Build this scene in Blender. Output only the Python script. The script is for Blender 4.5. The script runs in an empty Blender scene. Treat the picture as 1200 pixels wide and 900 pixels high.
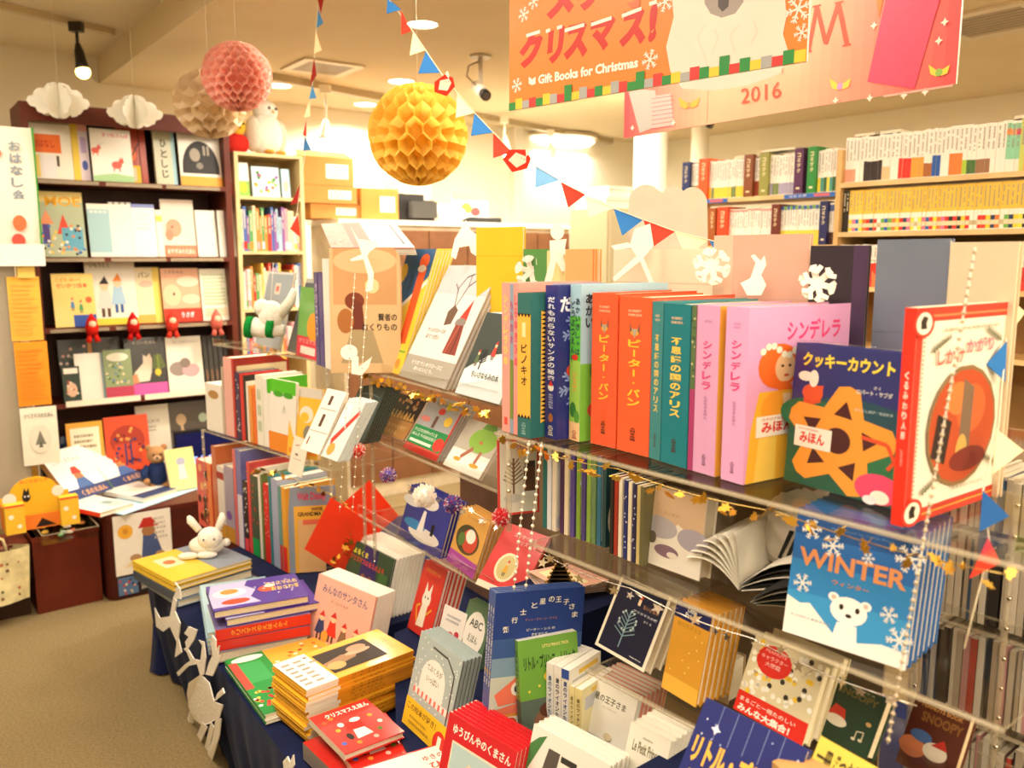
import bpy, math, random
from mathutils import Vector, Matrix

# ---------------------------------------------------------------- camera, world, light, exposure
S = bpy.context.scene
EYE = 1.5
PITCH = math.radians(8.59)
CP, SP = math.cos(PITCH), math.sin(PITCH)
cam_data = bpy.data.cameras.new('camera')
cam_data.sensor_width = 36
cam_data.lens = 30.0
cam_data.clip_start = 0.02
cam_data.dof.use_dof = True
cam_data.dof.focus_distance = 1.75
cam_data.dof.aperture_fstop = 4.0
cam = bpy.data.objects.new('camera', cam_data)
cam.location = (0, 0, EYE)
cam.rotation_euler = (math.pi / 2 - PITCH, 0, 0)
S.collection.objects.link(cam)
S.camera = cam
S.view_settings.view_transform = 'Standard'
S.view_settings.look = 'None'
S.view_settings.exposure = 0.4
S.view_settings.gamma = 1.0
S.view_settings.use_curve_mapping = False
S.cycles.max_bounces = 8
S.cycles.diffuse_bounces = 4
S.cycles.glossy_bounces = 3
S.cycles.transmission_bounces = 4
S.cycles.transparent_max_bounces = 24
S.cycles.sample_clamp_indirect = 4.0
S.cycles.use_denoising = True
S.cycles.use_light_tree = True
W = bpy.data.worlds.new('world')
S.world = W
W.use_nodes = True
W.node_tree.nodes['Background'].inputs[0].default_value = (1.0, 0.88, 0.7, 1)
W.node_tree.nodes['Background'].inputs[1].default_value = 0.4

# room axes: AX runs away and to the left, BX away and to the right
AX, BX = Vector((-.6, .8, 0)), Vector((.8, .6, 0))
def RM(a, b, z=0.0):
    return AX * a + BX * b + Vector((0, 0, z))

WARM = (1.0, 0.89, 0.74)
LIGHT_SPOTS = [  # room-frame a, b, z, size, power of fill lights added around and behind the camera, without fixtures
    (0.2, 0.1, 2.44, 1.0, 26), (1.6, 1.75, 2.44, 1.0, 24), (-1.3, 1.6, 2.44, 1.0, 26), (1.9, 0.1, 2.58, 1.0, 26),
    (3.4, 1.9, 2.44, 1.0, 24), (3.3, -.2, 2.58, 0.9, 22), (-.2, 3.4, 2.44, 1.0, 26), (4.3, 3.6, 2.44, 1.2, 42), (2.6, 4.0, 2.44, 1.0, 26), (-2.1, .4, 2.58, 1.2, 50), (-2.1, 2.6, 2.44, 1.2, 50)]
def area_light(p, size, power, col=WARM):
    l = bpy.data.lights.new('disk_light', 'AREA')
    l.shape = 'DISK'; l.size = size; l.energy = power; l.color = col
    o = bpy.data.objects.new('added_fill_light', l)
    o.location = p
    S.collection.objects.link(o)
    return o
for a, b, z, s, w in LIGHT_SPOTS:
    area_light(RM(a, b, z), s, w)

# ---------------------------------------------------------------- measuring helpers (rays of the camera into the room)
def ray(px, py):
    u, v = (px - 600) / 1000.0, (py - 450) / 1000.0
    return Vector((u, CP - v * SP, -(SP + v * CP)))
def G(px, py, z):
    d = ray(px, py)
    return Vector((0, 0, EYE)) + d * ((z - EYE) / d.z)
def K(px, py, s):
    return Vector((0, 0, EYE)) + ray(px, py) * s
def solve_h(B, U, py):
    v = (py - 450) / 1000.0
    # point B + h U must lie on the image row py
    def yc(P): return (P.z) * CP + P.y * SP
    def zc(P): return P.y * CP - (P.z) * SP
    b = Vector((B.x, B.y, B.z - EYE))
    return -(yc(b) + v * zc(b)) / (yc(U) + v * zc(U))

# ---------------------------------------------------------------- materials
def hx(c):
    if not isinstance(c, str): return tuple(c) + (1,) if len(c) == 3 else c
    c = c.lstrip('#')
    if len(c) == 3: c = ''.join(k * 2 for k in c)
    r = []
    for i in (0, 2, 4):
        s = int(c[i:i + 2], 16) / 255.0
        r.append(s / 12.92 if s <= 0.04045 else ((s + 0.055) / 1.055) ** 2.4)
    return (r[0], r[1], r[2], 1)

MATS = {}
def mk(name, rough=.5, spec=.5, metal=0., coat=0., noise=0., nscale=40., bump=0., trans=0., emit=0., sheen=0., bdist=.002):
    m = bpy.data.materials.new(name); m.use_nodes = True
    nt = m.node_tree; n = nt.nodes; p = n['Principled BSDF']
    at = n.new('ShaderNodeVertexColor'); at.layer_name = 'Col'
    col = at.outputs[0]
    if noise or bump:
        tc = n.new('ShaderNodeTexCoord'); nz = n.new('ShaderNodeTexNoise')
        nz.inputs['Scale'].default_value = nscale; nz.inputs['Detail'].default_value = 4
        nt.links.new(tc.outputs['Object'], nz.inputs['Vector'])
    if noise:
        mx = n.new('ShaderNodeMix'); mx.data_type = 'RGBA'; mx.blend_type = 'MULTIPLY'
        mr = n.new('ShaderNodeMapRange')
        mr.inputs['From Min'].default_value = .3; mr.inputs['From Max'].default_value = .7
        mr.inputs['To Min'].default_value = 1 - noise; mr.inputs['To Max'].default_value = 1
        nt.links.new(nz.outputs['Fac'], mr.inputs['Value'])
        mx.inputs[0].default_value = 1
        nt.links.new(col, mx.inputs[6]); nt.links.new(mr.outputs[0], mx.inputs[7])
        col = mx.outputs[2]
    nt.links.new(col, p.inputs['Base Color'])
    p.inputs['Roughness'].default_value = rough
    p.inputs['Specular IOR Level'].default_value = spec
    p.inputs['Metallic'].default_value = metal
    p.inputs['Coat Weight'].default_value = coat
    p.inputs['Coat Roughness'].default_value = .12
    p.inputs['Sheen Weight'].default_value = sheen
    if bump:
        bp = n.new('ShaderNodeBump'); bp.inputs['Strength'].default_value = bump; bp.inputs['Distance'].default_value = bdist
        nt.links.new(nz.outputs['Fac'], bp.inputs['Height']); nt.links.new(bp.outputs[0], p.inputs['Normal'])
    if emit:
        nt.links.new(col, p.inputs['Emission Color']); p.inputs['Emission Strength'].default_value = emit
    if trans:   # thin sheets that let light through
        out = n['Material Output']; tr = n.new('ShaderNodeBsdfTranslucent'); ms = n.new('ShaderNodeMixShader')
        nt.links.new(col, tr.inputs[0]); ms.inputs[0].default_value = trans
        nt.links.new(p.outputs[0], ms.inputs[1]); nt.links.new(tr.outputs[0], ms.inputs[2])
        nt.links.new(ms.outputs[0], out.inputs[0])
    MATS[name] = m
    return m
mk('matte_paper', rough=.75, spec=.2, noise=.05, nscale=30)
mk('laminated_cover', rough=.4, spec=.4, coat=.25, noise=.05, nscale=12)
mk('printed_ink', rough=.5, spec=.3)
mk('page_edges', rough=.85, spec=.1, noise=.12, nscale=220)
mk('cloth', rough=.95, spec=.1, noise=.3, nscale=25, bump=.3, sheen=.05)
mk('plush', rough=1, spec=.05, noise=.15, nscale=120, bump=.8, bdist=.004)
mk('wood', rough=.5, spec=.3, noise=.25, nscale=9)
mk('plaster', rough=.95, spec=.1, noise=.04, nscale=3)
mk('carpet', rough=1, spec=.02, noise=.35, nscale=130, bump=.6)
mk('tissue', rough=.8, spec=.1, trans=.55)
mk('cardboard', rough=.9, spec=.1, noise=.1, nscale=14)
mk('metal_gold', rough=.28, metal=1)
mk('metal_silver', rough=.2, metal=1)
mk('plastic', rough=.35, spec=.5)
mk('lamp_glow', emit=9.0)
mk('screen_glow', rough=.3, emit=1.2)
mk('lamp_soft', emit=2.5)
mk('bead', rough=.12, spec=.9, coat=1)
def mk_clear(name, tint, gloss, rough):
    m = bpy.data.materials.new(name); m.use_nodes = True
    nt = m.node_tree; n = nt.nodes; n.remove(n['Principled BSDF']); out = n['Material Output']
    tr = n.new('ShaderNodeBsdfTransparent'); tr.inputs[0].default_value = tint
    gl = n.new('ShaderNodeBsdfGlossy'); gl.inputs['Roughness'].default_value = rough
    lw = n.new('ShaderNodeLayerWeight'); lw.inputs[0].default_value = .5
    pw = n.new('ShaderNodeMath'); pw.operation = 'POWER'; pw.inputs[1].default_value = 4
    fr = n.new('ShaderNodeMath'); fr.operation = 'MULTIPLY_ADD'; fr.inputs[1].default_value = gloss; fr.inputs[2].default_value = .03
    nt.links.new(lw.outputs['Facing'], pw.inputs[0]); nt.links.new(pw.outputs[0], fr.inputs[0])
    ms = n.new('ShaderNodeMixShader')
    nt.links.new(fr.outputs[0], ms.inputs[0]); nt.links.new(tr.outputs[0], ms.inputs[1]); nt.links.new(gl.outputs[0], ms.inputs[2])
    nt.links.new(ms.outputs[0], out.inputs[0])
    MATS[name] = m
mk_clear('acrylic', (.97, .965, .95, 1), .35, .05)
mk_clear('plastic_wrap', (.985, .985, .98, 1), .3, .12)
def mk_edge():   # sawn acrylic edge: milky, half see-through
    m = bpy.data.materials.new('acrylic_edge'); m.use_nodes = True
    nt = m.node_tree; n = nt.nodes; p = n['Principled BSDF']
    p.inputs['Base Color'].default_value = hx('#cfc0a0'); p.inputs['Roughness'].default_value = .25
    tr = n.new('ShaderNodeBsdfTransparent'); ms = n.new('ShaderNodeMixShader'); ms.inputs[0].default_value = .62
    nt.links.new(p.outputs[0], ms.inputs[1]); nt.links.new(tr.outputs[0], ms.inputs[2])
    nt.links.new(ms.outputs[0], n['Material Output'].inputs[0])
    MATS['acrylic_edge'] = m
mk_edge()

# ---------------------------------------------------------------- mesh builder
class MB:
    def __init__(s, mat='matte_paper'):
        s.v, s.f, s.c, s.m, s.sm = [], [], [], [], []
        s.mats = []; s.mat = mat
    def face(s, pts, col, mat=None, smooth=False):
        i = len(s.v); s.v += [tuple(p) for p in pts]
        s.idx(tuple(range(i, i + len(pts))), col, mat, smooth)
    def idx(s, f, col, mat=None, smooth=False):
        mat = mat or s.mat
        if mat not in s.mats: s.mats.append(mat)
        s.f.append(f); s.c.append(hx(col)); s.m.append(s.mats.index(mat)); s.sm.append(smooth)
    def box(s, x0, y0, z0, x1, y1, z1, col, mat=None, X=None):
        P = [Vector(p) for p in ((x0, y0, z0), (x1, y0, z0), (x1, y1, z0), (x0, y1, z0), (x0, y0, z1), (x1, y0, z1), (x1, y1, z1), (x0, y1, z1))]
        if X is not None: P = [X @ p for p in P]
        i = len(s.v); s.v += [tuple(p) for p in P]
        cs = col if isinstance(col, dict) else {}
        base = cs.get('all', '#fff') if cs else col
        for k, q in (('bottom', (0, 3, 2, 1)), ('top', (4, 5, 6, 7)), ('front', (0, 1, 5, 4)), ('right', (1, 2, 6, 5)), ('back', (2, 3, 7, 6)), ('left', (3, 0, 4, 7))):
            cc = cs.get(k, base)
            mm = mat
            if isinstance(cc, tuple) and len(cc) == 2: cc, mm = cc
            s.idx(tuple(i + j for j in q), cc, mm)
    def prism(s, pts, n, col, mat=None, side=None):   # polygon pts (Vectors) thickened along n
        n = Vector(n); k = len(pts); i = len(s.v)
        s.v += [tuple(Vector(p)) for p in pts] + [tuple(Vector(p) + n) for p in pts]
        s.idx(tuple(range(i, i + k)), col, mat)
        s.idx(tuple(range(i + 2 * k - 1, i + k - 1, -1)), col, mat)
        for j in range(k):
            s.idx((i + j, i + (j + 1) % k, i + k + (j + 1) % k, i + k + j), col if side in MATS else (side or col), side if side in MATS else mat)
    def tube(s, pts, r, col, mat=None, n=6, cap=True):
        pts = [Vector(p) for p in pts]; rings = []
        for k, p in enumerate(pts):
            d = (pts[min(k + 1, len(pts) - 1)] - pts[max(k - 1, 0)]).normalized()
            a = d.orthogonal().normalized() if k == 0 else (a - d * a.dot(d)).normalized()
            b = d.cross(a); rr = r[k] if isinstance(r, (list, tuple)) else r
            i = len(s.v)
            s.v += [tuple(p + (a * math.cos(t) + b * math.sin(t)) * rr) for t in (2 * math.pi * j / n for j in range(n))]
            rings.append(i)
        for q, w in zip(rings, rings[1:]):
            for j in range(n):
                s.idx((q + j, q + (j + 1) % n, w + (j + 1) % n, w + j), col, mat, True)
        if cap:
            s.idx(tuple(rings[0] + j for j in range(n - 1, -1, -1)), col, mat)
            s.idx(tuple(rings[-1] + j for j in range(n)), col, mat)
    def blob(s, c, r, col, mat=None, seg=16, rings=10, f=None, X=None):   # ellipsoid, f(dir)->radius factor
        c = Vector(c); i = len(s.v)
        rx, ry, rz = r if isinstance(r, (tuple, list)) else (r, r, r)
        for a in range(rings + 1):
            th = math.pi * a / rings
            for b in range(seg):
                ph = 2 * math.pi * b / seg
                d = Vector((math.sin(th) * math.cos(ph), math.sin(th) * math.sin(ph), math.cos(th)))
                k = f(d) if f else 1
                q = Vector((d.x * rx, d.y * ry, d.z * rz)) * k
                if X is not None: q = X @ q
                s.v.append(tuple(c + q))
        for a in range(rings):
            for b in range(seg):
                s.idx((i + a * seg + b, i + (a + 1) * seg + b, i + (a + 1) * seg + (b + 1) % seg, i + a * seg + (b + 1) % seg), col, mat, True)
    def build(s, name, parent=None, M=None):
        me = bpy.data.meshes.new(name)
        me.from_pydata(s.v, [], s.f)
        for m in s.mats: me.materials.append(MATS[m])
        me.polygons.foreach_set('material_index', s.m)
        me.polygons.foreach_set('use_smooth', s.sm)
        ca = me.color_attributes.new('Col', 'FLOAT_COLOR', 'CORNER')
        buf = []
        for f, c in zip(s.f, s.c): buf += list(c) * len(f)
        ca.data.foreach_set('color', buf)
        o = bpy.data.objects.new(name, me)
        S.collection.objects.link(o)
        if parent: o.parent = parent
        if M is not None: o.matrix_local = M
        return o

def tag(o, label=None, cat=None, group=None, kind=None):
    if label: o['label'] = label
    if cat: o['category'] = cat
    if group: o['group'] = group
    if kind: o['kind'] = kind
    return o
def empty(name, M, label=None, cat=None, group=None):
    o = bpy.data.objects.new(name, None); S.collection.objects.link(o)
    o.empty_display_size = .05
    o.matrix_world = M if isinstance(M, Matrix) else Matrix.Translation(M)
    return tag(o, label, cat, group)
def copy_tree(o, parent=None):
    c = o.copy(); S.collection.objects.link(c)
    if parent: c.parent = parent
    for ch in o.children: copy_tree(ch, c)
    return c

# ---------------------------------------------------------------- lettering (flat print on covers and signs)
TXT = {}
def glyphs(s, bold=.0):
    k = (s, bold)
    if k not in TXT:
        c = bpy.data.curves.new('lettering', 'FONT'); c.body = s; c.resolution_u = 2; c.fill_mode = 'FRONT'; c.offset = bold
        o = bpy.data.objects.new('lettering', c); m = o.to_mesh()
        v = [(p.co.x, p.co.y) for p in m.vertices]; f = [tuple(p.vertices) for p in m.polygons]
        o.to_mesh_clear(); bpy.data.objects.remove(o); bpy.data.curves.remove(c)
        if v:
            x0, x1 = min(p[0] for p in v), max(p[0] for p in v); y0, y1 = min(p[1] for p in v), max(p[1] for p in v)
        else: x0 = y0 = 0; x1 = y1 = 1
        TXT[k] = (v, f, x0, y0, max(x1 - x0, .01), max(y1 - y0, .01))
    return TXT[k]

def ell(cx, cy, rx, ry, n=18, a0=0, a1=360):
    return [(cx + rx * math.cos(math.radians(a0 + (a1 - a0) * i / n)), cy + ry * math.sin(math.radians(a0 + (a1 - a0) * i / n))) for i in range(n + (a1 - a0 < 360))]

def prints(mb, shapes, O, ex, ey, n, mat='printed_ink'):
    """shapes in unit coordinates of the face spanned by ex (width) and ey (height), laid just proud of it along n"""
    O, ex, ey, n = Vector(O), Vector(ex), Vector(ey), Vector(n)
    w, h = ex.length, ey.length
    lay = [0.00025]
    def put(pts, c, m=None):
        b = O + n * lay[0]
        mb.face([b + ex * x + ey * y for x, y in pts], c, m or mat)
    def txt(s, x0, y0, x1, y1, c, bold=.02, rot=0, X=None):
        v, f, ox, oy, sw, sh = glyphs(s, bold)
        b = O + n * lay[0]; i = len(mb.v)
        for x, y in v:
            u, q = (x - ox) / sw, (y - oy) / sh
            if rot == 90: u, q = q, 1 - u
            mb.v.append(tuple(b + ex * (x0 + (x1 - x0) * u) + ey * (y0 + (y1 - y0) * q)))
        for t in f: mb.idx(tuple(i + j for j in t), c, mat)
    for sh in shapes:
        k = sh[0]
        if k == 'r': put([(sh[1], sh[2]), (sh[3], sh[2]), (sh[3], sh[4]), (sh[1], sh[4])], sh[5])
        elif k == 'e': put(ell(sh[1], sh[2], sh[3], sh[4]), sh[5])
        elif k == 'p': put(sh[1], sh[2])
        elif k == 't': txt(sh[1], sh[2], sh[3], sh[4], sh[5], sh[6], *(sh[7:8] or [.02]))
        elif k == 'tp':   # text on a parallelogram: bottom left, bottom right, top left
            v, f, ox, oy, sw, sh_ = glyphs(sh[1], sh[6]); b = O + n * lay[0]; i = len(mb.v)
            (ax_, ay_), (bx_, by_), (tx_, ty_) = sh[2:5]
            for x, y in v:
                u, q = (x - ox) / sw, (y - oy) / sh_
                mb.v.append(tuple(b + ex * (ax_ + (bx_ - ax_) * u + (tx_ - ax_) * q) + ey * (ay_ + (by_ - ay_) * u + (ty_ - ay_) * q)))
            for t in f: mb.idx(tuple(i + j for j in t), sh[5], mat)
        elif k == 'v':   # vertical column of characters from the top of the box down
            s = sh[1]; N = len(s); ch = (sh[5] - sh[3]) / N
            for i, g in enumerate(s):
                if g == ' ': continue
                y1 = sh[5] - i * ch; x0, x1 = sh[2], sh[4]; cx = (x0 + x1) / 2
                if g in 'ー-': txt(g, cx - (x1 - x0) * .08, y1 - ch * .85, cx + (x1 - x0) * .08, y1 - ch * .15, sh[6], .03, 90)
                elif g in '・.': put(ell(cx, y1 - ch / 2, (x1 - x0) * .09, ch * .09, 8), sh[6])
                elif g in 'っャュョゃゅょ': txt(g, x0 + (x1 - x0) * .25, y1 - ch * .8, x1, y1 - ch * .25, sh[6])
                else: txt(g, x0, y1 - ch * .9, x1, y1 - ch * .1, sh[6], .03)
        elif k == 'l':
            pts, wd, c = sh[1], sh[2], sh[3]
            for (xa, ya), (xb, yb) in zip(pts, pts[1:]):
                dx, dy = (xb - xa) * w, (yb - ya) * h; L = math.hypot(dx, dy) or 1
                px, py = -dy / L * wd / 2, dx / L * wd / 2 * w / h
                put([(xa - px, ya - py), (xb - px, yb - py), (xb + px, yb + py), (xa + px, ya + py)], c)
        elif k == 'st':
            cx, cy, r, c = sh[1:5]; N = sh[5] if len(sh) > 5 else 5
            put([(cx + (r if i % 2 == 0 else r * .45) * math.sin(math.pi * i / N), cy + (r if i % 2 == 0 else r * .45) * math.cos(math.pi * i / N) * w / h) for i in range(2 * N)], c)
        elif k == 'sn':
            cx, cy, r, c = sh[1:5]; q = w / h
            for i in range(6):
                a = math.pi * i / 3 + .2; ca, sa = math.cos(a), math.sin(a)
                def R(u, t): return (cx + (u * ca - t * sa) * r, cy + (u * sa + t * ca) * r * q)
                put([R(0, -.09), R(1, -.07), R(1, .07), R(0, .09)], c)
                for d in (.45, .75):
                    for sg in (1, -1):
                        put([R(d, 0), R(d + .28, sg * .3), R(d + .36, sg * .22), R(d + .14, 0)], c)
                put([R(1.08, -.08), R(1.16, 0), R(1.08, .08), R(.96, 0)], c)
        elif k == 'grp':   # random dots
            _, N, x0, y0, x1, y1, r, c, sd = sh
            rn = random.Random(sd)
            for i in range(N):
                x, y = rn.uniform(x0, x1), rn.uniform(y0, y1)
                cc = c[i % len(c)] if isinstance(c, (list, tuple)) else c
                put(ell(x, y, r, r * w / h, 7), cc)
            lay[0] += .00003
            continue
        lay[0] += .00004
def T(s, x0, y0, x1, y1, c='#333', b=.02): return ('t', s, x0, y0, x1, y1, c, b)
def V(s, x0, y0, x1, y1, c='#333'): return ('v', s, x0, y0, x1, y1, c)
def R(x0, y0, x1, y1, c): return ('r', x0, y0, x1, y1, c)
def E(x, y, rx, ry, c): return ('e', x, y, rx, ry, c)
def P(pts, c): return ('p', pts, c)
def L(pts, w, c): return ('l', pts, w, c)
def lines(x0, y0, x1, y1, n, c='#777', sd=1, vert=False):   # rows of tiny unreadable print
    r = random.Random(sd); out = []
    for i in range(n):
        if vert:
            x = x0 + (x1 - x0) * (i + .5) / n; w = (x1 - x0) / n * .22; yy = y1
            while yy > y0 + r.uniform(0, .25) * (y1 - y0):
                l = (x1 - x0) / n * .5; out.append(R(x - w, yy - l, x + w, yy, c)); yy -= l * 1.5
        else:
            y = y1 - (y1 - y0) * (i + .5) / n; hh = (y1 - y0) / n * .25
            xe = x1 - r.uniform(0, .3) * (x1 - x0); xx = x0; st = hh * 2.2
            while xx < xe:
                wv = st * r.uniform(.5, 1.3); out.append(R(xx, y - hh, min(xx + wv, xe), y + hh, c)); xx += wv + st * .4
    return out
def tree(cx, y0, h, w, c, tw=.012):
    out = [L([(cx, y0), (cx, y0 + h)], tw, c)]
    for i in range(6):
        yy = y0 + h * (.3 + .1 * i); ww = w * (1 - i * .1)
        out += [L([(cx, yy), (cx - ww / 2, yy + h * .16)], tw * .6, c), L([(cx, yy), (cx + ww / 2, yy + h * .18)], tw * .6, c)]
    return out
def person(cx, y0, h, coat, hat='#c9302c', skin='#f0c8a0', w=None, leg='#5a4030'):
    w = w or h * .4
    return [R(cx - w * .3, y0, cx - w * .08, y0 + h * .3, leg), R(cx + w * .08, y0, cx + w * .3, y0 + h * .3, leg),
            P([(cx - w * .55, y0 + h * .22), (cx + w * .55, y0 + h * .22), (cx + w * .28, y0 + h * .72), (cx - w * .28, y0 + h * .72)], coat),
            E(cx, y0 + h * .8, w * .3, h * .13, skin), P([(cx - w * .33, y0 + h * .84), (cx + w * .33, y0 + h * .84), (cx + w * .08, y0 + h * 1.05)], hat)]
def critter(cx, cy, r, c, c2='#fff', q=.8):   # a plain small animal
    return [E(cx, cy, r, r * .7 * q, c), E(cx + r * .9, cy + r * .7 * q, r * .5, r * .45 * q, c), P([(cx + r * .6, cy + r * q), (cx + r * .75, cy + r * 1.6 * q), (cx + r * .95, cy + r * 1.05 * q)], c),
            P([(cx + r, cy + r * q), (cx + r * 1.2, cy + r * 1.6 * q), (cx + r * 1.3, cy + r * q)], c), R(cx - r * .7, cy - r * 1.2 * q, cx - r * .45, cy - r * .3 * q, c), R(cx + r * .4, cy - r * 1.2 * q, cx + r * .65, cy - r * .3 * q, c), E(cx + r, cy + r * .8 * q, r * .07, r * .07, '#222')]

# ---------------------------------------------------------------- books
def book_meshes(w, h, t, cover, spine, pages, art, sart, hard, mat, root, top_art=None):
    cb = .0022 if hard else .0008
    sq = .003 if hard else 0.0004
    m = MB(mat)
    fc, bc = (cover if isinstance(cover, tuple) else (cover, cover))
    m.box(0, 0, 0, w, cb, h, {'all': fc})
    m.box(0, t - cb, 0, w, t, h, {'all': bc})
    m.box(0, cb, 0, cb, t - cb, h, {'all': spine or fc})
    if spine and spine != fc: m.face([(-.0001, t, 0), (-.0001, 0, 0), (-.0001, 0, h), (-.0001, t, h)], spine)
    m.build('cover', root)
    if t - 2 * cb > .0005:
        p = MB('page_edges'); p.box(cb, cb, sq, w - sq, t - cb, h - sq, pages); p.build('pages', root)
    if art:
        a = MB('printed_ink'); prints(a, art, (0, 0, 0), (w, 0, 0), (0, 0, h), (0, -1, 0)); a.build('cover_print', root)
    if sart:
        a = MB('printed_ink'); prints(a, sart, (-.0001, t, 0), (0, -t, 0), (0, 0, h), (-1, 0, 0)); a.build('spine_print', root)

ROOTS = []
def book(label, B, yaw, w, h, t, tilt=0., cover='#f4efe2', spine=None, pages='#f2e6c8', art=(), sart=(), hard=True, mat='laminated_cover',
         group=None, name='picture_book', cat='book', roll=0.):
    M = Matrix.Translation(B) @ Matrix.Rotation(yaw, 4, 'Z') @ Matrix.Rotation(-math.radians(tilt), 4, 'X') @ Matrix.Rotation(math.radians(roll), 4, 'Y')
    root = empty(name, M, label, cat, group)
    book_meshes(w, h, t, cover, spine, pages, art, sart, hard, mat, root)
    ROOTS.append(root)
    root['dims'] = (w, h, t)
    return root
def more(root, n, label, group, dy=None, jit=.0, dx=0., dz=0.):
    """n further copies of a book behind (or, lying flat, beneath) the first"""
    t = root['dims'][2]; out = []
    r = random.Random(len(ROOTS))
    M0 = root.matrix_world.copy(); tilt = math.asin(max(-1, min(1, -M0.to_3x3().col[1].z)))
    for i in range(n):
        c = copy_tree(root); c['label'] = label; c['group'] = group
        d = dy if dy is not None else t + .0006
        if abs(tilt) > 1.3: off = Vector((r.uniform(-jit, jit), d * (i + 1), r.uniform(-jit, jit)))
        else:
            off = Vector((r.uniform(-jit, jit), 0, 0))
        MM = M0 @ Matrix.Translation(off)
        if abs(tilt) <= 1.3:
            yv = M0.to_3x3().col[1]; hd = Vector((yv.x, yv.y, 0)).normalized() * (d / math.cos(tilt)) * (i + 1)
            MM = Matrix.Translation(hd + Vector((0, 0, dz * (i + 1)))) @ MM
        c.matrix_world = MM
        for ch in list(c.children):
            if ch.name.startswith('cover_print'): bpy.data.objects.remove(ch)
        out.append(c)
    return out
def fit(label, bl, br, tly, z, t, tilt=0., **k):
    """stands a book so that its cover's bottom corners rest on height z under those sight lines"""
    zb = z + t * math.sin(math.radians(tilt))
    B, Rr = G(bl[0], bl[1], zb), G(br[0], br[1], zb)
    e = Rr - B; yaw = math.atan2(e.y, e.x); w = e.length
    inn = Vector((-e.y, e.x, 0)).normalized(); tr = math.radians(tilt)
    U = Vector((0, 0, math.cos(tr))) + inn * math.sin(tr)
    h = k.pop('h', None) or solve_h(B, U, tly)
    return book(label, B, yaw, w, h, t, tilt, **k)
def fit_top(label, tl, tr_, h, z, t, tilt=0., **k):
    """same from the cover's top corners, given its height"""
    a = math.radians(tilt); zt = z + t * math.sin(a) + h * math.cos(a)
    A, C = G(tl[0], tl[1], zt), G(tr_[0], tr_[1], zt)
    e = C - A; yaw = math.atan2(e.y, e.x); inn = Vector((-e.y, e.x, 0)).normalized()
    B = A - Vector((0, 0, math.cos(a))) * h - inn * math.sin(a) * h
    return book(label, B, yaw, e.length, h, t, tilt, **k)
def fit_flat(label, nl, nr, fl, z, t, **k):
    """lying flat: near-left, near-right and far-left corners of the top cover, at height z"""
    B, C, D = G(*nl, z), G(*nr, z), G(*fl, z)
    e = C - B; yaw = math.atan2(e.y, e.x); inn = Vector((-e.y, e.x, 0)).normalized()
    return book(label, B, yaw, e.length, abs((D - B).dot(inn)), t, 90, **k)
def fit_edge(label, nl, fl, w, z, t, **k):
    """lying flat: only the left edge is sighted (near and far corner), the width is given"""
    B, D = G(*nl, z), G(*fl, z); i = (D - B); e = Vector((i.y, -i.x, 0))
    return book(label, B, math.atan2(e.y, e.x), w, i.length, t, 90, **k)
def fit_spine(label, bl, br, ty, z, depth, **k):
    """spine towards us: bottom left and right corners of the spine on height z, image row of its top"""
    A, C = G(bl[0], bl[1], z), G(br[0], br[1], z)
    e = A - C; t = e.length; y = e.normalized(); x = Vector((y.y, -y.x, 0))
    h = k.pop('h', None) or solve_h(A, Vector((0, 0, 1)), ty)
    return book(label, C, math.atan2(x.y, x.x), depth, h, t, 0, **k)

def behind(root, label, group, n, gap=None, h=None, **k):
    """a differently edged row of n books standing directly behind the given one"""
    M = root.matrix_world; w, hh, t0 = root['dims']; tilt = math.asin(max(-1, min(1, -M.to_3x3().col[1].z)))
    yv = M.to_3x3().col[1]; hd = Vector((yv.x, yv.y, 0)).normalized(); t = k.pop('t', t0)
    B = M.translation + hd * ((t0 + .0008) / math.cos(tilt)) + Vector((0, 0, (t - t0) * math.sin(tilt)))
    xv = M.to_3x3().col[0]
    b = book(label, B, math.atan2(xv.y, xv.x), w, h or hh, t, math.degrees(tilt), group=group, **k)
    more(b, n - 1, label, group, dy=gap)
    return b
def under(root, label, dz, w=None, h=None, t=.02, dx=0., dy=0., turn=0., spine_near=False, **k):
    """lies flat beneath a flat book, turned by a few degrees"""
    M = root.matrix_world; W, H, T_ = root['dims']; x = M.to_3x3().col[0]; z = M.to_3x3().col[2]
    w, h = w or W, h or H; yaw = math.atan2(x.y, x.x); B = M.translation + Vector((0, 0, -dz)) + x * dx + z * dy
    if spine_near: B = B + x * w; yaw += math.pi / 2; w, h = h, w
    return book(label, B, yaw + math.radians(turn), w, h, t, 90, **k)
# ================================================================ ROOM
CREAM = '#f3ead2'
def room_prism(name, ab, z0, z1, col, mat='plaster'):
    m = MB(mat)
    m.prism([RM(a, b, z0) for a, b in ab], (0, 0, z1 - z0), col, mat)
    o = m.build(name); tag(o, kind='structure'); return o
room_prism('floor', [(-2.6, -3), (-2.6, 5.9), (5.8, 5.9), (5.8, -3)], -.05, 0, '#94805a', 'carpet')
room_prism('ceiling', [(-2.6, 1.195), (-2.6, 5.9), (5.8, 5.9), (5.8, 1.195)], 2.5, 2.8, '#e6d5b2')
room_prism('ceiling', [(-2.6, -3), (-2.6, 1.195), (5.8, 1.195), (5.8, -3)], 2.65, 2.8, '#ecdfc0')
room_prism('wall_back', [(5.65, -3), (5.65, 5.9), (5.8, 5.9), (5.8, -3)], 0, 2.65, '#f2e9d2')
room_prism('wall_right', [(-2.6, 5.82), (-2.6, 5.95), (5.65, 5.95), (5.65, 5.82)], 0, 2.5, CREAM)
room_prism('wall_left', [(-2.6, -3.1), (-2.6, -2.95), (5.65, -2.95), (5.65, -3.1)], 0, 2.65, CREAM)
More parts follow.
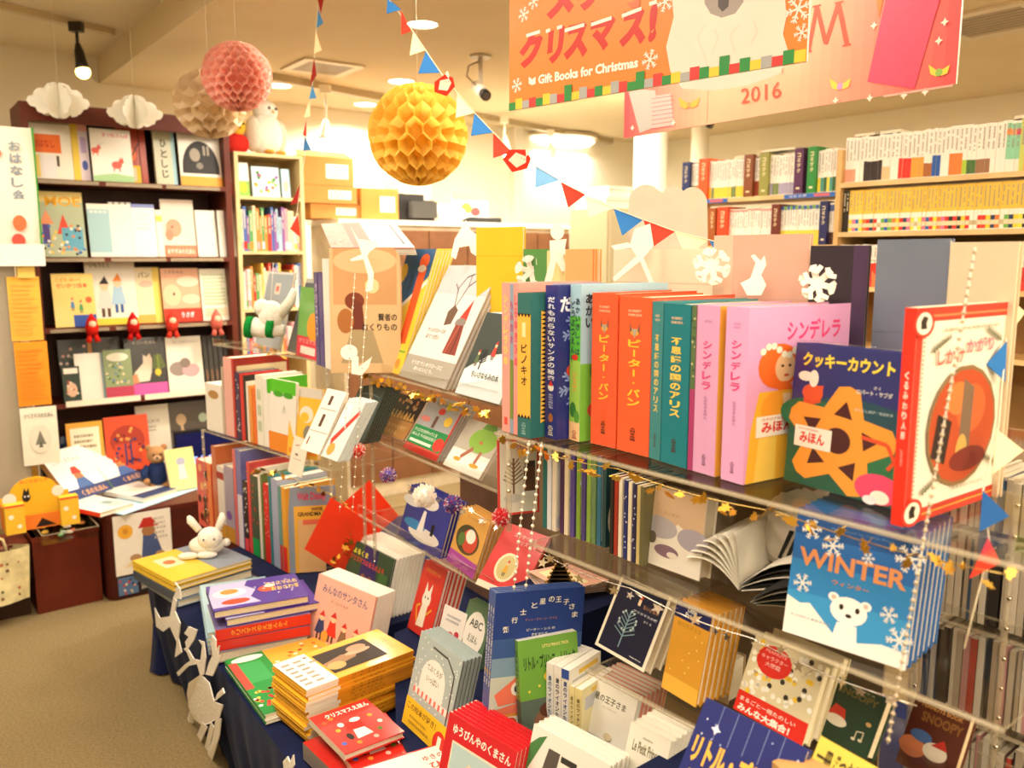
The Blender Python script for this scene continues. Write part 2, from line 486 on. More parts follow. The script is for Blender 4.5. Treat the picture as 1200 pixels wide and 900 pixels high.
room_prism('wall_front', [(-2.75, -3), (-2.75, 5.9), (-2.6, 5.9), (-2.6, -3)], 0, 2.65, CREAM)
room_prism('trim_1', [(5.62, -2.95), (5.62, 5.82), (5.65, 5.82), (5.65, -2.95)], 0, .07, '#8a6a4a')
# white wall posts and a door frame on the bright back wall
for i, (a0, b0, w_) in enumerate([(5.56, 4.2, .08), (5.56, 3.35, .06)]):
    room_prism('trim_%d' % (i + 2), [(a0, b0), (a0, b0 + w_), (5.65, b0 + w_), (5.65, b0)], .07, 2.5, '#f6eedc')
# round pillar
def cyl(name, c, r, z0, z1, col, mat='plaster', n=28, parent=None):
    m = MB(mat); m.tube([(c[0], c[1], z0), (c[0], c[1], z1)], r, col, mat, n); return m.build(name, parent)
pc = G(762, 330, 1.45) ; pd = ray(762, 200); pp = Vector((0, 0, EYE)) + pd * (5.6 / pd.y)
o = cyl('pillar', (pp.x, pp.y), .105, 0, 2.5, '#f0e6cc'); tag(o, kind='structure')
p2_ = Vector((pp.x + .42, pp.y + .5, 0))
o = cyl('pillar', p2_, .06, 0, 2.5, '#f0e6cc'); tag(o, kind='structure')

# ---- ceiling fittings
for i, (px, py, lab, r) in enumerate([(495, 28, 'round recessed ceiling light above the yellow paper ball', .062), (470, 95, 'round recessed ceiling light left of the yellow paper ball', .07),
                           (428, 122, 'round recessed ceiling light furthest back beside the hanging bunting', .07), (327, 100, 'round recessed ceiling light right of the pink paper ball', .068)]):
    p = G(px, py, 2.5)
    t = empty('recessed_light', p, lab, 'light', 'recessed ceiling lights')
    m = MB('plastic'); n = 24
    for j in range(n):
        a0, a1 = 2 * math.pi * j / n, 2 * math.pi * (j + 1) / n
        q = lambda a, rr, z: (rr * math.cos(a), rr * math.sin(a), z)
        m.face([q(a0, r, -.001), q(a1, r, -.001), q(a1, r * 1.15, -.006), q(a0, r * 1.15, -.006)], '#fff6e0')
        m.face([q(a0, r * 1.15, -.006), q(a1, r * 1.15, -.006), q(a1, r * 1.17, 0), q(a0, r * 1.17, 0)], '#fff6e0')
    m.build('trim_ring', t)
    m = MB('lamp_glow'); m.prism([Vector((r * math.cos(2 * math.pi * j / n), r * math.sin(2 * math.pi * j / n), -.003)) for j in range(n)], (0, 0, .002), '#fff2d8'); m.build('lens', t)
    l = area_light(p + Vector((0, 0, -.015)), .13, 14); l.name = 'recessed_lamp'; l.data.spread = math.radians(150)
# air vent
def vent(c, sz, label, yaw):
    t = empty('ceiling_vent', Matrix.Translation(c) @ Matrix.Rotation(yaw, 4, 'Z'), label, 'vent')
    m = MB('plastic')
    for (x0, y0, x1, y1) in ((-1, -1, 1, -.75), (-1, .75, 1, 1), (-1, -.75, -.75, .75), (.75, -.75, 1, .75)):
        m.box(x0 * sz, y0 * sz, -.012, x1 * sz, y1 * sz, -.001, '#d9c7a2')
    m.build('frame', t)
    for k in range(8):
        m = MB('plastic'); y = (-.68 + k * .18) * sz; m.box(-.75 * sz, y, -.01, .75 * sz, y + .1 * sz, -.002, '#a08c68'); m.build('slat', t)
vent(G(378, 78, 2.5), .17, 'square ceiling air vent between the two nearer recessed lights', math.radians(36))
vent(G(1165, 24, 2.5), .24, 'ceiling air vent above the white manga shelf, right of the pink poster', math.radians(-53))
# ceiling rail and track
def bar(name, a, b, w, h, col, parent=None, mat='plastic'):
    m = MB(mat); a, b = Vector(a), Vector(b); d = (b - a).normalized(); s = Vector((-d.y, d.x, 0)) * w / 2
    m.prism([a - s, a + s, b + s, b - s], (0, 0, -h), col); return m.build(name, parent)
t = empty('lighting_track', G(460, 110, 2.5), 'long white lighting track crossing the ceiling behind the yellow paper ball', 'lighting track')
def loc(t, p): return Vector(p) - t.matrix_world.translation
r1, r2 = G(318, 86, 2.499), G(716, 163, 2.499)
bar('rail', loc(t, r1), loc(t, r2), .05, .04, '#b3a17c', t)
t = empty('lighting_track', G(70, 22, 2.65), 'short lighting track on the raised ceiling at the top left corner', 'lighting track')
bar('rail', loc(t, G(-60, -12, 2.649)), loc(t, G(132, 35, 2.649)), .04, .03, '#cdbb92', t)
def spot(label, p, ln, col, tip, glow=True):
    t = empty('track_spotlight', p, label, 'spotlight')
    m = MB('plastic'); m.box(-.03, -.02, -.045, .03, .02, 0, col); m.build('adapter', t)
    m = MB('plastic'); m.tube([(0, 0, -.04), (0, 0, -ln * .55)], .008, col); m.build('arm', t)
    e = Vector(tip); d = e.normalized()
    b = Vector((0, 0, -ln * .5))
    m = MB('plastic'); m.tube([b, b + d * .04, b + d * .1, b + d * .13], [.012, .022, .028, .034], col, n=14); m.build('lamp_holder', t)
    m = MB('lamp_glow'); m.blob(b + d * .14, .034, '#ffcf70' if col[1] < '8' else '#fff', seg=14, rings=8); m.build('bulb', t)
    return t
spot('black spotlight hanging from the ceiling track at the top left', G(89, 26, 2.62), .2, '#1c1714', (.2, -.15, -1))
spot('white spotlight with a glaring bulb above the cardboard boxes', G(381, 100, 2.47), .38, '#f1e8d2', (-.1, -.25, -1))
spot('white spotlight under the track above the santa origami', G(591, 137, 2.47), .26, '#f1e8d2', (.2, .1, -1))
spot('small white spotlight in front of the round glowing ceiling lamp', G(645, 152, 2.45), .2, '#f1e8d2', (.3, -.1, -1))
# round glowing ceiling lamp at the back
pl = G(650, 160, 2.49)
t = empty('round_ceiling_lamp', pl, 'large round glowing ceiling lamp at the back right of the yellow paper ball', 'ceiling lamp')
m = MB('lamp_soft'); m.blob((0, 0, -.05), (.34, .34, .05), '#fff6dc', seg=28, rings=8); m.build('diffuser', t)
m = MB('plastic'); m.tube([(0, 0, -.03), (0, 0, 0)], .36, '#d8c8a8', n=28); m.build('base_ring', t)
o = area_light(pl + Vector((0, 0, -.14)), .6, 28, (1, .94, .82)); o.name = 'round_lamp_light'
# security cameras
def seccam(label, p, aim, s=1.0, arm=.12):
    t = empty('security_camera', p, label, 'security camera')
    m = MB('plastic'); m.tube([(0, 0, 0), (0, 0, -.012)], .055 * s, '#b5a78c', n=20); m.build('base_plate', t)
    m = MB('plastic'); m.tube([(0, 0, -.01), (0, 0, -arm)], .012 * s, '#c9bca2', n=10); m.build('bracket', t)
    m = MB('plastic'); m.tube([(-.01, 0, -.03), (-.06 * s, 0, -.05), (-.07 * s, 0, -.1), (-.02, 0, -arm)], .004, '#6b4a30', n=5); m.build('cable', t)
    d = Vector(aim).normalized(); c = Vector((0, 0, -arm - .02))
    m = MB('plastic'); m.tube([c - d * .07 * s, c + d * .05 * s], .03 * s, '#efe6d2', n=16); m.build('body', t)
    m = MB('plastic'); m.tube([c + d * .045 * s, c + d * .085 * s], .027 * s, '#1a1815', n=16); m.tube([c + d * .085 * s, c + d * .088 * s], .018 * s, '#4a4038', n=12); m.build('lens', t)
seccam('white security camera hanging from the ceiling right of the yellow paper ball', G(563, 65, 2.5), (.35, -.8, -.45), 1.0, .15)
seccam('white security camera above the blue volume at the left end of the manga shelf', Vector((G(822, 150, 2.28).x, G(822, 150, 2.28).y, 2.5)), (.7, -.5, -.35), .9, .16)

# ================================================================ LEFT BOOKCASE (dark brown)
BR = '#6a2e1d'
def bookcase(name, label, O, e, inn, width, depth, top, boards, col, post=.03, back='#4a2016', cat='bookcase', z0=0., mat='wood', bt=.022):
    """O: front left corner on the floor, e: along the front, inn: into the case"""
    yaw = math.atan2(e.y, e.x)
    t = empty(name, Matrix.Translation((O.x, O.y, z0)) @ Matrix.Rotation(yaw, 4, 'Z'), label, cat)
    for x in (0, width - post):
        m = MB(mat); m.box(x, 0, 0, x + post, depth, top, col); m.build('side_panel', t)
    m = MB(mat); m.box(post, depth - .01, 0, width - post, depth, top, back); m.build('back_panel', t)
    m = MB(mat); m.box(post, .0, top - bt, width - post, depth - .01, top, col); m.build('top_panel', t)
    for z in boards:
        m = MB(mat); m.box(post, 0, z - bt - z0, width - post, depth - .01, z - z0, col); m.build('shelf_board', t)
    return t
O1 = Vector((-2.16, 3.88, 0))
C1 = bookcase('bookcase', 'tall dark brown bookcase with picture books shown face out', O1, BX, AX, .92, .3, 2.17, [1.84, 1.49, 1.165, .81, .45], BR, back='#4d2a1c')
m = MB('wood'); m.box(.03, 0, 2.09, .89, .015, 2.15, BR); m.build('header_board', C1)
for x0, x1 in ((.09, .42), (.44, .87)):
    m = MB('plastic'); m.box(x0, -.006, .795, x1, -.001, .822, '#f4ead0'); m.build('shelf_label_strip', C1)
for z in (1.84, 1.49, 1.165):
    for x0, x1 in ((.05, .3), (.33, .58), (.6, .86)):
        m = MB('acrylic_edge'); m.box(x0, -.006, z - .02, x1, -.001, z - .004, '#fff'); m.build('clear_label_holder', C1)

def on_case(O, e, inn, x, z, y=0.0): return Vector((O.x, O.y, 0)) + e * x + inn * y + Vector((0, 0, z))
YB = math.atan2(BX.y, BX.x)
YA_ = YB
def face_out(label, x0, x1, z, h, cover, art=(), y=.05, t=.012, tilt=8, spine=None, **k):
    """book shown face out on the left bookcase; x along the shelf in metres"""
    t_ = math.radians(tilt)
    return book(label, on_case(O1, BX, AX, x0, z + t * math.sin(t_) + .0005, y), YB, x1 - x0 - .003, h, t, tilt, cover=cover, art=art, spine=spine, **k)
Z1, Z2, Z3, Z4, Z5 = 1.84, 1.49, 1.165, .81, .45
def pxx(px, y=0.05):   # shelf coordinate of an image column (front plane of the left bookcase)
    d = ray(px, 300); o = O1 + AX * y
    # solve o + BX*x on the vertical plane of the column
    return -(o.x * d.y - o.y * d.x) / (BX.x * d.y - BX.y * d.x)
def fo(label, pa, pb, z, h, cover, art=(), **k): return face_out(label, pxx(pa), pxx(pb), z, h, cover, art, **k)
fo('book with an orange panel and yellow top, leftmost on the top bookcase shelf', 45, 95, Z1, .3, '#f3ecd8', [R(.0, .84, 1, 1, '#a8a070'), T('なないろ', .05, .86, .8, .97, '#3a3a30'), R(.0, .4, .75, .68, '#e8702c'), T('おはなし', .1, .48, .6, .6, '#c03018'), R(.05, .03, .22, .36, '#f0d878'), R(.25, .03, .6, .36, '#e8e4e0'), R(.62, .2, .68, .36, '#4a3a28')])
fo('thin yellow book standing between two white covers on the top bookcase shelf', 95, 104, Z1, .29, '#f5d552', t=.02, y=.06)
fo('tall white and lilac book beside the yellow one on the top bookcase shelf', 103, 115, Z1, .29, '#f2e4ec', [R(0, .8, 1, .95, '#f4b8a8'), R(.2, .45, .8, .7, '#c8b0d8'), E(.5, .25, .3, .08, '#5868b8')], y=.06)
fo('square white book with two red foxes leaping over grass', 115, 162, Z1, .245, '#f7f1e4', [T('きつねさんぽ', .3, .85, .95, .93, '#e06878'), L([(.05, .55), (.2, .7), (.35, .74)], .01, '#b8d0e0'), *critter(.1, .58, .1, '#e0685c'), *critter(.6, .32, .13, '#e0685c'), P([(0, 0), (1, 0), (1, .12), (.5, .16), (0, .1)], '#a8d098')], y=.02)
fo('red and orange picture book behind a dark cross shape on the top shelf', 150, 184, Z1, .28, '#b8482c', [R(0, .0, .75, .32, '#f2c83c'), R(.1, .05, .6, .28, '#e8e0c0'), E(.4, .5, .25, .12, '#f08050'), R(.75, 0, .78, 1, '#402018'), L([(.5, .5), (.8, .75)], .04, '#303038')], y=.1)
fo('grey green book with a column of brush lettering and a pale blue spine side', 190, 215, Z1, .265, '#c9c7a6', [V('ひとしじ', .3, .1, .6, .85, '#4a4634'), R(.82, 0, 1, 1, '#a8d0d8')], y=.06, t=.025)
fo('white book with a big black rounded helmet shape and an orange foot', 217, 268, Z1, .28, '#e9e2d2', [R(0, 0, 1, .17, '#f0a83c'), P(ell(.48, .3, .42, .5, 20, 0, 180) + [(.06, .22), (.9, .22)], '#2c2825'), E(.36, .55, .12, .12, '#a8a090'), R(.55, .55, .6, .72, '#a8a090'), R(.64, .55, .69, .72, '#a8a090'), E(.45, .36, .08, .06, '#8a8478')], y=.04)
# second shelf
fo('busy colourful cover with a yellow headline and a red pointed tent', 47, 103, Z2, .30, '#b9c4a0', [R(0, .84, 1, 1, '#f0dc8c'), T('MOE', .2, .78, .95, .93, '#f0b020'), P([(.05, .5), (.35, .5), (.2, .72)], '#f2a070'), R(.1, .2, .25, .5, '#584890'), P([(.4, .35), (.7, .35), (.55, .66)], '#e05038'), R(.5, .1, .95, .45, '#68b0c8'), ('grp', 40, .05, .02, .95, .5, .035, ['#f4d040', '#f4efe0', '#4878c0', '#404040', '#f09050'], 4)], y=.04)
fo('pale blue and white picture book next to the colourful tent cover', 106, 158, Z2, .25, '#f4eedd', [R(0, .08, .5, .9, '#a8cdd2'), T('ゆきのひ', .05, .82, .45, .88, '#f8f4e8')], y=.03)
for i in range(4):
    fo('upright white booklet in the row right of the pale blue cover', 134 + i * 7, 140 + i * 7, Z2, .262, '#f6f0e2', y=.07, t=.02, group='white booklets on the second bookcase shelf')
fo('white book with a thin blue top line standing left of the pink baby cover', 158, 186, Z2, .255, '#f2efe6', [R(0, .93, 1, 1, '#8894c8')] + lines(.15, .5, .8, .85, 4, '#c8ccd8', 3), y=.04)
fo('white and yellow tabbed booklet left of the pink baby cover', 186, 194, Z2, .23, '#f5ecd8', [R(0, .75, 1, .88, '#f2d060')], y=.04)
fo('book with a sleeping baby face and a salmon foot band', 194, 233, Z2, .285, '#e9d9c6', [R(0, 0, 1, .2, '#ea8a66'), T('おやすみのえほん', .1, .05, .95, .14, '#f8e8d8'), E(.35, .5, .24, .16, '#eaa080'), E(.2, .38, .12, .1, '#e89070'), E(.3, .52, .03, .02, '#804030')], y=.06)
fo('plain white square book standing at the right end of the second shelf', 233, 257, Z2, .235, '#f1ead9', [], y=.05)
fo('white card backed booklet leaning beyond the plain square book', 257, 283, Z2, .235, '#ece6d8', [], y=.03, tilt=6)
# third shelf
fo('yellow book with orange lettering and small children under trees', 58, 108, Z3, .25, '#f3d674', [T('こども はいく', .1, .85, .7, .92, '#e07828'), T('せいかつ絵本', .1, .73, .85, .82, '#e05838'), *person(.45, .3, .25, '#5888b8'), *person(.65, .25, .25, '#58a060'), E(.85, .5, .08, .06, '#e86838'), R(.45, .0, 1, .22, '#3858a8')], y=.03)
fo('large cream cover with two children standing arm in arm', 100, 160, Z3, .315, '#ece7d4', [T('いもうとと', .1, .88, .5, .95, '#5a5a50'), R(0, 0, 1, .1, '#f2cf40'), *person(.35, .12, .6, '#d8d4c8', '#2c2420', w=.3), *person(.62, .18, .58, '#a8c8dc', '#e88838', w=.28, leg='#2c5898')], y=.06)
fo('cream and yellow book with a cartoon bun on the third shelf', 160, 189, Z3, .275, '#f0e3b8', [T('パン', .1, .82, .6, .92, '#7a6a40'), E(.4, .7, .3, .06, '#f0b8a0'), R(.7, 0, 1, 1, '#f4d868'), R(0, 0, .7, .15, '#f0b050')], y=.07)
fo('orange brown book of a furry rabbit with a red foot band', 189, 234, Z3, .27, '#e8b08c', [R(0, 0, 1, .25, '#d03a24'), T('うさぎ', .45, .08, .8, .18, '#fff'), E(.25, .5, .24, .2, '#f0c8a0'), E(.7, .75, .3, .1, '#f4d4b8'), E(.75, .42, .25, .09, '#f4d0b0'), E(.3, .52, .03, .03, '#30201a'), T('くりちゃん', .1, .9, .6, .96, '#806060')], y=.05)
fo('white sheet covered with pale green writing at the right of the third shelf', 234, 272, Z3, .265, '#f0ead4', lines(.08, .3, .92, .92, 9, '#b8c890', 8) + lines(.08, .08, .92, .25, 3, '#e8c890', 9), y=.04)
# fourth shelf
fo('dark book sprinkled with pink blossoms at the left of the fourth shelf', 62, 104, Z4, .29, '#3a4238', [('grp', 26, .05, .05, .95, .9, .05, ['#d8a898', '#8a9870', '#e8d0c0'], 6), R(.88, 0, 1, 1, '#d09048')], y=.09)
fo('dark brown grey book behind the garden pictures on the fourth shelf', 105, 140, Z4, .29, '#4a4a40', [('grp', 14, .1, .2, .9, .9, .05, ['#6a7058', '#7a6850'], 7)], y=.12)
fo('small dark green book with a white ribbon label at the front of the fourth shelf', 60, 82, Z4, .17, '#26392a', [R(.1, .8, .9, .95, '#f2e8d4'), E(.5, .35, .3, .2, '#d8b090'), ('grp', 10, .2, .15, .8, .6, .07, ['#b05848', '#e8d8b8'], 8)], y=.0, t=.03)
fo('white booklet with a pale blue edge behind the small green book', 78, 117, Z4, .225, '#f3ecdc', [R(.82, 0, 1, 1, '#a8c0c4')], y=.04)
fo('green garden picture book with a white title cloud', 112, 146, Z4, .235, '#8a9a6c', [E(.5, .85, .4, .09, '#ecead0'), R(0, 0, 1, .24, '#b84058'), ('grp', 24, .08, .28, .92, .75, .05, ['#4a6a48', '#c8d0a0', '#e8c8a0', '#6080a0'], 9)], y=.02)
fo('black cover with a white cat sitting beside yellow flowers', 140, 189, Z4, .285, '#363431', [T('やさいちゃん', .2, .88, .8, .94, '#d8d0b8'), P([(.1, .22), (.55, .24), (.62, .4), (.66, .62), (.6, .72), (.52, .66), (.44, .7), (.42, .55), (.2, .4)], '#f0ddc4'), P([(.1, .2), (.3, .22), (.25, .38), (.12, .34)], '#e89868'), *tree(.8, .3, .4, .35, '#90a848', .03), E(.78, .38, .08, .06, '#e8c840'), R(0, 0, 1, .2, '#d860a8')], y=.05)
fo('white cover with two grey kittens curled in pink cloth', 189, 232, Z4, .28, '#ece6d2', [T('ねこのあかちゃん', .2, .88, .9, .93, '#b8b0a0'), E(.3, .42, .25, .13, '#9a8a80'), E(.65, .38, .25, .12, '#d8a8a8'), E(.5, .52, .15, .09, '#8a7a70')], y=.04)
for i in range(7):
    fo('black book of the dark run at the right end of the fourth shelf', 234 + i * 6, 239.5 + i * 6, Z4, .275, '#38352f', [E(.5, .25, .3, .12, '#7a5a40')], y=.05, t=.03, group='black books at the right of the fourth shelf')
# fifth shelf, low, seen over the display tables
fo('yellow framed book behind the leaning bear picture books', 60, 105, Z5, .26, '#e8a838', [R(.1, .1, .9, .9, '#f4e8c8')] + lines(.2, .4, .8, .8, 4, '#8a7a58', 12), y=.0)
fo('orange red book with a dark ornamental gate pattern', 106, 160, Z5, .27, '#e0512c', [E(.5, .55, .4, .28, '#a83a28'), R(.2, .1, .8, .5, '#c8482c'), ('grp', 30, .15, .1, .85, .8, .04, ['#303868', '#f0a050', '#802820'], 14), R(.42, .1, .46, .5, '#283868'), R(.54, .1, .58, .5, '#283868')], y=.0)
fo('cream book with faint lettering standing behind the toy bear', 149, 190, Z5, .30, '#e9e2ca', [T('はじめての', .3, .7, .7, .76, '#8a8070')] + lines(.3, .55, .7, .66, 2, '#a8a090', 15), y=.06)
fo('dark brown book with a pale dancing animal beside the screen', 190, 235, Z5, .30, '#574b3e', [E(.3, .7, .14, .1, '#c8a880'), L([(.3, .65), (.35, .35), (.7, .4)], .08, '#c8a880'), E(.9, .7, .12, .08, '#b8c8a8')], y=.06)

# ornaments along the third board: small santas on the shelf edge
def santa(p, label, s=1., col='#d8281c'):
    t = empty('santa_ornament', Matrix.Translation(p) @ Matrix.Rotation(YB, 4, 'Z'), label, 'ornament', 'santa ornaments on the bookcase edge')
    m = MB('plush'); m.tube([(0, 0, -.03 * s), (0, 0, .0), (0, 0, .03 * s), (0, 0, .055 * s)], [.022 * s, .026 * s, .018 * s, .003 * s], col, n=10); m.build('body', t)
    m = MB('plush'); m.blob((0, -.012 * s, .012 * s), .016 * s, '#f4cfae', seg=10, rings=7); m.build('face', t)
    m = MB('plush'); m.blob((0, -.014 * s, -.002 * s), (.015 * s, .01 * s, .012 * s), '#fff4e4', seg=10, rings=6); m.build('beard', t)
    m = MB('plush')
    for sx in (-1, 1): m.tube([(.01 * sx, -.005, -.028 * s), (.018 * s * sx, -.01, -.06 * s)], [.008 * s, .012 * s], col, n=8)
    m.build('legs', t)
for px, lab, col in ((101, 'small santa on the bookcase edge below the yellow book', '#d8281c'), (150, 'santa with a dark pointed house roof on the bookcase edge', '#c01f1c'), (196, 'santa with a white beard below the rabbit book', '#dd4030'), (249, 'pale red santa at the right end of the bookcase edge', '#e07060')):
    santa(on_case(O1, BX, AX, pxx(px, -.02), Z3 + .002, -.032), lab, 1.15, col)
# clouds of folded paper hanging before the bookcase
for px, py, s, w, lab in ((69, 119, 3.7, .25, 'white folded paper cloud before the left end of the bookcase'), (158, 132, 3.85, .24, 'white folded paper cloud before the middle of the bookcase')):
    c = K(px, py, s); t = empty('paper_cloud', c, lab, 'paper cloud', 'paper clouds')
    hf = [(x * w, y * w * .8) for x, y in ((0, .36), (.08, .39), (.17, .35), (.22, .25), (.31, .25), (.38, .17), (.39, .08), (.47, .06), (.5, -.04), (.45, -.14), (.37, -.16), (.34, -.25), (.24, -.29), (.18, -.25), (.12, -.33), (.04, -.36), (0, -.33))]
    for a in range(7):
        an = math.radians(a * 360 / 7 + 12); d = Vector((math.cos(an), math.sin(an), 0))
        m = MB('matte_paper'); m.prism([d * x + Vector((0, 0, y)) for x, y in hf], d.cross(Vector((0, 0, 1))) * .0012, '#f6f2e2'); m.build('paper_leaf', t)
    m = MB('plastic'); m.tube([(0, 0, w * .3), (0, 0, 2.64 - c.z)], .0008, '#e8e0cc', n=4); m.build('thread', t)

# ---- light wood shelf with the owl
O2 = O1 + BX * .94
LW = '#e9cf98'
C2 = bookcase('pale_wood_shelf', 'pale wooden shelf topped by the owl toy, right of the brown bookcase', O2, BX, AX, .37, .28, 2.02, [1.80, 1.52, 1.22, .98, .7], LW, post=.02, back='#d8bf8c', cat='bookshelf', bt=.016)
rr = random.Random(5)
SPC = [('white', '#f0eadc'), ('orange', '#ec8a3c'), ('red', '#cc3a2c'), ('yellow', '#ecc850'), ('green', '#5a9c5c'), ('blue', '#4a6cb0'), ('purple', '#8a5c9c'), ('pale blue', '#a8c8d8'), ('cream', '#ead9b0'), ('pink', '#e8a0a8')]
def spine_volume(label, group, B, yaw, w, h, t, bands, name='volume', marks=True, sd=0, cat='book'):
    """a small volume seen spine first: one mesh; bands: list of (z0,z1,colour) on the spine"""
    m = MB('laminated_cover')
    base = bands[0][2]
    m.box(0, 0, 0, w, t, h, {'all': base, 'top': ('#f1e6cc', 'page_edges'), 'right': ('#f1e6cc', 'page_edges')})
    sh = [R(0, a, 1, b, c) for a, b, c in bands[1:]]
    if marks:
        r = random.Random(sd); y = .93
        lum = sum(hx(base)[:3]); mc = '#968b7c' if lum > 1.2 else '#f0e4c0'
        while y > .5:
            l = r.uniform(.015, .03); sh.append(R(.32, y - l, .68, y, mc)); y -= l * 1.5
            if r.random() < .12: y -= .05
    prints(m, sh, (0, t, 0), (0, -t, 0), (0, 0, h), (-1, 0, 0))
    o = m.build(name, None, Matrix.Translation(B) @ Matrix.Rotation(yaw, 4, 'Z'))
    return tag(o, label, cat, group)
YIN = math.atan2(AX.y, AX.x)          # book X axis into the back wall case
def fill_spines(O, e, inn, x0, x1, z, hr, place, pick, name='volume', y=.03, depth=.16, tr=(.01, .02), sd=1):
    r = random.Random(sd); x = x1; yaw = math.atan2(inn.y, inn.x); n = 0
    # spines face -inn; book local y runs along +e?  (left of the reader) so the row is laid from right to left
    while x - x0 > tr[0]:
        t = r.uniform(*tr); cn, bands = pick(r, n); h = r.uniform(*hr)
        B = Vector((O.x, O.y, 0)) + e * (x - t) + inn * (y + r.uniform(0, .006)) + Vector((0, 0, z + .0005))
        # local frame: X into the case, Y must be +left: rotate so that Y = e reversed
        M_e = e
        spine_volume(cn + ' ' + place, place, B + M_e * t, yaw, depth, h, t, bands, name, sd=n)
        x -= t + .0006; n += 1
def pick_mix(r, n):
    cn, c = r.choice(SPC); b = [(0, 1, c)]
    if r.random() < .4: b.append((.05, .22, r.choice(SPC)[1]))
    return cn + '-spined', b
fill_spines(O2, BX, AX, .022, .348, 1.52, (.17, .235), 'book on the upper spine row of the pale wooden shelf', pick_mix, sd=3)
fill_spines(O2, BX, AX, .022, .348, 1.22, (.17, .24), 'book on the middle spine row of the pale wooden shelf', pick_mix, sd=5)
fill_spines(O2, BX, AX, .022, .348, .98, (.13, .18), 'small book on the lower spine row of the pale wooden shelf', pick_mix, sd=7)
def p2x(px, O=O2, e=BX, inn=AX, y=.04):
    d = ray(px, 300); o = O + inn * y
    return -(o.x * d.y - o.y * d.x) / (e.x * d.y - e.y * d.x)
def fo2(label, pa, pb, z, h, cover, art=(), y=.04, t=.02, **k):
    return book(label, on_case(O2, BX, AX, p2x(pa, y=y), z + t * .12 + .0005, y), YB, max(.03, p2x(pb, y=y) - p2x(pa, y=y) - .003), h, t, 6, cover=cover, art=art, **k)
fo2('red game box above the green one on the pale shelf', 273, 281, 1.80, .16, '#cf4040', [E(.5, .6, .3, .2, '#f0c0a0')])
fo2('white and green picture card box on the pale shelf', 283, 297, 1.80, .17, '#eee6da', [R(0, 0, 1, .45, '#86b84c'), E(.5, .25, .3, .15, '#f0c830')])
fo2('white jigsaw box with bright leaf shapes on the pale shelf', 300, 332, 1.80, .155, '#bfe0e4', [R(.06, .06, .94, .9, '#f6f4ea'), ('grp', 16, .12, .15, .9, .85, .07, ['#3a8a50', '#f0b838', '#e06850', '#80b850', '#8a60a8'], 21)])
fo2('pale blue box at the right end of the pale shelf', 334, 344, 1.80, .15, '#b4dbe4', [E(.5, .4, .3, .2, '#f0e4a0')])

# ---- soft toys on the pale shelf
def eyes(m, c, r, gap, d, up, col='#1c1614'):
    d = Vector(d).normalized(); s = d.cross(Vector((0, 0, 1))).normalized()
    for k in (-1, 1): m.blob(Vector(c) + s * gap * k, r, col, 'plastic', 8, 6)
def toy(name, p, yaw, label, cat='soft toy', group=None):
    return empty(name, Matrix.Translation(p) @ Matrix.Rotation(yaw, 4, 'Z'), label, cat, group)
pw = on_case(O2, BX, AX, p2x(322), 2.021, .1)
t = toy('owl_toy', pw, YB + .35, 'fluffy white owl toy sitting on top of the pale wooden shelf')
m = MB('plush'); m.blob((0, 0, .105), (.095, .08, .115), '#f3ecdc', seg=20, rings=14); m.build('body', t)
m = MB('plush'); m.blob((0, -.005, .225), (.066, .06, .058), '#f3ecdc', seg=18, rings=12); m.build('head', t)
m = MB('plush'); m.blob((0, -.03, .225), (.055, .035, .046), '#fbf6ea', seg=16, rings=10); m.build('face_disc', t)
for s in (-1, 1):
    m = MB('plush'); m.blob((.088 * s, 0, .1), (.026, .06, .09), '#e8dcc6', seg=12, rings=10); m.build('wing', t)
    m = MB('plastic'); m.blob((.022 * s, -.062, .235), .008, '#201814', seg=8, rings=6); m.build('eye', t)
    m = MB('plush'); m.blob((.04 * s, -.07, .012), (.026, .03, .012), '#e0a040', seg=10, rings=6); m.build('foot', t)
m = MB('plastic'); m.tube([(0, -.06, .222), (0, -.078, .208)], [.009, .001], '#e0a848', n=7); m.build('beak', t)
pw = on_case(O2, BX, AX, p2x(287), 2.021, .1)
t = toy('chick_toy', pw, YB, 'small yellow headed toy bird with a red body beside the owl')
m = MB('plush'); m.blob((0, 0, .05), (.075, .055, .055), '#d0342c', seg=16, rings=10); m.build('body', t)
m = MB('plush'); m.blob((.01, -.01, .135), (.042, .04, .05), '#f6cc48', seg=14, rings=10); m.tube([(.01, 0, .17), (.015, 0, .2)], [.012, .002], '#f6cc48', n=6); m.build('head', t)
m = MB('plastic')
for s in (-1, 1): m.blob((.01 + .018 * s, -.048, .145), .006, '#201814', seg=8, rings=6)
m.build('eyes', t)
m = MB('plastic'); m.tube([(.01, -.045, .13), (.01, -.07, .122)], [.01, .001], '#e89030', n=6); m.build('beak', t)
m = MB('plush'); m.prism([Vector((-.12, -.01, .0)), Vector((-.02, -.02, .0)), Vector((-.03, -.02, .05))], (0, .02, 0), '#4a4a5a'); m.build('tail', t)

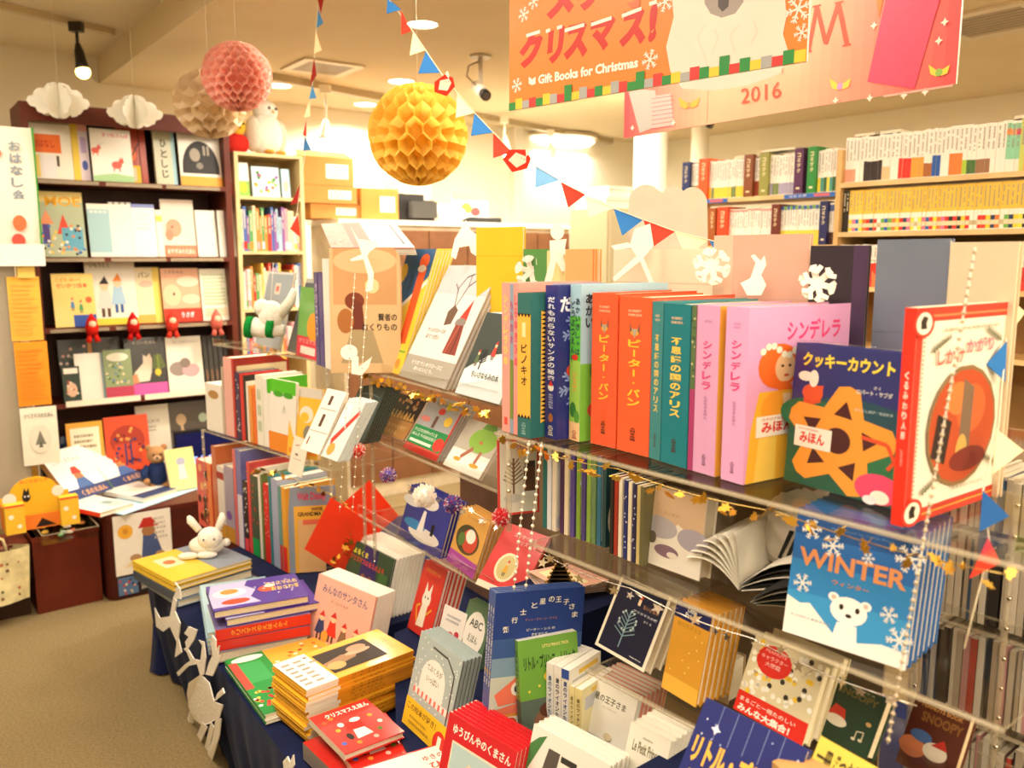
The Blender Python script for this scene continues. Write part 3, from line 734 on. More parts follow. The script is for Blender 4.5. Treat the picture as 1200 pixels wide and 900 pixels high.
# ---- counter cabinet with boxes at the back
O3 = Vector((-1.0, 5.05, 0)); CZ = 1.71
t = empty('counter_cabinet', Matrix.Translation(O3) @ Matrix.Rotation(YB, 4, 'Z'), 'tall back cabinet with a white top and brown doors under the cardboard boxes', 'cabinet')
m = MB('wood'); m.box(0, 0, .0, 1.75, .42, CZ - .03, '#e4d4b4'); m.build('carcass', t)
m = MB('plastic'); m.box(-.02, -.02, CZ - .03, 1.78, .44, CZ, '#f8f0dc'); m.build('worktop', t)
for k in range(6):
    m = MB('wood'); m.box(.02 + k * .288, -.018, .1, .3 + k * .288, -.001, CZ - .06, '#8a5c3c'); d = m.build('door', t)
    m = MB('metal_silver'); m.box(.27 + k * .288, -.026, 1.35, .28 + k * .288, -.0185, 1.45, '#c8c0b0'); m.build('handle', d)
m = MB('plastic'); m.box(.0, -.0179, CZ - .056, .3, -.001, CZ - .034, '#3a3630'); m.build('dark_slot', t)
def carton(label, px0, px1, z, h, d, y=.05, col='#c48a4c', sticker=True, yaw=0, wpx=None):
    a = p2x(px0, O3, BX, AX, y); b = p2x(px1, O3, BX, AX, y)
    t = empty('cardboard_box', Matrix.Translation(O3 + BX * a + AX * y + Vector((0, 0, z + .001))) @ Matrix.Rotation(YB + yaw, 4, 'Z'), label, 'cardboard box')
    w = b - a
    m = MB('cardboard'); m.box(0, 0, 0, w, d, h, col); m.build('carton', t)
    m = MB('cardboard'); m.box(-.0005, d * .45, h, w + .0005, d * .55, h + .0006, '#c8b48c'); m.box(-.0012, d * .45, h * .6, -.0004, d * .55, h, '#c8b48c'); m.build('packing_tape', t)
    if sticker:
        m = MB('printed_ink'); prints(m, [R(.5, .25, .9, .75, '#f4efe4')] + lines(.53, .3, .87, .7, 4, '#6a6058', int(px0)), (0, 0, 0), (w, 0, 0), (0, 0, h), (0, -1, 0)); m.build('address_label', t)
    return t, w
carton('long flat cardboard box at the bottom left of the pile on the back cabinet', 366, 424, CZ, .085, .3, y=.06)
carton('cardboard box in the middle of the pile on the back cabinet', 353, 420, CZ + .087, .1, .3, y=.05)
c, w = carton('open topped cardboard box with a white label, topmost of the pile', 352, 417, CZ + .189, .16, .28, y=.05)
m = MB('cardboard')
m.prism([Vector((0, 0, .16)), Vector((w, 0, .16)), Vector((w * .95, .08, .2)), Vector((.03, .08, .2))], (0, .003, .0), '#bd8648'); m.build('flap', c)
carton('upright cardboard box standing right of the pile, next to the black printer', 425, 468, CZ, .185, .24, y=.04, col='#c98c48')
def on3(px, z, y=.05): return O3 + BX * p2x(px, O3, BX, AX, y) + AX * y + Vector((0, 0, z))
t = empty('printer', Matrix.Translation(on3(470, CZ + .001, .06)) @ Matrix.Rotation(YB, 4, 'Z'), 'black printer on the back cabinet under the yellow paper ball', 'printer')
m = MB('plastic'); m.box(0, .02, 0, .26, .3, .13, '#1d1b1a'); m.box(.04, .08, .13, .22, .3, .17, '#2a2826'); m.build('body', t)
m = MB('plastic'); m.box(.07, -.03, .02, .25, .02, .12, '#4c4a46'); m.build('front_cover', t)
m = MB('plastic'); m.prism([Vector((.02, .2, .17)), Vector((.16, .2, .17)), Vector((.12, .3, .27)), Vector((.04, .3, .27))], (0, .006, .0), '#8a8478'); m.build('paper_tray', t)
t = empty('plastic_bag', on3(524, CZ + .001, .1), 'crumpled white plastic bag beside the black printer', 'plastic bag')
r = random.Random(3)
m = MB('tissue'); m.blob((0, 0, .05), (.13, .08, .06), '#f6f2ea', seg=20, rings=12, f=lambda d: 1 + .18 * math.sin(9 * d.x + 5 * d.z) * math.cos(7 * d.y)); m.build('bag', t)
t = empty('paper_pile', Matrix.Translation(on3(516, CZ + .001, .2)) @ Matrix.Rotation(YB, 4, 'Z'), 'pile of dark green and white papers behind the plastic bag', 'papers')
for i in range(6):
    m = MB('matte_paper'); q = i * .013; m.box(.01 * i, .004 * i, q, .28 - .01 * i, .18, q + .011, ['#e8e0cc', '#3a4a30', '#f0e8d8', '#8a7a58', '#f2ead8', '#2c3a2a'][i]); m.build('sheet_bundle', t)
t = empty('flat_black_case', Matrix.Translation(on3(549, CZ + .001, .06)) @ Matrix.Rotation(YB, 4, 'Z'), 'flat black case with a white sheet on it at the right of the back cabinet', 'case')
m = MB('plastic'); m.box(0, 0, 0, .27, .25, .035, '#26282a'); m.build('case_body', t)
m = MB('matte_paper'); m.box(.01, .02, .036, .22, .2, .04, '#faf4e6'); m.build('paper_sheet', t)
t = empty('wall_notice', Matrix.Translation(on3(530, CZ + .002, .32)) @ Matrix.Rotation(YB, 4, 'Z'), 'pink and white illustrated card leaning behind the white bag', 'card')
m = MB('matte_paper'); m.box(0, 0, 0, .3, .004, .21, '#f4e8dc'); prints(m, [R(0, .75, 1, 1, '#e89080'), E(.4, .5, .15, .18, '#f4d040'), E(.65, .4, .14, .15, '#d84848'), E(.25, .3, .1, .1, '#e8a0a0')], (0, 0, 0), (.3, 0, 0), (0, 0, .21), (0, -1, 0)); m.build('card_face', t)
# pale cabinets and white boxes beside the pillar
bp = K(712, 240, 5.3)
t = empty('grey_cabinet', Matrix.Translation((bp.x, bp.y, 0)) @ Matrix.Rotation(YB, 4, 'Z'), 'grey beige metal cabinet in front of the pillar', 'cabinet')
m = MB('plastic'); m.box(0, 0, 0, .26, .35, 1.79, '#b7aa86'); m.build('body', t)
m = MB('plastic'); m.box(.01, -.015, .05, .25, -.001, 1.77, '#bfb28e'); d = m.build('door', t)
m = MB('metal_silver'); m.box(.03, -.03, 1.1, .04, -.016, 1.22, '#bbb'); m.build('handle', d)
for k, (dx, z, w, h) in enumerate([(.0, 1.791, .2, .07), (.02, 1.862, .19, .065)]):
    t = empty('white_storage_box', Matrix.Translation(Vector((bp.x, bp.y, z)) + BX * dx) @ Matrix.Rotation(YB, 4, 'Z'), ['white storage box on the grey beige cabinet, lower of two', 'white storage box on the grey beige cabinet, upper of two'][k], 'box')
    m = MB('plastic'); m.box(0, .01, 0, w, .3, h * .7, '#f0e8d6'); m.build('box_body', t)
    m = MB('plastic'); m.box(-.004, .006, h * .7, w + .004, .304, h, '#e8dfca'); m.build('lid', t)
# ================================================================ RIGHT SHELVING
E4 = Vector((.64, -.769, 0)).normalized(); N4 = Vector((-E4.y, E4.x, 0)); D4 = Vector((1.27, 3.38, 0)); YE4 = math.atan2(E4.y, E4.x)
def x4(px, y=.0): return p2x(px, D4, E4, N4, y)
t = empty('right_shelf_unit', Matrix.Translation(D4) @ Matrix.Rotation(YE4, 4, 'Z'), 'pale wooden shelf unit full of comic volumes along the right', 'bookshelf')
def part(m, n, par=None, M=None): return m.build(n, par if par else t, M)
XL, XR = -.80, 1.3
for x, top in ((XL, 1.76), (-.018, 1.90), (XR, 1.9)):
    m = MB('wood'); m.box(x, 0, 0, x + .02, .22, top, '#e2b878'); part(m, 'side_panel')
for a, b, zs in ((XL + .02, -.018, (1.745, 1.54, 1.3)), (.002, XR, (1.775, 1.588, 1.38, 1.15))):
    for z in zs:
        m = MB('wood'); m.box(a, 0, z - .018, b, .22, z, {'all': '#d3a868', 'front': '#ecc88c'}); part(m, 'shelf_board')
m = MB('wood'); m.box(XL + .02, .21, 0, XR, .22, 1.6, '#a07844'); part(m, 'back_panel')
m = MB('printed_ink')
for a, b in ((x4(802), x4(850)), (x4(916), x4(975))):
    m.box(a, -.003, 1.727, b, -.0005, 1.744, '#3a6ab8'); prints(m, [T('コミック', .1, .2, .45, .8, '#f0e8e0'), R(.6, .2, .9, .8, '#d86868')], (a, -.003, 1.727), (b - a, 0, 0), (0, 0, .017), (0, -1, 0))
part(m, 'shelf_label')
def row(x0, x1, z, seq, h, place, tk=.0135, seed=1, name='comic_volume', depth=.115, hj=.003):
    r = random.Random(seed); x = x0; n = 0; yaw = math.atan2(N4.y, N4.x)
    while x + tk < x1:
        cn, bands = seq(n, (x - x0) / (x1 - x0), r); tt = tk * r.uniform(.92, 1.08)
        x += tt
        spine_volume(cn + ' ' + place, place, D4 + E4 * x + N4 * (.02 + r.uniform(0, .004)) + Vector((0, 0, z + .0005)), yaw, depth, h + r.uniform(-hj, hj), tt, bands, name, sd=seed * 100 + n)
        x += .0004; n += 1
WH = '#f6f0e0'
def seq_ru(n, f, r):
    f = min(.999, f * 1.75)
    for lim, c, cn in ((.05, '#f0a080', 'salmon'), (.1, '#f4efe0', 'plain'), (.2, '#3a302c', 'black'), (.235, '#f0c090', 'peach'), (.27, '#f4efe0', 'plain'), (.33, '#e0382c', 'red'), (.4, '#e0a040', 'ochre'), (.44, '#a86838', 'brown'), (.48, '#2c5ca8', 'blue'), (.52, '#f4efe0', 'plain'), (.58, '#ec8038', 'orange'), (.61, '#a8c840', 'lime'), (.65, '#4a7038', 'dark green'), (.7, '#9a7050', 'tan')):
        if f < lim: return ('white-spined volume with a %s foot band' % cn if cn != 'plain' else 'plain white-spined volume'), [(0, 1, WH), (.02, .45 if cn in ('black', 'red', 'ochre', 'orange', 'blue') else .3, c)]
    if f < .77: return 'plain white-spined volume', [(0, 1, WH)]
    if f < .84: return 'mint green-spined volume with a small colour square', [(0, 1, WH), (.25, .95, '#8ed0a8'), (.72, .84, ['#d04a5a', '#7a58a8', '#e89040', '#e0a070'][n % 4])]
    if f < .88: return 'orange and lime-spined volume', [(0, 1, '#c8d060' if n % 2 else '#f09040')]
    if f < .95: return 'white-spined volume with a lilac or red foot patch', [(0, 1, WH), (.05, .3, ['#a8a0d0', '#a04038', '#f0e8d8'][n % 3]), (.9, .97, '#4a4a58')]
    return 'lime green-footed volume', [(0, 1, WH), (0, .6, '#cfe070')]
row(.004, XR - .01, 1.775, seq_ru, .168, 'on the upper right comic shelf', tk=.0148, seed=11)
FOOT = [('red', '#d8382c'), ('green', '#70b050'), ('red', '#d8382c'), ('pink', '#e07898'), ('yellow', '#f0d038'), ('orange', '#ec7c38'), ('navy', '#28405c'), ('blue', '#2c68b0'), ('red', '#e03830'), ('yellow', '#f4e048'), ('black', '#302c28'), ('white', '#f6f0e0'), ('maroon', '#883040')]
def seq_rl(n, f, r):
    if n < 2: return 'black-spined volume at the left end', [(0, 1, '#2c2622')]
    k = FOOT[r.randrange(13)] if f < .8 else FOOT[[9, 9, 10, 7, 3, 0][r.randrange(6)]]
    return 'yellow-spined volume with a %s foot label' % k[0], [(0, 1, '#f2ca4c'), (0, .42, '#f6efdc'), (.02, .3, k[1]), (.1, .2, '#e8d8b0' if k[0] != 'white' else '#c8b890')]
row(.004, XR - .01, 1.588, seq_rl, .158, 'on the lower right comic shelf', tk=.0135, seed=12, hj=.001)
DIV = [(796, 804, 'navy', '#24346a', .17), (815, 825, 'orange', '#ee5c24', .178), (867, 877, 'brown', '#8a4a24', .175), (885, 895, 'olive', '#9a9848', .175), (925, 935, 'purple', '#582a52', .18), (940, 950, 'green', '#2c8a3c', .18)]
YN4 = math.atan2(N4.y, N4.x)
def divider(label, pa, pb, c, z, h, tip='見出し'):
    a, b = x4(pa), x4(pb)
    tk = b - a
    m = MB('laminated_cover'); m.box(0, 0, 0, .13, tk, h, c)
    prints(m, [V('コミック', .3, .45, .7, .9, '#f0dfb0'), R(.3, .1, .7, .14, '#f0dfb0')], (0, tk, 0), (0, -tk, 0), (0, 0, h), (-1, 0, 0))
    o = m.build('index_divider', None, Matrix.Translation(D4 + E4 * b + N4 * .005 + Vector((0, 0, z + .0005))) @ Matrix.Rotation(YN4, 4, 'Z'))
    tag(o, label, 'divider')
xs = x4(797)
for k, (pa, pb, cn, c, h) in enumerate(DIV):
    a = max(x4(pa), XL + .022)
    if a > xs + .02:
        def sq(n, f, r, k=k):
            cc = [('plain', WH), ('orange', '#f08030'), ('yellow', '#f2d040'), ('red brown', '#a04a30'), ('lilac', '#a8a0b8'), ('yellow', '#f0c830'), ('green', '#58a050')][k]
            if r.random() < .25: cc = ('olive', '#7a8a50')
            return 'white-spined volume with a %s foot' % cc[0], [(0, 1, WH), (.02, .3 + .1 * (k % 2), cc[1])]
        row(xs + .001, a - .001, 1.745, sq, .162, 'on the upper left comic shelf', tk=.0125, seed=20 + k)
    divider('%s index volume on the upper left comic shelf' % cn, pa, pb, c, 1.745, h)
    xs = x4(pb)
row(xs + .001, -.022, 1.745, lambda n, f, r: ('white-spined volume with a %s foot' % ['yellow', 'teal', 'dark green'][n % 3], [(0, 1, WH), (.02, .35, ['#f0d848', '#4a9a90', '#38683c'][n % 3])]), .165, 'on the upper left comic shelf', tk=.0125, seed=30)
divider('brown index volume at the left of the lower left comic shelf', 828, 836, '#a85824', 1.54, .165)
divider('orange red index volume on the lower left comic shelf', 838, 850, '#e8481c', 1.54, .168)
divider('dark red index volume on the lower left comic shelf', 901, 910, '#702c20', 1.54, .168)
divider('navy index volume at the right of the lower left comic shelf', 957, 966, '#282a5c', 1.54, .17)
row(x4(850) + .001, x4(901) - .001, 1.54, lambda n, f, r: ('white-spined volume with a red heading', [(0, 1, WH), (.93, .97, '#e08070'), (.0, .25, '#f0d040' if n % 3 == 0 else WH)]), .158, 'on the lower left comic shelf', tk=.0125, seed=31)
row(x4(910) + .001, x4(957) - .001, 1.54, lambda n, f, r: ('white-spined volume with a yellow foot and %s head' % ['blue', 'green'][n % 2], [(0, 1, WH), (.9, 1, ['#3c5ca8', '#78a850'][n % 2]), (0, .38, '#f2d64c')]), .158, 'on the lower left comic shelf', tk=.0125, seed=32, hj=.001)
row(x4(966) + .001, -.022, 1.54, lambda n, f, r: ('white-spined volume with a dark foot', [(0, 1, WH), (0, .3, '#4a3028'), (.8, .95, '#3c5ca8')]), .162, 'on the lower left comic shelf', tk=.0125, seed=33)
row(.004, XR - .01, 1.38, lambda n, f, r: ('white and orange-spined volume', [(0, 1, WH), (.0, .5, '#e88048' if n % 4 else '#d04038')]), .158, 'on the third right comic shelf', tk=.0145, seed=34)
# books lying on top of the rows
zt = 1.775 + .172
for lab, px, c, w in (('teal book lying flat on top of the white volumes', 1012, '#2c7a80', .1), ('brown book lying flat on the white volumes beside the divider panel', 989, '#a86038', .1), ('small dark paperback lying flat on the white volumes near the lime ones', 1170, '#5a5048', .12)):
    book(lab, D4 + E4 * x4(px) + N4 * .03 + Vector((0, 0, zt + .012)), YE4, w, .09, .012, 90, cover=c, hard=False, name='paperback')
book('black and yellow paperback lying flat on the left comic row', D4 + E4 * x4(882) + N4 * .03 + Vector((0, 0, 1.745 + .192)), YE4, .16, .09, .012, 90, cover='#3a2018', hard=False, name='paperback', spine='#e0b020')
book('white paperback lying flat on the left comic row', D4 + E4 * x4(852) + N4 * .03 + Vector((0, 0, 1.745 + .178)), YE4, .12, .09, .012, 90, cover='#eee6d0', hard=False, name='paperback')
# ================================================================ LOW CABINETS AT THE LEFT
CA = G(51, 719, 0); CB = G(121, 703, 0)
e5 = (CB - CA).normalized(); n5 = Vector((-e5.y, e5.x, 0)); y5 = math.atan2(e5.y, e5.x)
w5 = (CB - CA).length
HB = .335
t = empty('low_cabinet', Matrix.Translation(CA) @ Matrix.Rotation(y5, 4, 'Z'), 'low reddish brown cabinet under the yellow cat box and clear tray', 'cabinet')
m = MB('wood'); m.box(-.02, 0, 0, w5, .42, HB, '#6b2613'); m.build('body', t)
m = MB('wood'); m.box(-.022, -.004, HB - .02, w5 + .002, .42, HB, '#7c3018'); m.build('top_rim', t)
m = MB('wood'); m.box(-.026, .06, .16, -.0205, .2, .3, '#3c1a10'); m.build('hand_hole', t)
t = empty('low_cabinet', Matrix.Translation(CA - e5 * .9) @ Matrix.Rotation(y5, 4, 'Z'), 'low dark cabinet at the left picture edge behind the cream tote bag', 'cabinet')
m = MB('wood'); m.box(0, .03, 0, .86, .19, HB - .03, '#3c2416'); m.build('body', t)
m = MB('wood'); m.box(0, .02, HB - .03, .87, .2, HB - .02, '#7c3018'); m.build('top_board', t)
# second cabinet with rounded corners
CC = G(128, 706, 0); CD = G(240, 690, 0)
e6 = BX.copy(); n6 = AX.copy()
t = cab2 = empty('display_cabinet', Matrix.Translation(CC) @ Matrix.Rotation(YB, 4, 'Z'), 'dark red-brown display cabinet with rounded corners under the leaning picture books', 'cabinet')
m = MB('wood'); pts = []
wd, dp, rr_ = .66, .44, .045
for cx, cy, a in ((rr_, rr_, 180), (wd - rr_, rr_, 270), (wd - rr_, dp - rr_, 0), (rr_, dp - rr_, 90)):
    pts += [Vector((cx + rr_ * math.cos(math.radians(a + k * 22.5)), cy + rr_ * math.sin(math.radians(a + k * 22.5)), 0)) for k in range(5)]
m.prism(pts, (0, 0, .37), '#4f1a10'); m.build('body', t)
m = MB('wood'); m.prism([p + Vector((0, 0, .3705)) for p in pts], (0, 0, .018), '#5c2012'); m.build('top_board', t)
H2 = .39
# pale blue mat on it
def flat_thing(name, label, cat, nl, nr, fl, z, t_, col, mat='matte_paper', art=(), group=None):
    B, C, D = G(*nl, z), G(*nr, z), G(*fl, z)
    e = C - B; inn = Vector((-e.y, e.x, 0)).normalized(); h = abs((D - B).dot(inn)); w = e.length
    M = Matrix.Translation(B) @ Matrix.Rotation(math.atan2(e.y, e.x), 4, 'Z')
    tt = empty(name, M, label, cat, group)
    m = MB(mat); m.box(0, 0, -t_, w, h, -.0003, col); m.build('sheet', tt)
    if art:
        m = MB('printed_ink'); prints(m, art, (0, 0, -.0003), (w, 0, 0), (0, h, 0), (0, 0, 1)); m.build('print', tt)
    return tt, w, h
flat_thing('mat', 'pale blue mat under the picture books on the display cabinet', 'mat', (145, 603), (236, 571), (118, 590), H2 + .003, .003, '#b8d8e4')
ZC = H2 + .003
# poster hanging down the cabinet front
pa = G(131, 600, H2); 
t = empty('calendar_poster', Matrix.Translation(CC + n6 * -.004 + Vector((0, 0, .36))) @ Matrix.Rotation(YB, 4, 'Z'), 'white poster with a seated figure in a red hat hanging on the display cabinet front', 'poster')
m = MB('matte_paper'); m.box(.035, -.0025, -.25, .275, -.0005, .02, '#f6efdf')
prints(m, [E(.2, .72, .13, .12, '#eeb03c'), E(.2, .73, .05, .05, '#d89030'), P([(.45, .2), (.85, .2), (.72, .62), (.5, .62)], '#4a5a88'), E(.6, .68, .12, .09, '#a87848'), P([(.42, .74), (.78, .74), (.66, .9), (.52, .9)], '#c03428'), P([(.15, .12), (.9, .16), (.8, .24), (.3, .24)], '#f0d8a0'), E(.35, .26, .1, .06, '#b89068'), E(.78, .26, .08, .05, '#b89068')] + lines(.7, .5, .95, .9, 5, '#c8c0b0', 2) + lines(.55, .03, .9, .08, 1, '#5a5048', 5), (.035, -.0025, -.25), (.24, 0, 0), (0, 0, .27), (0, -1, 0))
m.build('poster_sheet', t)
t = empty('poster', Matrix.Translation(CC + n6 * -.004 + Vector((0, 0, .36))) @ Matrix.Rotation(YB, 4, 'Z'), 'small dark notice with white lettering below the hanging figure poster', 'notice')
m = MB('matte_paper'); m.box(.04, -.0025, -.345, .235, -.0005, -.255, '#2c2624')
prints(m, [R(0, .05, .42, .95, '#5a78a0'), ('grp', 14, .04, .1, .4, .9, .03, ['#c84040', '#e8d8c0', '#303860'], 3), R(.46, .75, .9, .95, '#c8a050'), T('2017', .48, .42, .95, .7, '#e8e0d0'), T('2018.2.10', .48, .2, .95, .36, '#e8e0d0')], (.04, -.0025, -.345), (.195, 0, 0), (0, 0, .09), (0, -1, 0)); m.build('notice_sheet', t)
# leaning picture books on the display cabinet
bearart = lambda seed: [T('しろくまちゃん', .15, .72, .8, .82, '#c8b8a8'), E(.5, .42, .1, .1, '#b07848'), P([(.3, .18), (.7, .18), (.6, .38), (.4, .38)], '#4a68a0'), P([(.38, .48), (.62, .48), (.56, .62), (.44, .62)], '#d04030'), R(0, 0, 1, .2, '#2c3c6c'), T('くまのえほん', .3, .04, .9, .15, '#e8a860')]
fit('white picture book with a navy foot band leaning left on the display cabinet', (86, 588), (133, 573), 533, ZC, .03, 45, cover='#f4f2ea', art=bearart(1), spine='#e8a868', group=None)
fit('white picture book with a green spine leaning right of the navy banded one', (134, 572), (180, 556), 524, ZC, .025, 45, cover='#f4f3ea', art=bearart(2), spine='#8ac050')
fit('dark blue card with orange letters standing at the back left of the display cabinet', (56, 572), (88, 560), 530, ZC + .02, .004, 15, cover='#26406a', hard=False, art=[T('くまのえほん', .05, .5, .95, .7, '#e0a050'), T('しんかん', .3, .75, .8, .9, '#e0a050')], name='card', cat='card')
fit('pointed dark blue card with orange letters behind the leaning bear books', (74, 552), (110, 548), 512, ZC + .06, .004, 15, cover='#2a4470', hard=False, art=[T('ロンドン', .1, .5, .9, .72, '#d8a058')], name='card', cat='card')
fit_flat('red edged white picture book lying flat at the front left of the display cabinet', (117, 601), (157, 589), (84, 586), ZC + .022, .02, cover='#f2efe2', spine='#e0482c', art=[R(.55, .1, .9, .5, '#b8c8c0'), E(.7, .4, .1, .1, '#8aa0a0')])
fit_flat('white picture book with a dark blue foot lying flat mid display cabinet', (168, 584), (208, 572), (132, 572), ZC + .022, .02, cover='#f2efe2', art=[R(.0, .0, 1, .3, '#3a4468'), R(.3, .4, .6, .7, '#e8d8c0')])
fit('cream and yellow book with a small pale blue figure standing beside the toy bear', (201, 576), (234, 570), 528, ZC, .016, 20, cover='#f3df86', art=[E(.5, .68, .16, .1, '#a8a8b8'), P([(.35, .25), (.65, .25), (.6, .6), (.4, .6)], '#d8dcd0')], spine='#f4ead0')
fit('flat yellow board book behind the cream and yellow book', (226, 567), (246, 566), 548, ZC, .02, 30, cover='#f0cc2c')
# plain soft bear toy
tp = G(186, 572, ZC)
t = toy('bear_toy', tp, YB - .2, 'brown soft toy bear in a navy jumper standing before the dark screen')
m = MB('plush'); m.blob((0, 0, .07), (.05, .042, .07), '#2c3c66', seg=16, rings=12); m.build('jumper', t)
m = MB('plush'); m.blob((0, -.004, .165), (.045, .04, .042), '#b98a5c', seg=16, rings=12); m.blob((0, -.038, .155), (.02, .016, .015), '#d8b088', seg=10, rings=8)
for s in (-1, 1): m.blob((.034 * s, 0, .2), (.015, .008, .016), '#b98a5c', seg=10, rings=8)
m.build('head', t)
for s in (-1, 1):
    m = MB('plush'); m.tube([(.04 * s, -.01, .11), (.062 * s, -.025, .085), (.055 * s, -.045, .06)], [.018, .02, .016], '#2c3c66', n=10); m.blob((.052 * s, -.052, .052), .015, '#b98a5c', seg=10, rings=7); m.build('arm', t)
    m = MB('plush'); m.tube([(.022 * s, 0, .03), (.028 * s, -.01, .0 + .018)], [.022, .02], '#b98a5c', n=10); m.blob((.028 * s, -.022, .015), (.02, .028, .015), '#b98a5c', seg=10, rings=7); m.build('leg', t)
    m = MB('plastic'); m.blob((.015 * s, -.042, .174), .005, '#181210', seg=8, rings=6); m.build('eye', t)
m = MB('plastic'); m.blob((0, -.054, .16), .006, '#181210', seg=8, rings=6); m.build('nose', t)
# screen
sa = G(203, 560, H2) - n6 * .19
t = empty('screen', Matrix.Translation(sa + n6 * .12) @ Matrix.Rotation(YB, 4, 'Z'), 'dark display screen with glowing blue lettering behind the toy bear', 'screen')
m = MB('plastic'); m.box(0, .02, .012, .34, .05, .24, '#15131a'); m.build('bezel', t)
m = MB('plastic'); m.box(.1, .0, 0, .24, .1, .012, '#15131a'); m.build('stand', t)
m = MB('screen_glow'); m.box(.012, .018, .025, .328, .0199, .228, '#060a30'); prints(m, [T('えほんのひろば', .08, .2, .95, .42, '#8ab0ff')], (.012, .018, .025), (.316, 0, 0), (0, 0, .203), (0, -1, 0), 'screen_glow'); m.build('display', t)
# ---- things on the first low cabinet
t0 = G(80, 620, HB)
bx = empty('clear_tray', Matrix.Translation(G(50, 640, HB + .002)) @ Matrix.Rotation(y5, 4, 'Z'), 'clear plastic tray of small goods on the reddish brown low cabinet', 'tray')
m = MB('acrylic')
tw, td_, th = w5 - .02, .3, .04
m.box(.0, .0, 0, tw, td_, .002, '#fff')
for b in ((0, 0, tw, .003), (0, td_ - .003, tw, td_), (0, 0, .003, td_), (tw - .003, 0, tw, td_)): m.box(b[0], b[1], .002, b[2], b[3], th, '#fff')
m.build('tray_walls', bx)
m = MB('acrylic_edge')
for b in ((0, 0, tw, .004), (0, td_ - .004, tw, td_), (0, 0, .004, td_), (tw - .004, 0, tw, td_)): m.box(b[0], b[1], th, b[2], b[3], th + .003, '#fff')
m.build('tray_rim', bx)
rg = random.Random(2)
for i in range(14):
    m = MB('plastic'); c = ['#a8c8b8', '#e8c050', '#d86848', '#f2ecd8', '#6a9a60', '#e09850'][i % 6]
    m.blob((0, 0, .008), (.016, .01, .008), c, seg=10, rings=6)
    o = m.build('trinket', None, Matrix.Translation(bx.matrix_world @ Vector((rg.uniform(.03, tw - .03), rg.uniform(.04, td_ - .03), .0045))) @ Matrix.Rotation(rg.uniform(0, 3), 4, 'Z'))
    tag(o, 'small %s trinket in the clear tray on the low cabinet' % ['sage green', 'golden', 'coral', 'off-white', 'leaf green', 'tan'][i % 6], 'trinket', 'trinkets in the clear tray')
# yellow cat box
bp = G(10, 640, HB)
yb = empty('yellow_display_box', Matrix.Translation(G(8, 628, HB + .048)) @ Matrix.Rotation(y5, 4, 'Z'), 'yellow and orange cardboard display box with a round-topped back and a small black cat', 'display box')
m = MB('cardboard'); w = .26
arc = [Vector((w * .5 + w * .36 * math.cos(math.radians(a)), .14, .12 + .075 * math.sin(math.radians(a)))) for a in range(0, 181, 20)]
m.prism([Vector((0, .14, 0)), Vector((w, .14, 0)), Vector((w, .14, .12))] + arc[::1] + [Vector((0, .14, .12))], (0, .004, 0), '#f2bc30')
prints(m, [E(.14, .55, .1, .13, '#f6ecd8'), E(.84, .6, .09, .12, '#f6ecd8'), E(.38, .55, .06, .1, '#2a221c'), P([(.33, .62), (.36, .76), (.39, .65)], '#2a221c'), P([(.38, .65), (.42, .76), (.43, .62)], '#2a221c'), T('ねこのおしろ', .3, .85, .7, .93, '#e07030')] + [E(.36, .57, .012, .02, '#fff'), E(.41, .57, .012, .02, '#fff')], (0, .14, 0), (w, 0, 0), (0, 0, .2), (0, -1, 0)); m.build('back_board', yb)
for x0 in (.0, .2):
    m = MB('cardboard'); m.box(x0, 0, 0, x0 + .07, .05, .12, '#f3c23c'); prints(m, [E(.3, .6, .14, .08, '#f8f0d8'), E(.7, .25, .12, .07, '#f8f0d8'), R(0, .93, 1, 1, '#e85a30')], (x0, 0, 0), (.07, 0, 0), (0, 0, .12), (0, -1, 0)); m.build('tower', yb)
m = MB('cardboard'); m.box(.07, .03, 0, .2, .035, .06, '#ee8230'); prints(m, [P([(.3, .1), (.9, .1), (.5, .7)], '#2a1c18')], (.07, .03, 0), (.13, 0, 0), (0, 0, .06), (0, -1, 0)); m.build('front_wall', yb)
m = MB('cardboard'); m.box(.0, .05, 0, .004, .14, .1, '#f08a30'); m.box(.256, .05, 0, .26, .14, .1, '#ee5a30'); m.build('side_wall', yb)
# green patterned things behind at the left edge
fit_flat('green and orange patterned picture book lying flat behind the yellow display box', (8, 584), (58, 560), (-14, 572), HB + .05, .05, cover='#7c9c48', art=[('grp', 40, .05, .05, .95, .95, .05, ['#e08838', '#d8c850', '#4a7a38', '#e8e0c0', '#5888a0'], 5)])
fit('cream card with a red square standing at the far left picture edge', (-20, 552), (10, 548), 500, HB, .004, 10, cover='#f2ecd8', hard=False, art=[R(.6, .1, .9, .4, '#e05030')], name='card', cat='card')
# tote bag at the very left
tb = G(-8, 690, .16)
bg = empty('tote_bag', Matrix.Translation(tb) @ Matrix.Rotation(y5 - .15, 4, 'Z'), 'cream tote bag with small brown motifs hanging at the left picture edge', 'bag')
m = MB('cloth'); W_ = .24
rows_ = []
for j in range(9):
    v = j / 8; zz = -.06 + .22 * v
    rows_.append([(x * W_ * (1 - .06 * (1 - v)) - .1, -.045 * math.sin(math.pi * min(1, max(0, x))) * (1.2 - v * .3) + .004 * math.sin(9 * x + 4 * v), zz) for x in [k / 12 for k in range(13)]])
for a, b in zip(rows_, rows_[1:]):
    for k in range(12): m.face([a[k], a[k + 1], b[k + 1], b[k]], '#efe0a8', 'cloth', True)
bk = [[(p[0], -p[1] + .02, p[2]) for p in r_] for r_ in rows_]
for a, b in zip(bk, bk[1:]):
    for k in range(12): m.face([a[k + 1], a[k], b[k], b[k + 1]], '#efe0a8', 'cloth', True)
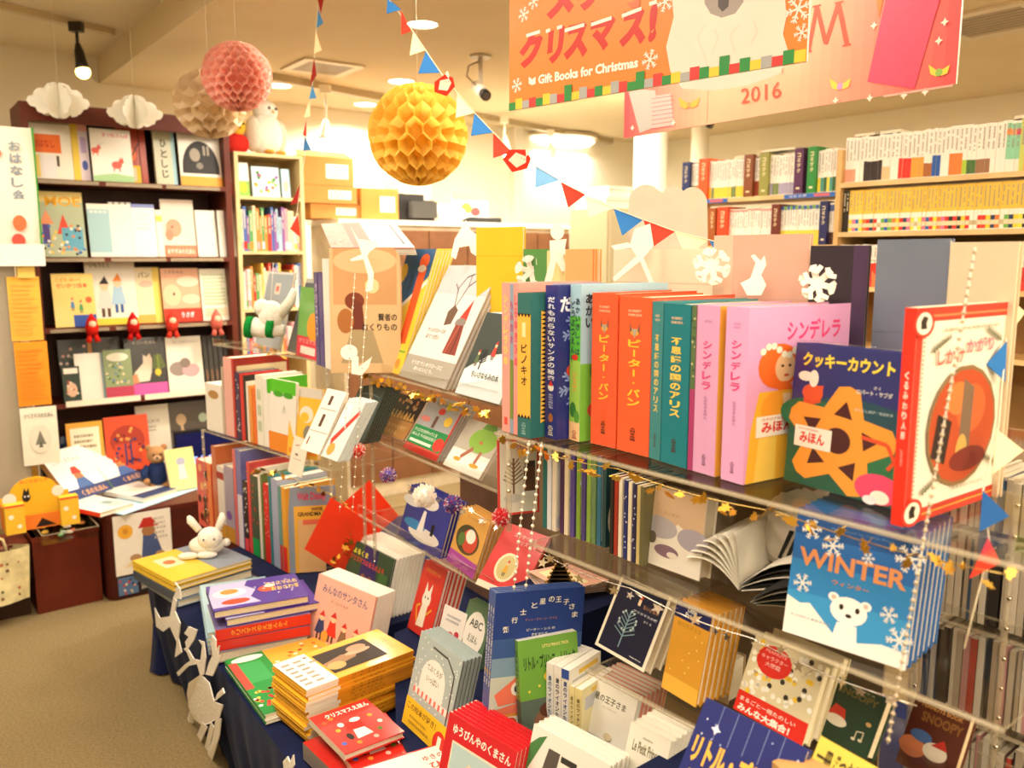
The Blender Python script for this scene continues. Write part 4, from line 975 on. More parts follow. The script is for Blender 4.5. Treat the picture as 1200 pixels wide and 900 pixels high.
for side in (0, 12):
    for a, b, c_, d_ in zip(rows_, rows_[1:], bk, bk[1:]): m.face([a[side], b[side], d_[side], c_[side]], '#e0d098')
m.face([p for p in rows_[0]] + [p for p in reversed(bk[0])], '#d8c890')
m.build('bag_body', bg)
m = MB('printed_ink'); rg = random.Random(9)
for i in range(26):
    k = rg.randrange(1, 11); j = rg.randrange(1, 7); p = Vector(rows_[j][k]) + Vector((0, -.0015, 0)); s = rg.uniform(.004, .008)
    m.face([p + Vector((-s, 0, -s)), p + Vector((s, -.0002, -s * .5)), p + Vector((s * .5, 0, s)), p + Vector((-s * .6, 0, s * .8))], ['#8a5a3a', '#c06a48', '#6a6a50'][i % 3])
m.build('motifs', bg)
m = MB('cloth'); m.tube([(-.06, -.03, .15), (-.05, -.035, .21), (.0, -.035, .235), (.05, -.035, .21), (.06, -.03, .15)], .006, '#e6d49a', n=6); m.build('handle', bg)
t = empty('folded_magazine', Matrix.Translation(tb + Vector((-.045, .03, .1))) @ Matrix.Rotation(y5 - .1, 4, 'Z'), 'dark red illustrated leaflet sticking out of the cream tote bag', 'leaflet')
m = MB('laminated_cover'); m.box(-.03, -.03, -.09, .09, -.022, .1, '#7a3a34'); prints(m, [('grp', 18, .05, .05, .95, .95, .07, ['#d09080', '#3a4a40', '#e8c8a8', '#a83a3c'], 4)], (-.03, -.03, -.09), (.12, 0, 0), (0, 0, .19), (0, -1, 0)); m.build('leaflet_cover', t)
# ---- post with papers at the left
pq = Vector((0, 0, EYE)) + ray(18, 300) * (3.75 / ray(18, 300).y)
pq = Vector((-2.08, 3.62, 0))
t = empty('room_divider', Matrix.Translation(pq) @ Matrix.Rotation(YB, 4, 'Z'), 'grey partition panel at the left of the brown bookcase', 'partition')
m = MB('plastic'); m.box(-.28, 0, .337, .0, .03, 1.95, '#a89c84'); m.build('panel', t)
m = MB('metal_silver'); m.box(-.012, -.012, .337, .012, .0, 1.95, '#c8bca4'); m.build('edge_strip', t)
def note(label, x0, x1, z0, z1, col, art=(), y=-.004, bend=0., name='paper_notice', base=pq, cat='notice', e_=0):
    t = empty(name, Matrix.Translation(base + BX * .03) @ Matrix.Rotation(YB, 4, 'Z'), label, cat)
    m = MB('matte_paper'); n = 10
    cols = [(x0, y - bend * math.sin(math.pi * k / n), z0 + (z1 - z0) * k / n) for k in range(n + 1)]
    for a, b in zip(cols, cols[1:]):
        m.face([a, (x1, a[1], a[2]), (x1, b[1], b[2]), b], col); m.face([(x0, b[1] + .0006, b[2]), (x1, b[1] + .0006, b[2]), (x1, a[1] + .0006, a[2]), (x0, a[1] + .0006, a[2])], col)
    if e_:
        m.box(x1, y - .002 - bend, z0, x1 + .006, y + .001, z1, '#4a9a40')
    if art: prints(m, art, (x0, y - bend - .001, z0), (x1 - x0, 0, 0), (0, 0, z1 - z0), (0, -1, 0))
    m.build('sheet', t); return t
zz = lambda py, s=3.75: K(20, py, s).z
note('white curling poster with a green edge beside the bookcase top', -.12, .06, 1.48, 2.02, '#f4eedc', [V('おはなし会', .5, .45, .75, .9, '#8a96a0'), E(.6, .28, .14, .06, '#e07040'), E(.25, .8, .1, .04, '#e08060'), E(.55, .15, .14, .05, '#d85040')], y=-.02, bend=.02, e_=1)
note('blank white plastic card holder under the curling poster', -.3, .07, 1.455, 1.545, '#f8f4e8', [E(.45, .7, .06, .2, '#e8e0cc')], y=-.05)
note('yellow orange paper taped up below the white card holder', -.075, .045, 1.14, 1.41, '#f4b84a', lines(.1, .1, .9, .9, 12, '#e8a848', 3), y=-.016, bend=.003)
note('deeper orange paper taped below the yellow orange one', -.07, .055, .86, 1.135, '#f2982a', lines(.1, .1, .9, .9, 12, '#e88a28', 4), y=-.016, bend=.004)
note('white leaflet with a printed spruce twig below the orange papers', -.07, .07, .6, .852, '#ece6d0', [T('クリスマスのえほん', .1, .82, .9, .9, '#6a6458'), E(.5, .45, .3, .25, '#e0dac4'), P([(.35, .35), (.5, .6), (.65, .35)], '#7a7868'), P([(.44, .3), (.56, .3), (.5, .42)], '#5a5848')], y=-.02, bend=.004)
note('small yellow strip of paper on the grey panel at the left picture edge', -.235, -.2, .98, 1.3, '#ecd890', y=-.006)
note('small yellow card behind the white card holder', -.035, .03, 1.405, 1.47, '#ecc868', y=-.03)
note('white framed sheet with a red corner at the foot of the grey panel', -.27, -.16, .62, .84, '#f0e8d2', [R(0, .05, .35, .3, '#e05030')] + lines(.1, .4, .9, .9, 6, '#b0a890', 6), y=-.006)
# ================================================================ THE DISPLAY ISLAND
NAVY = '#172046'
TZ = .385
d1 = Vector((.572, -.82, 0)).normalized(); q1 = Vector((.82, .572, 0)).normalized()
T0 = Vector((-1.33, 2.97, 0)); TL_ = 2.55; TW = 1.35
t = empty('display_table', T0, 'large low display table under a navy cloth carrying all the Christmas books', 'table')
def out(s, w): return d1 * s + q1 * w
m = MB('wood'); m.prism([out(.04, .04), out(TL_ - .04, .04), out(TL_ - .04, TW - .04), out(.04, TW - .04)], (0, 0, -.03), '#5a3420')
for v in m.v[:]: pass
m.v = [(x, y, z + TZ - .012) for x, y, z in m.v]; m.build('tabletop', t)
for s, w in ((.1, .1), (TL_ - .1, .1), (.1, TW - .1), (TL_ - .1, TW - .1)):
    m = MB('wood'); c = out(s, w); m.box(c.x - .03, c.y - .03, 0, c.x + .03, c.y + .03, TZ - .045, '#5a3420'); m.build('leg', t)
# cloth with hanging folds
cl = MB('cloth')
path = []
def rc(c, a0, a1, r=.05): return [c + Vector((math.cos(a), math.sin(a), 0)) * r for a in [a0 + (a1 - a0) * k / 5 for k in range(6)]]
an = math.atan2(-q1.y, -q1.x); ad = math.atan2(-d1.y, -d1.x)
if ad < an: ad += 2 * math.pi
cor = out(.05, .05)
far = out(0, TW); near = out(TL_, 0)
N1 = 60; N2 = 170
pts_ = [far + (out(0, .05) - far) * (k / N1) for k in range(N1)]
c5 = rc(cor, math.atan2(-d1.y, -d1.x), math.atan2(-q1.y, -q1.x))
pts_ += c5 + [out(.05, 0) + (near - out(.05, 0)) * (k / N2) for k in range(1, N2 + 1)]
rings = 9; L_ = 0; prev = None; grid = []
for k, p in enumerate(pts_):
    a, b = pts_[max(0, k - 1)], pts_[min(len(pts_) - 1, k + 1)]
    tg = (b - a).normalized(); nn = Vector((-tg.y, tg.x, 0)) * -1
    # outward: away from the table centre
    if nn.dot(p - out(TL_ / 2, TW / 2)) < 0: nn = -nn
    if prev is not None: L_ += (p - prev).length
    prev = p; col_ = []
    for j in range(rings):
        v = j / (rings - 1)
        wv = (.008 * math.sin(L_ * 31) + .006 * math.sin(L_ * 57 + 1.3) + .004 * math.sin(L_ * 13)) * (v ** .8)
        inward = -.05 * v * v
        col_.append(Vector((p.x, p.y, 0)) + nn * (wv + inward + .012) + Vector((0, 0, TZ - .003 - v * (TZ - .012))))
    grid.append(col_)
i0 = len(cl.v)
for c_ in grid: cl.v += [tuple(p) for p in c_]
for k in range(len(grid) - 1):
    for j in range(rings - 1):
        a = i0 + k * rings + j; cl.idx((a, a + rings, a + rings + 1, a + 1), NAVY, 'cloth', True)
cl.face([(p[0].x, p[0].y, TZ - .003) for p in grid] + [tuple(out(TL_, TW) + Vector((0, 0, TZ - .003)))], NAVY)
cl_o = cl.build('tablecloth', None, Matrix.Translation(T0)); tag(cl_o, 'navy blue cloth draped over the display table down to the carpet', 'tablecloth')
# risers under the cloth
def riser(label, pts, z0, z1):
    m = MB('cloth'); m.prism([Vector((x, y, z0)) for x, y in pts], (0, 0, z1 - z0), NAVY); o = m.build('display_riser'); return tag(o, label, 'riser')
dr = Vector((.635, -.772, 0)); nr_ = Vector((.772, .635, 0))
def rk(x, off): # point on the right rack's front line at world x, moved inward by off
    return Vector((x, 1.572 - x * 1.2163, 0)) + nr_ * off
def poly(*ps): return [(p.x, p.y) for p in ps]
riser('navy cloth covered step under the white and green little books', poly(rk(-.04, -.045), rk(.50, -.1), rk(.50, .27), rk(-.04, .27)), TZ, .578)
riser('navy cloth covered step under the starry blue book', poly(rk(.24, -.095), rk(.62, -.095), rk(.62, .06), rk(.24, .06)), .5785, .698)

# ---- clear acrylic racks
def rack(label, shelves, posts=(), sides=()):
    """shelves: (z, A, B, depth, lip)"""
    t = empty('acrylic_rack', Vector((shelves[0][1].x, shelves[0][1].y, 0)), label, 'display rack')
    o = t.matrix_world.translation
    for z, A, B, dep, lip in shelves:
        A, B = Vector((A[0], A[1], 0)) - o, Vector((B[0], B[1], 0)) - o
        e = (B - A).normalized(); n = Vector((-e.y, e.x, 0)); up = Vector((0, 0, 1))
        m = MB('acrylic'); m.prism([p + up * (z - .0005) for p in (A, B, B + n * dep, A + n * dep)], (0, 0, -.004), '#fff', 'acrylic', 'acrylic_edge'); m.build('shelf_plate', t)
        m = MB('acrylic_edge'); m.tube([A - n * .004 + up * (z - .0045), B - n * .004 + up * (z - .0045)], .0035, '#fff', n=6); m.build('front_rail', t)
        if lip:
            m = MB('acrylic'); m.prism([A + up * z - n * .006, B + up * z - n * .006, B + up * (z + lip) - n * .006, A + up * (z + lip) - n * .006], n * .003, '#fff', 'acrylic', 'acrylic_edge'); m.build('front_lip', t)
    for x, y, z0, z1 in posts:
        p = Vector((x, y, 0)) - o
        m = MB('acrylic_edge'); m.tube([p + Vector((0, 0, z0)), p + Vector((0, 0, z1))], .0055, '#fff', n=8); m.build('post', t)
        m = MB('metal_silver')
        for k in range(int((z1 - z0) / .05)): m.blob(p + Vector((0, -.006, z0 + .03 + k * .05)), .004, '#e8dcc8', seg=8, rings=5)
        m.build('stud', t)
    for (ax, ay), (bx_, by), z0, z1 in sides:
        a, b = Vector((ax, ay, 0)) - o, Vector((bx_, by, 0)) - o; n = (b - a).cross(Vector((0, 0, 1))).normalized()
        u = Vector((0, 0, 1))
        m = MB('acrylic'); m.prism([a + u * z0, b + u * z0, b + u * z1, a + u * z1], n * .004, '#fff', 'acrylic', 'acrylic_edge'); m.build('side_panel', t)
    return t
PR = [rk(-.015, -.012), rk(.60, -.012)]
rack('clear acrylic rack at the right carrying the big upright pop-up books', [
    (1.17, rk(-.02, -.012), rk(.575, -.012), .30, 0), (.98, rk(.045, -.012), rk(.56, -.012), .30, 0), (.79, rk(.14, -.01), rk(.6, -.01), .26, 0)],
    posts=[(*rk(.0, -.008).to_2d(), .98, 1.165), (*rk(.578, .0).to_2d(), .58, 1.42), (*rk(.578, .3).to_2d(), .4, 1.40)],
    sides=[(tuple(rk(.583, -.01).to_2d()), tuple(rk(.583, .29).to_2d()), .58, 1.40)])
MA, MBp = Vector((-.44, 2.545, 0)), Vector((-.03, 1.94, 0))
em = (MBp - MA).normalized(); nm = Vector((-em.y, em.x, 0))
rack('clear acrylic rack in the middle with leaning picture books on three levels', [
    (1.16, MA - nm * .0, MBp, .34, .03), (.955, MA - em * .05 + nm * .06 * 0, MBp, .32, .03), (.70, MA - em * .05 - nm * .01, MBp - em * .02, .30, .03)],
    posts=[(*(MA - em * .01 - nm * .012).to_2d(), .40, 1.42), (*(MA + em * .06 - nm * .012).to_2d(), .40, 1.42)],
    sides=[])
LA, LB = G(243, 503, .80), G(352, 537, .80)
el = (LB - LA).normalized(); nl_ = Vector((-el.y, el.x, 0))
rack('clear acrylic rack at the left end holding two rows of spines below leaning books', [
    (1.16, LA + el * .12 - nl_ * .01, LB + el * .14 - nl_ * .01, .3, .02), (.80, LA - el * .02 - nl_ * .012, LB + el * .22 - nl_ * .012, .3, 0)],
    posts=[(*(LA + el * .0 - nl_ * .02).to_2d(), .39, .80), (*(LB + el * .22 - nl_ * .02).to_2d(), .39, 1.2)])

def back_board(label, A, B, z0, z1, col, name='back_board'):
    n = (B - A).cross(Vector((0, 0, 1))).normalized(); o = Vector((A.x, A.y, z0)); m = MB('cardboard')
    m.prism([Vector((0, 0, 0)), B - A, B - A + Vector((0, 0, z1 - z0)), Vector((0, 0, z1 - z0))], n * -.006, col)
    return tag(m.build(name, None, Matrix.Translation(o)), label, 'board')
back_board('brown board standing behind the lower shelves of the middle rack', MA - em * .06 + nm * .36, MBp - em * .0 + nm * .36, TZ + .001, .945, '#8d6f5e')
back_board('olive brown board standing behind the lower shelves of the right rack', rk(-.19, .315), rk(.37, .315), TZ + .001, 1.16, '#857258')
def py_at(s, z): return 450 + 1000 * (((EYE - z) / s) - SP) / CP
# ---------------------------------------------------------------- right rack, top shelf
ZT = 1.171
def wrap(root, sd=1):
    w, h, t_ = root['dims']; m = MB('plastic_wrap'); r = random.Random(sd)
    g = .0015; nx, nz = 6, 8
    def j(p): return (p[0] + r.uniform(-.0008, .0008), p[1] + r.uniform(-.0012, .0008), p[2] + r.uniform(-.001, .001))
    for (A, U, V_) in (((-g, -g, 0), (w + 2 * g, 0, 0), (0, 0, h + 2 * g)), ((-g, t_ + g, 0), (0, -t_ - 2 * g, 0), (0, 0, h + 2 * g)), ((-g, -g, h + 2 * g), (w + 2 * g, 0, 0), (0, t_ + 2 * g, 0))):
        A, U, V_ = Vector(A), Vector(U), Vector(V_)
        P_ = [[j(A + U * (a / nx) + V_ * (b / nz)) for b in range(nz + 1)] for a in range(nx + 1)]
        for a in range(nx):
            for b in range(nz): m.face([P_[a][b], P_[a + 1][b], P_[a + 1][b + 1], P_[a][b + 1]], '#fff')
    m.build('plastic_wrap', root)
fit_spine('thin pink book with small yellow spine lettering at the left end of the top shelf', (588.5, 504.5), (597.5, 507), 331, ZT, .2, cover='#f4a89c', spine='#f6a498', sart=[V('シンデレラひめ', .25, .45, .75, .93, '#f2d860'), R(.3, .05, .7, .1, '#e05040')])
fit_spine('thin grey blue and green book between the two thin pink ones', (597.7, 507), (601.5, 508.5), 333, ZT, .2, cover='#8fa8c8', spine='#90a4b8', sart=[R(0, .1, 1, .5, '#7a8a3c'), V('もみの木', .1, .6, .9, .9, '#c04878')])
fit_spine('thin pink book directly beside the teal and yellow spine', (601.8, 508.5), (607.5, 510), 332, ZT, .2, cover='#f4a090', spine='#f49c94', sart=[V('しらゆきひめ', .2, .45, .8, .93, '#e8506c')])
fr = [R(0, 0, 1, 1, '#2f6e6c'), R(.12, .1, 1, .88, '#241a18'), R(.2, .13, 1, .85, '#eaa83c')] + [P([(.12, .1 + k * .03), (.19, .115 + k * .03), (.12, .13 + k * .03)], '#f2c050') for k in range(26)]
fit_spine('thick book with a yellow and teal spine titled in brown brush letters', (606.5, 511), (621.5, 514.5), 343, ZT, .205, cover='#2f6e6c', spine='#2f6e6c', art=fr,
          sart=[R(0, .14, 1, .86, '#f2b648'), V('ピノキオ', .28, .36, .72, .66, '#4a3020')] + [P([(k * .25, .14), (k * .25 + .25, .14), (k * .25 + .125, .165)], '#2c2018') for k in range(4)] + [P([(k * .25, .86), (k * .25 + .25, .86), (k * .25 + .125, .835)], '#2c2018') for k in range(4)] + [R(.35, .7, .65, .8, '#f6e0a0'), V('大日本絵画', .35, .02, .65, .11, '#90b8b0')])
sn = [('sn', .5 + .3 * math.sin(k * 2.3), .1 + k * .12, .16, '#8a98d0') for k in range(7)]
fit_spine('navy book about santa with a column of white lettering on the spine', (638.5, 512), (652, 516), 334, ZT, .205, cover='#282c78', spine='#2c2f80', art=[T('だ', .03, .83, .17, .93, '#f0f0f8', .04), *sn, E(.25, .12, .12, .06, '#c84030'), E(.2, .45, .1, .05, '#c84030')],
          sart=[V('だれも知らないサンタの秘密', .2, .38, .8, .93, '#f4f2f8'), E(.5, .34, .25, .025, '#f4f0e8'), P([(.3, .35), (.7, .35), (.5, .39)], '#d83828'), V('かがくのとも', .3, .2, .7, .3, '#c8c8e8'), E(.5, .14, .2, .03, '#a86838'), V('大日本絵画', .3, .02, .7, .09, '#e0d8c8')])
fit_spine('green book with a pale blue spine top, right of the navy santa book', (667, 514.5), (679, 518), 333, ZT, .205, cover='#a8ccdc', spine='#a9cfe0', art=[R(0, 0, 1, .5, '#78b840'), E(.3, .45, .2, .1, '#3c8a3c'), V('あかい', .05, .72, .14, .95, '#303840'), E(.2, .2, .12, .06, '#d04838')],
          sart=[R(0, .0, 1, .8, '#5cba3c'), R(0, 0, 1, .52, '#9cca50'), R(0, 0, 1, .12, '#f2c890'), V('あかいきしゃは', .52, .55, .92, .92, '#26384c'), V('どうぶつえん行', .08, .5, .46, .9, '#26384c'), E(.5, .54, .3, .02, '#d83828'), V('こどもえほん', .3, .32, .7, .45, '#f0a048'), E(.35, .2, .3, .05, '#3c7c34'), E(.7, .16, .25, .04, '#58983c'), V('大日本絵画', .3, .01, .7, .07, '#b05040')])
OR = '#ee5c30'
def sab(label, bl, br, ty, c, title, tc, extra=(), **k):
    b = fit_spine(label, bl, br, ty, ZT, .205, cover=c, spine=c, sart=[T('ROBERT', .3, .905, .7, .92, '#f2c8a0'), T('SABUDA', .28, .88, .72, .895, '#f2c8a0'), *extra, V(title, .3, .3, .7, .74 if extra else .8, tc), V('大日本絵画', .42, .08, .58, .17, '#5a3020')], **k)
    return b
ex = [P([(.35, .84), (.42, .78), (.35, .77)], '#6a5a48'), P([(.65, .84), (.58, .78), (.65, .77)], '#6a5a48'), E(.5, .775, .13, .018, '#f0a030'), P([(.4, .8), (.6, .8), (.5, .74)], '#b0a088')]
b = sab('left one of the two thick orange-red pop-up books with yellow spine title', (692, 519), (721, 526), 343, OR, 'ピーター・パン', '#f6c83c', ex); wrap(b, 1)
b = sab('right one of the two thick orange-red pop-up books with yellow spine title', (723, 526.5), (759.5, 536), 347, '#f05e30', 'ピーター・パン', '#f6c83c', ex)
b = sab('teal pop-up book in clear wrap, left of the other teal spine', (760.5, 536), (773, 540), 353, '#3a8c90', '不思議の国のアリス', '#f0d070'); wrap(b, 2)
b = sab('thick teal pop-up book with gold spine title next to the lilac books', (774, 540.5), (804, 549.5), 355, '#137a84', '不思議の国のアリス', '#f6cf58')
fit_spine('thin magenta and green book squeezed between the teal and lilac spines', (805.5, 550), (811, 551.5), 358, ZT, .19, cover='#a83468', spine='#a8386c', sart=[R(0, .5, 1, 1, '#5a7048'), ('grp', 12, .1, .55, .9, .98, .2, ['#c8c090', '#3a4a30'], 3)])
LI = '#e3a3cc'
b = fit_spine('lilac pop-up book in clear wrap with a pink spine title, left of two', (811.5, 551.5), (837, 559), 357, ZT, .21, cover=LI, spine='#e6a8d2', art=[R(0, 0, 1, 1, '#f0b040')], sart=[T('MATTHEW', .35, .9, .65, .915, '#c88ab8'), V('シンデレラ', .3, .5, .7, .8, '#e0407c'), V('とびだすえほん', .42, .33, .58, .47, '#b878a8'), V('大日本絵画', .42, .05, .58, .12, '#8a5880')]); wrap(b, 3)
cind = [T('シンデレラ', .36, .8, .9, .92, '#e8447c', .03), P([(.02, 0), (.85, 0), (.6, .3), (.5, .52), (.12, .52), (.05, .3)], '#f0b434'), P([(.1, .0), (.3, 0), (.3, .45), (.15, .4)], '#f4cc58'), P([(.45, 0), (.58, 0), (.42, .42)], '#f8dc80'), E(.3, .66, .2, .13, '#ee6c24'), E(.36, .65, .1, .085, '#f0c090'), E(.33, .66, .015, .008, '#4a3020'), E(.4, .66, .015, .008, '#4a3020'), E(.37, .605, .025, .008, '#c84838'), P([(.2, .6), (.3, .52), (.45, .52), (.4, .57), (.3, .57)], '#ee6c24'), E(.3, .42, .16, .1, '#f0a030'), P([(.34, .5), (.42, .5), (.45, .35), (.38, .33)], '#f2c898')] + [E(.14 + .05 * k, .75 + .03 * math.sin(k), .028, .02, '#f2ead0') for k in range(7)] + [R(.1, .26, .5, .38, '#f6eee0'), T('みほん', .15, .28, .46, .345, '#dc3828', .04), T('カタログみほん', .15, .352, .4, .37, '#c86858')]
b = fit_spine('thick lilac pop-up book with a red-haired figure in yellow on its front', (844.5, 561), (870, 568.5), 359, ZT, .225, cover=LI, spine='#e6a8d2', art=cind, sart=[T('MATTHEW', .35, .9, .65, .915, '#c88ab8'), T('REINHART', .35, .88, .65, .893, '#c88ab8'), V('シンデレラ', .28, .52, .72, .82, '#e0407c'), V('とびだすえほん', .42, .33, .58, .47, '#b878a8'), V('大日本絵画', .42, .05, .58, .12, '#8a5880')])
star = []
for k in range(5):
    a = math.radians(90 + 72 * k - 8); b_ = math.radians(126 + 72 * k - 8)
    star += [(.47 + .49 * math.cos(a - .2), .36 + .37 * math.sin(a - .2)), (.47 + .51 * math.cos(a), .36 + .385 * math.sin(a)), (.47 + .49 * math.cos(a + .2), .36 + .37 * math.sin(a + .2)), (.47 + .31 * math.cos(b_), .36 + .24 * math.sin(b_))]
holes = []
for k in range(5):
    a = math.radians(90 + 72 * k - 8); c_, s_ = math.cos(a), math.sin(a)
    holes.append(P([(.47 + .37 * c_, .36 + .28 * s_), (.47 + .24 * math.cos(a + .36), .36 + .18 * math.sin(a + .36)), (.47 + .24 * math.cos(a - .36), .36 + .18 * math.sin(a - .36))], '#4a1c20'))
cook = [R(0, .0, 1, .45, '#1f5a44'), P([(0, .45), (1, .4), (1, .62), (.5, .68), (0, .56)], '#1c4858'), E(.2, .5, .3, .12, '#246848'), E(.85, .3, .3, .15, '#2a7048'), P([(.12, .55), (.28, .6), (.3, .72), (.12, .7)], '#e0502c'), E(.2, .66, .1, .06, '#e4582c'),
        E(.12, .77, .07, .035, '#f6eee0'), E(.2, .76, .045, .06, '#f6eee0'), P(star, '#f29c38'), *holes, E(.47, .36, .12, .09, '#4a1c20'), E(.86, .1, .2, .1, '#e84870'), E(.88, .05, .08, .045, '#f6eee0'), E(.8, .02, .06, .03, '#f0e4e8'), L([(.68, .42), (.9, .4), (.97, .3), (.92, .24)], .03, '#e0502c'),
        T('クッキーカウント', .08, .84, .9, .94, '#f6d848', .04), T('ロバート・サブダ', .6, .7, .9, .735, '#e8e4e0'), T('さく', .74, .745, .8, .765, '#e8e4e0'), T('さくとしかけ・なかむら', .6, .585, .92, .605, '#c8d8d0'), R(.07, .27, .42, .42, '#f6eee2'), T('みほん', .12, .3, .36, .38, '#dc3828', .04), T('カタログみほん', .1, .39, .3, .408, '#c86858')]
b = fit('dark blue pop-up book with a big orange star biscuit on the cover', (918.5, 561.5), (1047, 597), 401, ZT, .045, 4, cover=('#222a72', '#222a72'), art=cook, spine='#222a72')
wrap(b, 5)
# small blue and white books lying behind (tops seen above the orange spines)
fit_spine('pale blue card backed book behind the orange-red spines', (800, 470), (812, 474), 348, ZT, .16, cover='#b8d0dc', h=.245)
# thick red book at the right end
rb = [R(0, 0, 1, 1, '#efe6d0'), R(0, 0, 1, .065, '#c43a26'), R(0, .935, 1, 1, '#d83c26'), R(.1, .955, 1, .965, '#ec8050'), R(0, .03, 1, .038, '#e0a040'), R(0, 0, .06, 1, '#d8341f')] + [R(.062, k * .02, .075, k * .02 + .01, '#d86848') for k in range(50)] + [
    E(.05, .93, .1, .065, '#d8341f'), E(.05, .93, .075, .05, '#f2e8d0'), P([(.02, .905), (.08, .905), (.07, .93), (.085, .955), (.04, .965), (.015, .94)], '#2a2018'), E(.06, .06, .1, .065, '#d8341f'), E(.06, .06, .075, .05, '#f2e8d0'), P([(.03, .035), (.09, .035), (.08, .06), (.095, .085), (.05, .095), (.025, .07)], '#2a2018'),
    E(.52, .42, .37, .295, '#8a6a40'), E(.52, .42, .35, .275, '#b8481c'), P([(.2, .3), (.35, .25), (.4, .45), (.25, .5)], '#2c1a14'), E(.6, .5, .16, .12, '#d8602c'), E(.45, .56, .12, .08, '#e87838'), P([(.48, .2), (.6, .2), (.62, .6), (.5, .65)], '#7a6048'), E(.52, .3, .06, .08, '#c8a050'), E(.6, .25, .2, .06, '#7a2418'),
    T('しかけ', .2, .73, .48, .8, '#d04838'), T('かがり', .5, .77, .8, .84, '#c86878'), T('A BEAUTIFUL POP UP STORY', .25, .885, .85, .9, '#a89878'), T('クララといっしょに', .45, .11, .8, .13, '#a89878')]
for cx, cy, rt in ((.22, .82, 1), (.78, .84, -1), (.2, .16, 1), (.85, .2, -1)):
    for k in range(7): rb.append(P([(cx + rt * (k - 3) * .025, cy + (k - 3) * .008), (cx + rt * (k - 3) * .025 + .02, cy + .035 + (k - 3) * .008), (cx + rt * (k - 3) * .025 + .03, cy + (k - 3) * .01)], '#6a6a48'))
fit('thick red-edged book with an oval picture window at the right end of the top shelf', (1058, 618), (1166, 580), 361, ZT, .016, 0, cover='#efe6d0', spine='#e8301c', art=rb, sart=[V('くるみわり人形', .32, .4, .68, .72, '#f4e8d8'), V('しかけえほん', .4, .28, .6, .36, '#f0b0a0')])

# ---------------------------------------------------------------- right rack, second shelf
Z98 = .981
fit('red-bordered white card with a bare winter tree, left on the second shelf', (584, 605), (632, 600), 516, Z98, .004, 2, cover='#d8362c', hard=False, art=[R(.05, .03, .95, .97, '#e2dccc'), *tree(.38, .25, .5, .5, '#7a5a44', .05), E(.35, .22, .22, .06, '#c8c4bc'), T('SNOW', .45, .84, .95, .92, '#d88888'), R(.62, .3, .9, .62, '#6a4a38'), R(.66, .62, .9, .7, '#4a4038'), R(.6, .24, .95, .3, '#e8e4d8')], name='picture_card', cat='card')
cc = [('#1f6a64', 636), ('#dfe3e8', 641), ('#e9dcc4', 647), ('#4a2a50', 656), ('#ead8b8', 661), ('#5a4a90', 668), ('#86a83c', 675), ('#50407a', 681), ('#8cae48', 687), ('#6a8a58', 693), ('#34708c', 699), ('#26484a', 705)]
names = ['teal', 'white', 'cream cut-out', 'plum', 'pale cream', 'violet', 'lime green', 'dark violet', 'moss green', 'grey green', 'petrol blue', 'dark teal']
for k, (c, x) in enumerate(cc):
    yb = 618 + (x - 636) * .33; xn = x + 4.2
    b = fit_spine('thin %s pop-up card standing edge on in the left compartment of the second shelf' % names[k], (x, yb), (xn, yb + 1.4), 520 + (x - 636) * .22, Z98, .125, cover=c, spine=c, hard=False, group=None, name='popup_card', cat='card',
                  art=[E(.25, .3, .2, .25, '#efe4cc'), E(.3, .7, .2, .12, '#cfd8a0')] if k % 2 else [R(.02, .05, .15, .95, '#e8e4d8'), ('grp', 14, .05, .05, .5, .95, .06, '#c8ccd0', k)])
cc = [('#2a2420', 714, 'black'), ('#a83424', 719, 'rusty red'), ('#eadfc6', 724, 'cream'), ('#28306c', 730, 'starry navy'), ('#e8dcc0', 735, 'ivory'), ('#2c2850', 740, 'dark navy'), ('#c8b478', 745, 'straw'), ('#6a6440', 749, 'olive')]
for k, (c, x, nmx) in enumerate(cc):
    yb = 648 + (x - 714) * .4
    fit_spine('thin %s card standing edge on in the right compartment of the second shelf' % nmx, (x, yb), (x + 3.6, yb + 1.4), 556 + (x - 714) * .4, Z98, .115, cover=c, spine=c, hard=False, name='popup_card', cat='card',
              sart=[('grp', 9, .1, .1, .9, .9, .2, '#d8d8e8', k)] if 'navy' in nmx else ())
b = fit('snowy white book in a thick clear case at the middle of the second shelf', (748, 655), (819, 681), 566, Z98, .03, 6, cover='#f2ebe0', pages='#d8cdb8', art=[R(0, .55, 1, 1, '#d8b898'), P([(0, .55), (.3, .35), (.6, .6), (1, .4), (1, 0), (0, 0)], '#f4eee4'), E(.3, .5, .3, .14, '#b8b4c0'), E(.85, .45, .25, .14, '#b0aabc'), E(.45, .22, .2, .08, '#8a6a80'), E(.55, .19, .09, .04, '#f0e4dc'), E(.2, .35, .07, .08, '#6a6058'), T('しろくまの', .3, .68, .6, .72, '#c0a080')])
M_ = b.matrix_world; w, h, t_ = b['dims']
m = MB('acrylic'); g = .004
for bb in ((-g, -g, 0, w + .03, -g + .002, h + .006), (-g, t_ + .002, 0, w + .03, t_ + .004, h + .006), (w + .028, -g, 0, w + .03, t_ + .004, h + .006), (-g, -g, h + .004, w + .03, t_ + .004, h + .006)): m.box(*bb, {'all': '#fff'})
m.build('clear_case', b)
